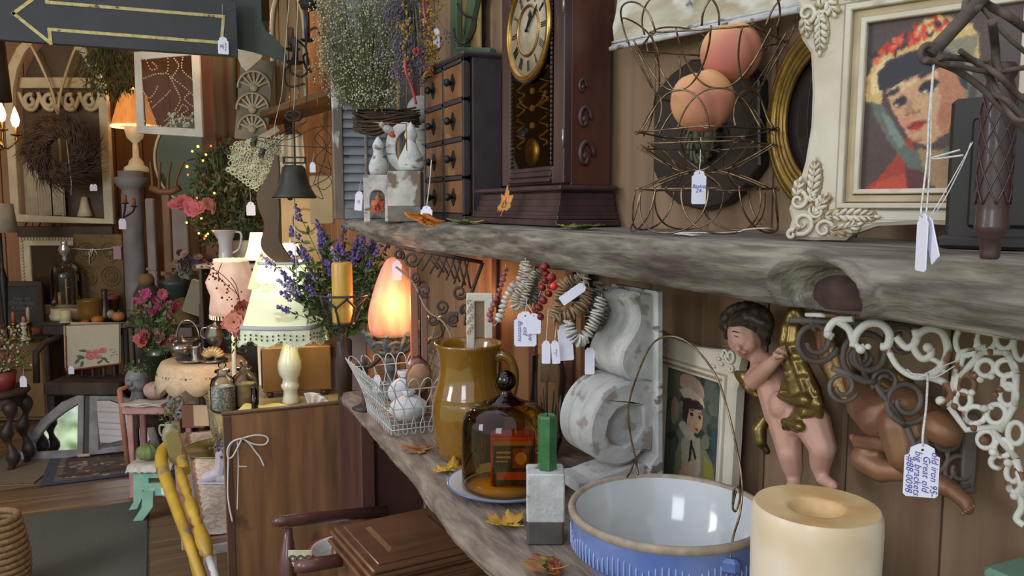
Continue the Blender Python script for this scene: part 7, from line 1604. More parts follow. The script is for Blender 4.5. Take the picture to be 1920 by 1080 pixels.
q=thing('pink_tag','dusty pink rectangular tag strung on the pressed-tin panel','tag',at(220,474,D=5.82),rz=CAM);M(5.82/1500,False).box((0,0,0),(15,1,25),bev=.3).build('card',mat('pink_card',(176,136,148),rough=.8),q);M(5.82/1500).tube([(0,0,12),(2,0,15)],.5,4).build('string',STRING,q)
# dark table with flowers, left edge
t,k=F(-10,800,4.75,'barley_table','dark carved side table at the left edge carrying a pot of red berries','table',z=0);H=at(0,728,D=4.75).z/k
M(k).lathe([(0,H-10),(58,H-10),(62,H-6),(60,H),(0,H)],36).build('top',DARKW,t)
M(k,False).box((0,0,H-22),(96,60,24),bev=3).build('apron',DARKW,t)
for x in(-40,42):
    for y in(-24,24):M(k).tube([(x+5*sin(i*.5),y,H-20-(H-20)*i/20)for i in range(21)],[9+4*sin(i*.9)for i in range(21)],10).build('leg',DARKW,t)
tz=H*k
price_tag(at(43,706,D=4.6),13*.0031,20*.0031,'white price tag hanging at the front of the dark carved table',strings=([at(44,690,D=4.62),at(43,706,D=4.6)],),r=.001)
t,k=F(8,720,4.72,'berry_plant','red and cream berry plant in a red pot on the dark table','plant',z=tz+.001);M(k).lathe([(0,0),(16,0),(22,34),(19,34),(0,30)],20).build('pot',mat('red_pot',(128,50,46),rough=.5),t)
foliage(t,k,GRN2,260,(-56,54,30,118,-22,22),9,13,stemm=STEMG,base=(0,0,30))
m=M(k);m2=M(k);R=random.Random(7)
for i in range(150):(m if i%3==0 else m2).ball((R.gauss(0,22),R.uniform(-22,18),R.uniform(34,118)),R.uniform(1.4,3.4),6)
tag(m.build('berry',mat('red_berry',(160,58,54),rough=.5),t),kind='stuff');tag(m2.build('bloom',mat('cream_bloom',(186,168,140),rough=.8),t),kind='stuff')
# grey lampshades and sconce at far left
t,k=F(2,470,5.3,'grey_lamp','lamp with pale grey shade cut by the left edge above the chalkboard','lamp',z=HZ);z_=(at(2,436,D=5.3).z-HZ)/k
M(k).lathe([(30,z_),(24,z_+54)],28).build('shade',mat('grey_linen_shade',(166,158,140),(150,142,124),rough=.8,scale=20),t,solid=.002);M(k).lathe([(0,0),(14,0),(5,6),(3,30),(8,z_*.6),(3,z_*.7),(3,z_+10),(0,z_+10)],16).build('stem',BLACKM,t)
t,k=F(-6,190,5.0,'dark_lampshade','dark brown hanging lampshade cut by the upper left edge','lampshade');M(k).lathe([(25,0),(19,110),(18,112)],28).build('shade',mat('dark_brown_shade',(62,50,42),(50,40,34),rough=.7,scale=12),t,solid=.002);M(k).tube([(0,0,100),(0,0,330)],.8,5).build('cord',BLACKM,t)
t,k=F(14,250,5.3,'wall_sconce','brass candle sconce with two lit flame bulbs at the left edge','sconce')
for x,z in((-9,20),(16,10)):
    M(k).tube(smooth_path([(-22,10,-20),(x*.3-6,0,-28),(x,0,-14),(x,0,z-16)],5),1.5,7).build('arm',BRASS,t);M(k).lathe([(0,z-16),(9,z-14),(10,z-12),(3,z-11),(3,z),(0,z)],14,(x,0,0)).build('drip_pan',BRASS,t)
    M(k).lathe([(0,z),(5,z+4),(7.5,z+14),(5,z+26),(1.5,z+36),(0,z+40)],14,(x,0,0)).build('flame_bulb',mat('flame_bulb',(255,220,150),rough=.4,emis=(255,206,130),es=7),t)
M(k).ball((-22,12,-20),(8,3,12),10).build('wall_plate',BRASS,t)
# ---------------------------------------------------------------- cathedral mirror frame with twig wreath
def cathedral():
    D=5.9;t,k=F(120,420,D,'arched_window_frame','tall white gothic arched window frame with mirror panes behind the twig wreath','window')
    def P(x,y):return(x-120,420-y)
    out=[P(24,416),P(24,210),P(26,170),P(36,130),P(54,98),P(76,78),P(96,68),P(120,62),P(145,68),P(168,84),P(192,118),P(207,150),P(215,190),P(215,420)]
    hole=[P(40,402),P(40,212),P(42,172),P(52,136),P(68,106),P(88,86),P(120,74),P(148,84),P(172,112),P(190,145),P(198,190),P(198,410)]
    M(k,False).prism(out,-5,5,holes=(hole,),bev=1.5).build('frame',WPAINT,t)
    M(k).tube([P3 for P3 in[(0,0,4),(0,0,220)]],2.6,4).build('mullion',WPAINT,t)
    for s_ in(-1,1):M(k).tube(smooth_path([(x,0,z)for x,z in((0,200),(s_*6,236),(s_*18,272),(s_*32,306),(s_*42,326))],5),2.6,6).build('tracery',WPAINT,t)
    # what the panes mirror: gingerbread trim, dim room and pale curtains hang behind the open frame
    M(k,False).prism(hole,26,28).build('dusky_backing',mat('dusky_room_brown',(92,76,60),(74,60,48),rough=.5,scale=3),t)
    M(k,False).box((0,18,262),(158,4,20),bev=1).build('white_rail',WPAINT,t)
    gb=M(k)
    for cx in(-58,-22,16,54):gb.tube([(cx+12*(1-.6*i/18)*cos(i*.36+1),14,228+13*(1-.6*i/18)*sin(i*.36+1))for i in range(19)],4.2,7).tube(smooth_path([(cx-20,14,244),(cx-8,14,216),(cx+8,14,214),(cx+18,14,236)],4),4,6)
    gb.build('gingerbread_trim',WPAINT,t)
    for x0,x1 in((-80,-56),(-56,-30),(-28,-4)):
        M(k).sheet([[V((lerp(x0,x1,a/10),16+2.4*sin(a*1.6),lerp(16,110,b/6)+6*sin(a*.3)*(b==6)))for a in range(11)]for b in range(7)]).build('curtain_fold',mat('pale_curtain',(176,164,140),(154,142,120),rough=.9,scale=10),t)
    M(k).lathe([(0,14),(14,14),(9,30),(5,50),(0,52)],12,(32,16,0)).build('white_vase_shape',WPAINT,t)
    for i in range(6):M(k).tube([(-70+i*26,2,4),(-70+i*26,-6,-4)],1.5,5).build('hook',BLACKM,t)
    M(k,False).box((0,4,-14),(180,6,20),bev=1).build('hook_rail',DARKW,t)
    w,k=F(118,282,5.6,'twig_wreath','shaggy dark twig wreath hanging on the white arched window frame','wreath')
    R=random.Random(21);m=M(k)
    for i in range(2300):
        a=R.uniform(0,2*pi);r0=R.uniform(22,52);sp=R.uniform(.3,.9);da=R.uniform(.2,.75);r1=r0+R.uniform(8,46)*(1.0 if R.random()<.35 else .55)
        y=R.uniform(-14,4)
        p0=V((r0*cos(a),y,r0*sin(a)));p1=V(((r0+r1)/2*cos(a+da*.5),y-3,(r0+r1)/2*sin(a+da*.5)));p2=V((r1*cos(a+da),y+R.uniform(-8,3),r1*sin(a+da)*.93))
        m.tube([p0,p1,p2],[1.1,.9,.3],3,cap=False)
    tag(m.build('twigs',mat('shaggy_twig',(96,76,62),(60,48,42),rough=.9,scale=30),w,fixn=False),kind='stuff')
    M(k).tube([(14,-12,20),(20,-14,-60),(18,-14,-84)],.7,4).build('string',STRING,w)
    for x in(172,178):price_tag(at(x,346,D=5.5),8*.0036,12*.0036,'tiny %s price tag hanging from the twig wreath'%('left' if x==172 else 'right'),r=.001)
cathedral()
t,k=F(205,105,5.3,'cedar_swag','drooping cedar greenery hanging below the arrow board','greenery');foliage(t,k,CEDAR,900,(-58,50,-74,24,-20,20),15,17,w=.09,droop=1.3,stemm=STEMG,base=(0,0,60))
# ---------------------------------------------------------------- column, lamp with pleated shade
D=5.85;t,k=F(258,600,D,'plaster_column','grey marbled plaster column carrying the pleated lamp','column',z=0);H=at(258,322,D=D).z/k
COLM=mat('grey_marbled_plaster',(150,144,144),(112,108,112),rough=.7,scale=5,contrast=(.3,.7))
M(k).lathe([(0,0),(25,0),(25,10),(22,18),(19,30),(18,H-46),(17,H-34),(22,H-30),(28,H-22),(29,H-12),(22,H-10),(22,H),(0,H)],36).build('shaft',COLM,t)
t,k=F(256,322,D,'pleated_lamp','lit lamp with orange pleated shade and white alabaster base on the column','lamp',z=H*k+.001)
ALAB=mat('alabaster',(214,204,178),(190,176,146),rough=.3,scale=6,emis=(255,220,160),es=.12)
M(k).lathe([(0,0),(22,0),(21,8),(14,12),(12,20),(6,26),(5,48),(4,52),(14,62),(18,78),(17,82),(6,84),(4,96),(0,96)],24).build('base',ALAB,t)
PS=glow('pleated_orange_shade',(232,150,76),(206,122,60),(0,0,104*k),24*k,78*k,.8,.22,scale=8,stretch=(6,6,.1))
m=M(k);m.sheet([[V((r*cos(a*pi/48),r*sin(a*pi/48),z))for a in range(97)for r in((lerp(39,19,q/6)+(1.2 if a%2 else 0)),)]for q in range(7)for z in(lerp(82,148,q/6),)]);m.build('pleated_shade',PS,t,solid=.002)
M(k).tube([(39*cos(a*pi/24),39*sin(a*pi/24),83)for a in range(48)],2.4,6,closed=True).build('lit_hem',mat('lit_hem',(255,226,160),rough=.5,emis=(255,214,140),es=2.2),t)
M(k).ball((0,0,152),3,8).build('finial',mat('tiny_finial',(255,230,180),rough=.3,emis=(255,220,150),es=2),t)
lo=V(t.location);bulb('pleated_lamp_bulb',lo+V((0,-.02,78*k)),3,(1,.66,.32),.04);bulb('pleated_lamp_top',lo+V((0,0,165*k)),3,(1,.62,.28),.04)
# framed pane with bead swirls
t,k=F(258,258,4.5,'beaded_window_pane','white framed glass pane decorated with strings of pearl beads','window')
M(k,False).prism([(0,8),(124,0),(122,166),(2,156)],-4,4,holes=([(15,22),(109,16),(108,150),(14,142)],),bev=1.2).build('frame',mat('grey_white_frame',(206,202,194),(186,180,172),rough=.6,scale=8),t)
R=random.Random(11);BEAD=mat('pearl_bead',(206,190,158),rough=.25)
proto=None
for pts in([(18,108),(40,116),(62,120),(64,150)],[(64,116),(76,92),(84,70),(74,50),(62,24)],[(24,48),(40,62),(58,78),(66,86)],[(16,30),(30,22),(46,22)],[(92,146),(90,124),(108,106)],[(72,108),(88,96),(108,78)],[(24,142),(32,124),(44,128),(34,138)],[(76,144),(84,132),(78,120),(68,108)],[(16,84),(26,72),(38,84),(44,96)],[(54,30),(66,40),(80,48),(88,60),(98,52),(86,44)],[(100,80),(92,72),(98,64),(108,56)],[(30,66),(20,58),(28,44),(36,32),(26,26)]):
    s0=smooth_path([(x,-3,z)for x,z in pts],12);sp=[s0[0]]
    for p in s0:
        if(p-sp[-1]).length>4:sp.append(p)
    for p in sp:
        if proto is None:q=proto=M(k).ball((0,0,0),1.5,6).build('bead',BEAD,t)
        else:q=proto.copy();COL.objects.link(q)
        q.location=V(p)*k
M(k,False).prism([(14,20),(110,14),(109,152),(13,144)],0,.8).build('pane',glassmat('old_pane',(236,230,222),.05,1.08),t)
m=M(k)
for i in range(46):x,z=R.uniform(60,106),R.uniform(18,44);m.ball((x,-2,z),R.uniform(1.4,3.6),6)
tag(m.build('glass_gems',mat('glass_gem',(176,180,170),rough=.1,metal=.3),t),kind='stuff')
M(k).tube([(20,0,158),(24,0,330)],.7,5).tube([(104,0,164),(106,0,330)],.7,5).build('hanging_wire',BLACKM,t)
t,k=F(422,180,4.4,'moss_panel','dark mossy green hanging cloth right of the beaded window pane','cloth')
M(k).sheet([[V((lerp(-22,24,a/14),4*sin(a*.9)+2*sin(b*.7),lerp(-76,90,b/12)+(4*sin(a*1.7)if b==0 else 0)))for a in range(15)]for b in range(13)]).build('cloth_folds',mat('moss_green_velvet',(66,72,40),(92,62,40),rough=.9,scale=4,stretch=(2,1,.4)),t,solid=.006)
t,k=F(392,180,5.0,'wooden_post','reddish brown wooden post behind the mossy cloth','post',z=0);M(k,False).box((0,0,420),(28,20,840),bev=2).build('timber',mat('red_brown_post',(122,74,48),(96,58,40),rough=.6,scale=6,stretch=(2,2,.2)),t)
# sconce with red candles, tag
t,k=F(240,400,5.35,'wall_sconce','dark iron wall sconce with two short red candles left of the column','sconce')
M(k).tube(smooth_path([(-26,6,-12),(-10,0,-8),(8,0,2),(14,0,14)],5),1.8,6).tube(smooth_path([(-26,6,-12),(-8,0,-2),(-4,0,18)],5),1.8,6).build('arm',BI2,t)
for x,z in((-4,20),(12,14)):M(k).lathe([(0,z-3),(6,z-2),(6,z),(0,z)],12,(x,0,0)).build('drip_pan',BI2,t);M(k).lathe([(0,z),(3.4,z),(3,z+14),(0,z+15)],10,(x,0,0)).build('red_candle',mat('dull_red_wax',(150,84,66),rough=.6),t)
price_tag(at(229,410,D=5.3),14*.0035,20*.0035,'white tag hanging under the iron sconce beside the column',strings=([at(230,396,D=5.3),at(229,410,D=5.3)],),scallop=False,r=.001)
# ---------------------------------------------------------------- antler-like wooden rake head, posts, oval mirror
t,k=F(318,520,5.3,'wooden_rack','tall brown wooden rack with four curved prongs beside the column','rack',z=0);H=at(318,352,D=5.3).z/k
WR=mat('mid_brown_wood',(128,90,58),(98,68,46),rough=.5,scale=8,stretch=(1,1,.3))
M(k,False).box((0,0,(H-12)/2),(16,8,H-12),bev=2).box((0,0,(H-160)),(30,8,8),bev=1).build('post',WR,t)
M(k).tube([(-28,0,H),(-10,0,H-8),(10,0,H-8),(26,0,H)],6.5,9).build('crossbar',WR,t)
for x,dx in((-24,-2),(-12,4),(4,8),(18,18)):M(k).tube(smooth_path([(x,0,H-4),(x+dx*.2,0,H+18),(x+dx,0,H+48)],5),[3.4-.11*i for i in range(11)],8).build('prong',WR,t)
M(k).tube([(-40,0,H+2),(-20,0,H)],1.2,5).build('nail',BI2,t)
M(k,False).box((0,0,10),(60,60,16),bev=3).build('foot',WR,t)
t,k=F(350,300,5.9,'oval_mirror','large dim oval mirror with pale rim behind the string lights','mirror')
M(k).tube([(60*cos(a*pi/24),0,78*sin(a*pi/24))for a in range(48)],2.6,7,closed=True).build('rim',WPAINT,t);M(k,False).prism([(60*cos(a*pi/24),78*sin(a*pi/24))for a in range(48)],1,3).build('mirror_glass',mat('dim_mirror',(88,92,80),rough=.12,metal=.5),t)
for i,(px,w)in enumerate(((292,16),(346,30))):
    t,k=F(px,600,5.8,'white_pillar',('slim pale pillar right of the grey column','broad pale pillar behind the wooden rack')[i],'post',z=0);H=at(px,372,D=5.8).z/k;M(k,False).box((0,0,H/2),(w,12,H),bev=2).box((0,-3,H-130),(w+3,14,5),bev=1).build('timber',mat('pale_pillar_paint',(156,146,138),(140,130,124),rough=.7,scale=6),t)
# ---------------------------------------------------------------- greenery with fairy lights
t,k=F(420,360,4.3,'evergreen_tree','dark evergreen with amber fairy lights left of the sock stretcher','tree')
foliage(t,k,GRN,1500,(-56,70,-110,96,-40,30),17,41,w=.16,stemm=STEMG,base=(0,0,-110))
foliage(t,k,mat('olive_sprig',(112,104,62),(84,84,52),rough=.8,scale=30),420,(-60,74,-90,40,-46,-10),14,43,w=.2,name='sprig')
M(k).tube([(0,0,-120),(2,0,0),(4,0,90)],3,7).build('trunk',TWIG,t)
M(k).tube([(0,0,-118),(0,0,-420)],5,8).build('trunk',TWIG,t)
FL=mat('amber_fairy_bulb',(255,190,70),rough=.4,emis=(255,170,50),es=9);FR=mat('red_fairy_bulb',(230,80,40),rough=.4,emis=(240,80,30),es=4)
fb=thing('fairy_lights','string of tiny amber and red fairy lights in the evergreen','lights',at(380,340,D=4.1),rz=CAM);k=4.1/1500;pr=[]
for i,(x,y)in enumerate(((377,276),(366,285),(391,291),(385,302),(355,313),(401,275),(356,328),(404,362),(371,371),(378,409),(350,417),(372,437),(389,438),(385,442),(382,447))):
    q=(x-380,-8,340-y);pr.append(q);M(k).ball(q,2.5 if i in(0,4)else 2,8).build('fairy_bulb',FR if i in(5,6,8,14)else FL,fb)
M(k).tube(smooth_path(sorted(pr,key=lambda p:-p[2]),4),.5,4).build('light_wire',GRN,fb)
bulb('fairy_glow',at(375,340,D=4.0),.5,(1,.6,.2),.15);bulb('fairy_glow_low',at(375,430,D=4.0),.4,(1,.6,.2),.15)
def flowers(px,py,D,nm,lb,cs,n,sx,sz,r,seed,leaf_m=GRN,leafbox=None,z=None,pot=None,cat='flowers',petal=True):
    t,k=F(px,py,D,nm,lb,cat,z=z);R=random.Random(seed);ms=[M(k)for _ in cs]
    for i in range(n):
        c=V((R.gauss(0,sx*.5),R.gauss(0,6),R.gauss(0,sz*.5)));c.x=max(-sx,min(sx,c.x));c.z=max(-sz,min(sz,c.z));m=ms[R.randrange(len(cs))]
        nv=V((R.gauss(0,.6),-1,R.gauss(0,.6)+.3)).normalized();q=nv.to_track_quat('Z','Y').to_matrix()
        for ring,(rr_,n_,lift)in enumerate(((1,9,.15),(.65,7,.4),(.35,5,.6))):
            for a in range(n_):
                an=2*pi*a/n_+ring*.4;u=V((cos(an),sin(an),lift));s_=V((-sin(an),cos(an),0))*r*rr_*.52
                m.add([c+q@(u*r*.1),c+q@(u*r*rr_*.6+s_),c+q@(u*r*rr_),c+q@(u*r*rr_*.6-s_)],[(0,1,2,3)],True)
    for m,c_ in zip(ms,cs):tag(m.build('blossom',c_,t,fixn=False),kind='stuff')
    if leafbox:foliage(t,k,leaf_m,leafbox[4],leafbox[:4]+(-16,12),leafbox[5],seed+1,stemm=STEMG,base=(0,0,leafbox[2]))
    if pot:M(k).lathe(pot[0],20).build('pot',pot[1],t)
    return t,k
flowers(290,570,4.6,'pink_flowers','bunch of magenta pink flowers on tall green stems above the stone head',(PINKF,PINKF,PINK2),22,36,20,11,3,GRN2,(-46,40,-86,14,420,13))
flowers(300,640,4.55,'coral_flowers','coral pink trumpet flowers below the magenta bunch',(PINK2,mat('coral',(196,86,80),rough=.8)),10,54,24,12,5,GRN,(-30,40,-60,20,160,14))
t,k=F(300,720,4.6,'tall_glass_vase','tall dark green glass vase holding the pink and coral flowers','vase',z=.35);M(k).lathe([(0,0),(16,0),(18,30),(22,110),(26,130),(24,130),(18,20),(0,10)],20).build('vase_body',mat('dark_green_glassy',(56,72,44),rough=.2,coat=.4),t)
s_=thing('plant_stool','small dark stool under the tall green vase','stool',at(300,720,D=4.6));s_.location.z=0;M(1,False).box((0,0,.33),(.26,.26,.03),bev=.004).build('seat',DARKW,s_)
for x,y in((-.1,-.1),(.1,-.1),(-.1,.1),(.1,.1)):M(1,False).box((x,y,.157),(.03,.03,.314),bev=.002).build('leg',DARKW,s_)
flowers(360,492,4.9,'purple_mums','dark purple and cream mums behind the crocks',(mat('dusky_mum',(104,64,84),rough=.8),mat('cream_mum',(150,120,100),rough=.8),mat('plum_mum',(74,50,66),rough=.8)),34,34,18,9,8,GRN,(-34,30,-30,10,90,10))
flowers(352,388,4.05,'pink_peony','dusty pink peonies among the evergreen',(PINK2,mat('dusty_peony',(160,90,100),rough=.8)),6,20,12,17,9)
flowers(392,384,4.02,'pink_peony','smaller faded pink peony right of the larger ones',(mat('faded_peony',(170,104,92),rough=.8),),3,12,10,13,14)
flowers(446,600,3.35,'peach_roses','peach-coloured roses left of the floral lampshade',(ROSE,mat('salmon_rose',(214,140,116),rough=.8)),9,20,34,20,12,GRN,(-16,24,-60,-20,60,14))
t,k=F(330,700,4.35,'evergreen_stand','dark stand behind the pink stand','stand',z=0)
bpy.data.objects.remove(t)
# crocks, hat form, books
back=thing('middle_table','dark table in the middle distance holding crocks, hat and silver','table',at(350,700,D=4.75));back.rotation_euler.z=CAM;back.location.z=0;k=4.75/1500;MH=at(350,602,D=4.75).z
M(k,False).box((10,30,MH/k-5),(230,90,8),bev=2).build('top',DARKW,back)
for x,y in((-96,-8),(116,-8),(-96,68),(116,68)):M(k,False).box((x,y,(MH/k-9)/2),(9,9,MH/k-9),bev=2).build('leg',DARKW,back)
t,k=F(278,600,4.85,'stoneware_crock','dark glazed stoneware jug with cork on the middle table','crock',z=MH+.001);M(k).lathe([(0,0),(21,0),(24,10),(24,46),(16,62),(8,66),(8,74),(0,74)],28).build('crock_body',mat('dark_crock',(82,78,72),(62,58,56),rough=.25,scale=6,coat=.6),t);M(k).lathe([(8,66),(14,62),(14,76),(9,84),(0,84)],16).build('cork_cover',mat('burlap',(120,92,60),rough=.9),t)
t,k=F(330,600,5.02,'green_bin','dark green lidded tin behind the hat form','tin',z=MH+.001);M(k).lathe([(0,0),(26,0),(26,56),(28,58),(28,64),(10,70),(6,76),(0,77)],28).build('tin_body',mat('dark_green_tin',(74,84,74),(60,68,62),rough=.4,scale=6),t)
t,k=F(343,598,4.7,'hat_form','olive brown dome-shaped hat on the middle table','hat',z=MH+.001);M(k).lathe([(30,0),(28,16),(22,34),(12,44),(0,47)],30,wob=lambda a,z:1+.02*sin(3*a)).lathe([(30,0),(31,3),(29,4)],30).build('hat_body',mat('olive_felt',(104,84,42),(88,70,36),rough=.9,scale=20),t)
for i,(x,z,w,h,a,c,lb)in enumerate(((372,0,40,62,.35,(128,118,96),'old grey-brown book leaning behind the pink fringed lampshade'),(362,0,14,52,.2,(190,178,146),'torn cream paper standing beside the leaning book'))):
    t,k=F(x,600,4.6+.06*i,'old_book' if i==0 else 'paper_sheet',lb,'book' if i==0 else 'paper',z=MH+.06);M(k,False).box((0,0,h/2),(w,8 if i==0 else 2,h),r=(0,a,0),bev=1).build('cover' if i==0 else 'sheet',mat('old_book_%d'%i,c,rough=.8),t)
    if i==0:M(k,False).box((1,0,h/2),(w-4,6,h+2),r=(0,a,0)).build('pages',MATS['old_pages'],t)
t,k=F(392,600,4.5,'framed_picture','small dark framed picture with pink flower behind the silver','frame',z=MH+.001);M(k,False).prism([(-18,0),(18,0),(18,44),(-18,44)],-2,2,holes=([(-14,4),(14,4),(14,40),(-14,40)],),bev=.6).build('frame',DWOOD,t);M(k,False).box((0,1,22),(29,1,37)).build('picture',mat('dim_picture',(92,66,60),(140,70,90),rough=.5,scale=8),t)
# ---------------------------------------------------------------- silver on a lace-topped round table
D=3.85;c=at(380,676,D=D);t=thing('round_side_table','small round table under the scalloped doily, in front of the dark shelves','table',(c.x,c.y,0));k=D/1500;H=c.z
M(1).lathe([(0,H-.02),(70*k,H-.02),(72*k,H-.01),(70*k,H),(0,H)],36).build('top',DARKW,t);M(1).lathe([(0,0),(.14,0),(.05,.04),(.025,.1),(.03,H*.5),(.02,H-.02)],20).build('pedestal',DARKW,t)
t=thing('scalloped_doily','white scalloped lace doily draped over the round side table','doily',(c.x,c.y,H+.002),rz=CAM);m=M(k);g=[]
for j,(r,z)in enumerate(((4,0),(30,0),(60,.6),(72,0),(76,-12),(80,-28),(83,-44))):
    row=[]
    for a in range(97):
        an=2*pi*a/96;s_=abs(sin(an*6));rr_=r*(1+(.03*s_ if j>3 else 0));row.append(V((rr_*cos(an),rr_*sin(an),z*(.75+.25*s_ if j==6 else .8 if j>3 else 1)*(1.15 if sin(an)<0 else .8))))
    g.append(row)
m.sheet(g);m.build('lace_cloth',mat('doily_cloth',(214,190,156),(196,172,140),rough=.9,scale=50),t,solid=.002,fixn=False)
m=M(k)
for i in range(60):
    an=2*pi*i/60;m.tube([(79*cos(an)+1.8*cos(q),79*sin(an)-1,-20+1.8*sin(q))for q in(0,1,2,3,4,5)],.5,4,closed=True)
tag(m.build('eyelets',DARKW,t),kind='stuff')
def silver(dx,dy,nm,lb,prof,extra=None,cat='silver'):
    q=thing(nm,lb,cat,V((c.x,c.y,H+.006))+Matrix.Rotation(CAM,3,'Z')@V((dx*k,dy*k,0)),rz=CAM);M(k).lathe(prof,26).build('body',SILV,q)
    if extra:extra(q)
    return q
silver(-38,30,'silver_basket','silver bon-bon basket with tall hoop handle on the doily table',[(0,0),(16,0),(12,4),(6,8),(16,18),(24,30),(25,34),(20,32),(0,14)],lambda q:M(k).tube([(22*cos(a*pi/14),0,32+38*sin(a*pi/14))for a in range(15)],2.2,8).build('hoop_handle',SILV,q))
silver(-40,8,'silver_teapot','domed silver dish in front of the hoop-handled basket',[(0,0),(14,0),(12,3),(18,8),(24,18),(23,26),(16,34),(8,38),(2,40),(3,44),(0,45)],lambda q:M(k).tube([(20,0,12),(30,0,20),(34,0,30)],[4,3,2],8).build('spout',SILV,q))
silver(-14,6,'silver_cup','small silver cup right of the domed dish',[(0,0),(9,0),(8,3),(11,12),(10,22),(12,26),(10,25),(0,6)],lambda q:M(k).tube([(10,0,6),(17,0,10),(16,0,20),(10,0,22)],1.4,7).build('handle',SILV,q))
silver(16,26,'silver_sugar_urn','tall two-handled silver urn behind the small cup',[(0,0),(12,0),(9,3),(4,10),(5,18),(17,32),(20,44),(15,56),(16,60),(9,62),(4,66),(0,68)],lambda q:[M(k).tube(smooth_path([(s_*16,0,34),(s_*27,0,40),(s_*25,0,54),(s_*14,0,56)],5),1.5,7).build('handle',SILV,q)for s_ in(-1,1)])
silver(-8,-24,'silver_tray','shallow oval silver shell dish at the front of the doily table',[(0,0),(18,0),(28,4),(30,6),(27,6),(0,2)])
def shell(q):
    m=M(k)
    for i in range(9):a=lerp(-1.3,1.3,i/8);m.ball((22*sin(a)*.6,0,10+10*cos(a)),(5,6,10),8,rot=Matrix.Rotation(a,3,'Y'))
    m.build('shell_flutes',mat('gold_cream_shell',(206,176,124),(176,144,96),rough=.3,metal=.3,scale=10),q)
silver(30,-26,'shell_dish','fluted gold and cream shell dish at the right of the doily table',[(0,0),(16,0),(26,4),(24,6),(0,3)],shell)
# ---------------------------------------------------------------- pink fringed lamp, small lamps, pitcher
def shade_lamp(px,py,D,prof,m_,lb,zb,fringe=0,cat='lamp',nm='table_lamp',stemh=None,n=30,wob=None):
    t,k=F(px,py,D,nm,lb,cat);z0=-(t.location.z-zb)/k;M(k).lathe(prof,n,wob=wob).build('shade',m_,t,solid=.0015)
    M(k).lathe([(0,z0),(12,z0),(10,z0+6),(3,z0+12),(5,z0*.5),(3,0),(2,30),(0,30)],16).build('base',CER,t)
    if fringe:
        for i in range(36):a=2*pi*i/36;M(k).tube([(prof[0][0]*cos(a),prof[0][0]*sin(a),1),(prof[0][0]*cos(a),prof[0][0]*sin(a),-fringe)],1.6,5).build('fringe_tassel',LACEW,t)
    return t,k
G1=glow('pink_satin_shade',(226,190,168),(206,166,146),(0,0,60*3.5/1500),30*3.5/1500,80*3.5/1500,.5,.15,scale=16)
t,k=shade_lamp(436,588,3.5,[(40,0),(40,10),(37,34),(42,48),(45,60),(36,78),(31,98),(28,102)],G1,'lamp with pale pink ruffled satin shade and fringe behind the floral lamp',PZ+.007,fringe=8,wob=lambda a,z:1+.03*sin(a*10))
M(k).tube([(29*cos(a*pi/16),29*sin(a*pi/16),100+1*(a%2))for a in range(32)],3,6,closed=True).build('beaded_top',mat('lit_cream_beads',(255,226,180),rough=.5,emis=(255,220,170),es=.8),t)
bulb('pink_lamp_bulb',at(436,535,D=3.5),.9,(1,.72,.44),.03);bulb('pink_lamp_under',at(430,606,D=3.45),1.6,(1,.74,.48),.04)
G2=glow('small_cream_shade',(240,224,190),None,(0,0,20*3.9/1500),14*3.9/1500,50*3.9/1500,1.5,.6)
shade_lamp(482,487,3.72,[(23,0),(15,26),(11,50),(11,51)],G2,'small lit cream bell shade lamp left of the sock stretcher',PZ+.007)
G3=glow('cone_yellow_shade',(236,214,150),None,(0,0,20*3.2/1500),20*3.2/1500,70*3.2/1500,1.2,.5)
shade_lamp(500,540,3.1,[(34,0),(20,44),(10,66),(9,67)],G3,'pale yellow cone lampshade showing behind the floral shade',TZ+.001)
t_,k_=shade_lamp(545,478,3.02,[(22,0),(14,20),(13,22)],mat('white_lit_top',(255,236,200),rough=.6,emis=(255,232,190),es=1.6),'small white lit shade under the bell behind the lavender',TZ+.001)
bulb('small_lamp_bulb',at(500,430,D=3.7),1.2,(1,.75,.45),.04)
SHL=thing('tall_shelf_unit','tall cream shelf unit carrying pitcher and small lamps behind the pink lamp','shelf',at(470,600,D=4.14));SHL.location.z=0;SHL.rotation_euler.z=CAM;k=4.14/1500;H=at(470,494,D=4.14).z/k
M(k,False).box((-2,10,H-4),(180,60,8),bev=2).build('top',mat('cream_shelf_board',(186,176,160),(164,152,136),rough=.6,scale=6),SHL)
for x in(-84,80):M(k,False).box((x,10,(H-8)/2),(6,56,H-8),bev=1).build('side',DARKW,SHL)
M(k,False).box((-2,36,(H-8)/2),(160,4,H-8)).build('back',DARKW,SHL)
PZ2=H*k
t,k=F(424,490,4.1,'white_pitcher','white ironstone pitcher with flared lip on the tall shelf unit','pitcher',z=PZ2+.001);M(k).lathe([(0,0),(16,0),(14,6),(12,30),(13,44),(20,62),(22,64),(19,62),(11,42),(10,8),(0,6)],26,wob=lambda a,z:1+(.25*math.exp(-(math.atan2(sin(a-pi),cos(a-pi))/.4)**2)if z>44 else 0)).build('pitcher_body',mat('ironstone',(176,176,182),rough=.15,coat=.6),t)
M(k).tube(smooth_path([(18,0,60),(30,0,56),(26,0,30),(13,0,20)],5),2.4,8).build('handle',MATS['ironstone'],t)
t,k=F(456,490,4.2,'cream_planter','square cream planter in dark saucer beside the pitcher','planter',z=PZ2+.001);M(k,False).box((0,0,25),(42,34,34),taper=1.1,bev=2).build('pot_body',mat('cream_planter',(184,174,148),rough=.5),t);M(k).lathe([(0,0),(24,0),(26,6),(0,7)],20).build('saucer',DWOOD,t)
foliage(t,k,GRN,160,(-30,34,40,84,-14,14),13,77,stemm=STEMG,base=(0,0,36))
price_tag(at(470,380,D=3.9),17*.0026,24*.0026,'pinkish oval-cornered tag hanging in the evergreen near the sock stretcher',strings=([at(468,340,D=4.0),at(470,380,D=3.9)],),r=.001)
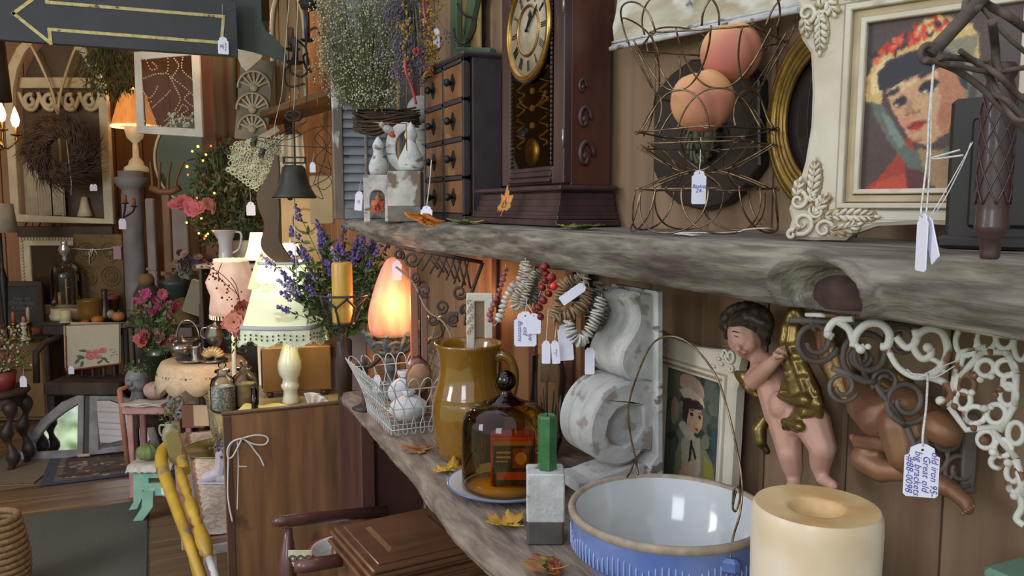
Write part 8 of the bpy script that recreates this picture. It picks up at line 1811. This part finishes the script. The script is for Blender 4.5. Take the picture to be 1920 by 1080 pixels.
# white cake stand under pink lamp's left
t,k=F(408,498,3.95,'cake_stand','white shallow cake stand left of the pink lamp','stand',z=PZ2-.02);bpy.data.objects.remove(t)
# berry branch
t,k=F(420,560,3.3,'berry_branch','dark red berry branch arching in front of the pink lampshade','branch');m=M(k)
for pts in([(34,0,-20),(20,0,20),(-4,-4,48),(-30,-6,62)],[(24,0,10),(8,0,24),(-8,-3,44),(-2,0,66)],[(30,0,-8),(24,0,24),(14,0,40)]):M(k).tube(smooth_path(pts,5),.8,5).build('twig',mat('red_brown_twig',(100,52,44),rough=.8),t)
R=random.Random(15)
for i in range(44):u=R.random();p=V((34,0,-20)).lerp(V((-30,-6,62)),u)+V((R.gauss(0,7),R.gauss(0,3),R.gauss(0,8)));m.ball(p,R.uniform(1.4,2.6),6)
tag(m.build('berry',mat('dark_red_berry',(116,44,40),rough=.5),t),kind='stuff')
# ---------------------------------------------------------------- lavender bush
def lavender():
    b=at(645,640,D=2.64);t=thing('lavender_plant','leafy artificial lavender bush spreading in front of the shutter foot and lamp','plant',b,rz=CAM);k=2.64/1500;R=random.Random(33)
    st=M(k);lf=[M(k),M(k)];fl=[M(k),M(k)]
    tips=[(-126,152),(-98,108),(-74,96),(-96,66),(-30,190),(-64,240),(-40,214),(-20,140),(10,150),(40,190),(70,170),(86,140),(60,120),(30,100),(96,150),(0,200),(-54,168),(66,70),(90,96),(14,60),(-40,86),(-10,110),(48,150),(84,180),(24,176),(-80,200),(-56,120),(72,100)]
    for i in range(110):
        if i<len(tips):x,z=tips[i]
        else:x,z=R.uniform(-90,100),R.uniform(60,195)
        if x<-50 and z<80 and i>=len(tips):continue
        y=R.uniform(-30,20)-(34 if x<-40 else 0);e=V((x,y,z));pts=smooth_path([(0,0,0),(x*.35,y*.4,z*.5),e],5);st.tube(pts,.7,3,cap=False)
        for q in range(30):
            p=pts[min(len(pts)-1,3+int(R.random()*7))];d=V((R.gauss(0,1),R.gauss(0,.8),R.gauss(.3,.8))).normalized();L=R.uniform(10,24);s_=d.orthogonal().normalized()*L*.16
            lf[R.random()<.45].add([p,p+d*L*.5+s_,p+d*L,p+d*L*.5-s_],[(0,1,2,3)],False)
        if i<84:
            d=(e-pts[-3]).normalized();ci=1 if R.random()<.22 else 0
            for q in range(30):u=R.uniform(0,26);o=V((R.gauss(0,1),R.gauss(0,1),R.gauss(0,1)))*(3.4-u*.08);fl[ci].ball(e+d*(u-10)+o,R.uniform(1.5,3),5)
    tag(st.build('stem',GRN,t,fixn=False),kind='stuff');tag(lf[0].build('leaf',GRN,t,fixn=False),kind='stuff');tag(lf[1].build('leaf',GRN2,t,fixn=False),kind='stuff')
    tag(fl[0].build('flower_spike',PURP,t,fixn=False),kind='stuff');tag(fl[1].build('flower_spike',PURPL,t,fixn=False),kind='stuff')
    M(k).lathe([(0,-(b.z-TZ)/k+1),(13,-(b.z-TZ)/k+1),(15,0),(13,4),(0,2)],18).build('pot',DARKW,t)
lavender()
# ================================================================ UNDER THE LOWER SHELF: chair, carved box, enamel bowl
RB=mat('dark_red_brown_turning',(98,60,54),(74,44,42),rough=.35,scale=10,coat=.4)
def lowchair():
    t=thing('armchair','dark red-brown armchair with turned arms in front of the open door','chair',(.45,1.85,0));o=V(t.location)
    def P(x,y,D):return at(x,y,D=D)-o
    M().tube([P(512,978,1.95),P(530,977,1.95),P(536,976,1.955),P(542,976,1.96),P(725,958,2.12)],[.0125,.014,.012,.015,.015],16).ball(P(512,978,1.95),(.006,.012,.0125),12).build('arm',RB,t)
    M().tube([P(551,710,1.91),P(551,712,1.91)],.001,4).v.clear()if False else None
    a=P(540,990,1.96);b=P(540,1180,1.93)
    M().tube([a+(b-a)*i/10 for i in range(11)],[.010,.012,.017,.021,.022,.020,.018,.021,.017,.015,.015],16).build('arm_post',RB,t)
    M().tube([P(554,1062,1.78),P(572,1061,1.78),P(640,1050,1.82)],[.014,.0155,.015],16).build('arm',RB,t)
    s=P(640,1240,1.9);M(1,False).box(s,(.5,.44,.04),r=(0,0,.1),bev=.012).build('seat',RB,t)
    for x in(-.2,.2):
        for y in(-.17,.17):M().tube([s+V((x,y,0)),V((s.x+x*1.1,s.y+y*1.1,0))],[.02,.014],12).build('leg',RB,t)
    M().tube([a+(b-a),s+V((-.21,-.15,0))],.015,10).build('arm_post_foot',RB,t)
    for y in(-.15,-.05,.05,.15):M().tube([s+V((.24,y,0)),s+V((.27,y,.34))],.011,10).build('back_spindle',RB,t)
    M().tube([s+V((.27,-.2,.35)),s+V((.28,0,.37)),s+V((.27,.2,.35))],.016,12).build('crest_rail',RB,t)
lowchair()
t=thing('crochet_mat','cream crocheted mat hanging over the chair arm','doily',at(562,1048,D=1.93),rz=CAM);k=1.93/1500
M(k,False).box((0,3,0),(44,1.5,32)).build('mat_ground',LACE,t);m=M(k)
for x in(-14,1,16):
    for r_ in(7,4):m.tube([(x+r_*cos(a*pi/5),1.5,r_*.9*sin(a*pi/5))for a in range(10)],1,4,closed=True)
tag(m.build('crochet_loops',DWOOD,t),kind='stuff')
t=thing('enamel_bowl','white enamel bowl with red rim beside the carved box','bowl',at(634,1052,D=2.02),rz=0);k=2.02/1500
M(k).lathe([(0,-26),(30,-26),(44,-12),(52,2),(58,6),(59,4),(50,-2),(40,-18),(0,-22)],44).build('bowl_body',mat('white_enamel_bowl',(206,204,196),rough=.2,coat=.5),t)
M(k).tube([(59*cos(a*pi/24),59*sin(a*pi/24),5)for a in range(48)],2.2,7,closed=True).build('red_rim',mat('red_enamel',(170,50,52),rough=.3),t)
t.location=at(640,1030,D=2.04)
def carved_box():
    Z0=.80;c=[at(628,985,Z=Z0),at(820,946,Z=Z0),at(915,1010,Z=Z0),at(700,1086,Z=Z0)]
    o=(c[0]+c[1]+c[2]+c[3])/4;ax=(c[1]-c[0]);rz=math.atan2(ax.y,ax.x);t=thing('carved_box','brown panelled wooden box lid with moulded edges below the lower shelf','box',(o.x,o.y,0),rz=rz)
    w=((c[1]-c[0]).length+(c[2]-c[3]).length)/2;d=((c[3]-c[0]).length+(c[2]-c[1]).length)/2;BXW=mat('walnut_box',(112,76,54),(84,56,42),rough=.32,scale=10,stretch=(.4,2,1),coat=.4,contrast=(.3,.7))
    m=M(1,False)
    for z,g in((Z0,0),(Z0-.010,.008),(Z0-.020,.002),(Z0-.03,.012),(Z0-.04,.006)):m.box((0,0,z-.005),(w+g*2-.01,d+g*2-.01,.010),bev=.003)
    m.build('lid_moulding',BXW,t)
    M(1,False).box((0,0,Z0+.002),(w-.045,d-.045,.006),bev=.002).build('lid_panel',BXW,t)
    M(1,False).box((0,0,Z0+.007),(w-.12,d-.12,.008),taper=.86,bev=0).build('raised_field',BXW,t)
    M(1,False).box((0,0,Z0/2-.02),(w-.02,d-.02,Z0-.045),bev=.004).build('case',BXW,t)
    for x in(-w/2+.03,w/2-.03):
        for z in(Z0-.085,Z0-.22):M().lathe([(0,0),(.022,0),(.024,.006),(.016,.010),(.014,.006),(.008,.012),(0,.014)],22,(x,-d/2,z),rot=Matrix.Rotation(pi/2,3,'X')).build('rosette',BXW,t)
    for y in(-d/2+.04,d/2-.04):
        M().lathe([(0,0),(.020,0),(.022,.006),(.012,.010),(0,.012)],22,(-w/2,y,Z0-.055),rot=Matrix.Rotation(-pi/2,3,'Y')).build('rosette',BXW,t)
    M(1,False).box((0,-d/2-.002,Z0-.16),(w-.14,.008,.16),bev=.003).build('front_panel',BXW,t)
carved_box()
t=CAB
M(1,False).box((0,.04,.48),(.30,.26,.95),bev=.004).build('case',mat('cabinet_red_brown',(88,54,48),(66,42,40),rough=.5,scale=8,stretch=(1,1,.2)),t)  # plain red-brown cabinet wood
for x in(-.13,.10):M(1,False).box((x,-.10,.48),(.04,.03,.95),bev=.003).build('stile',MATS['cabinet_red_brown'],t)
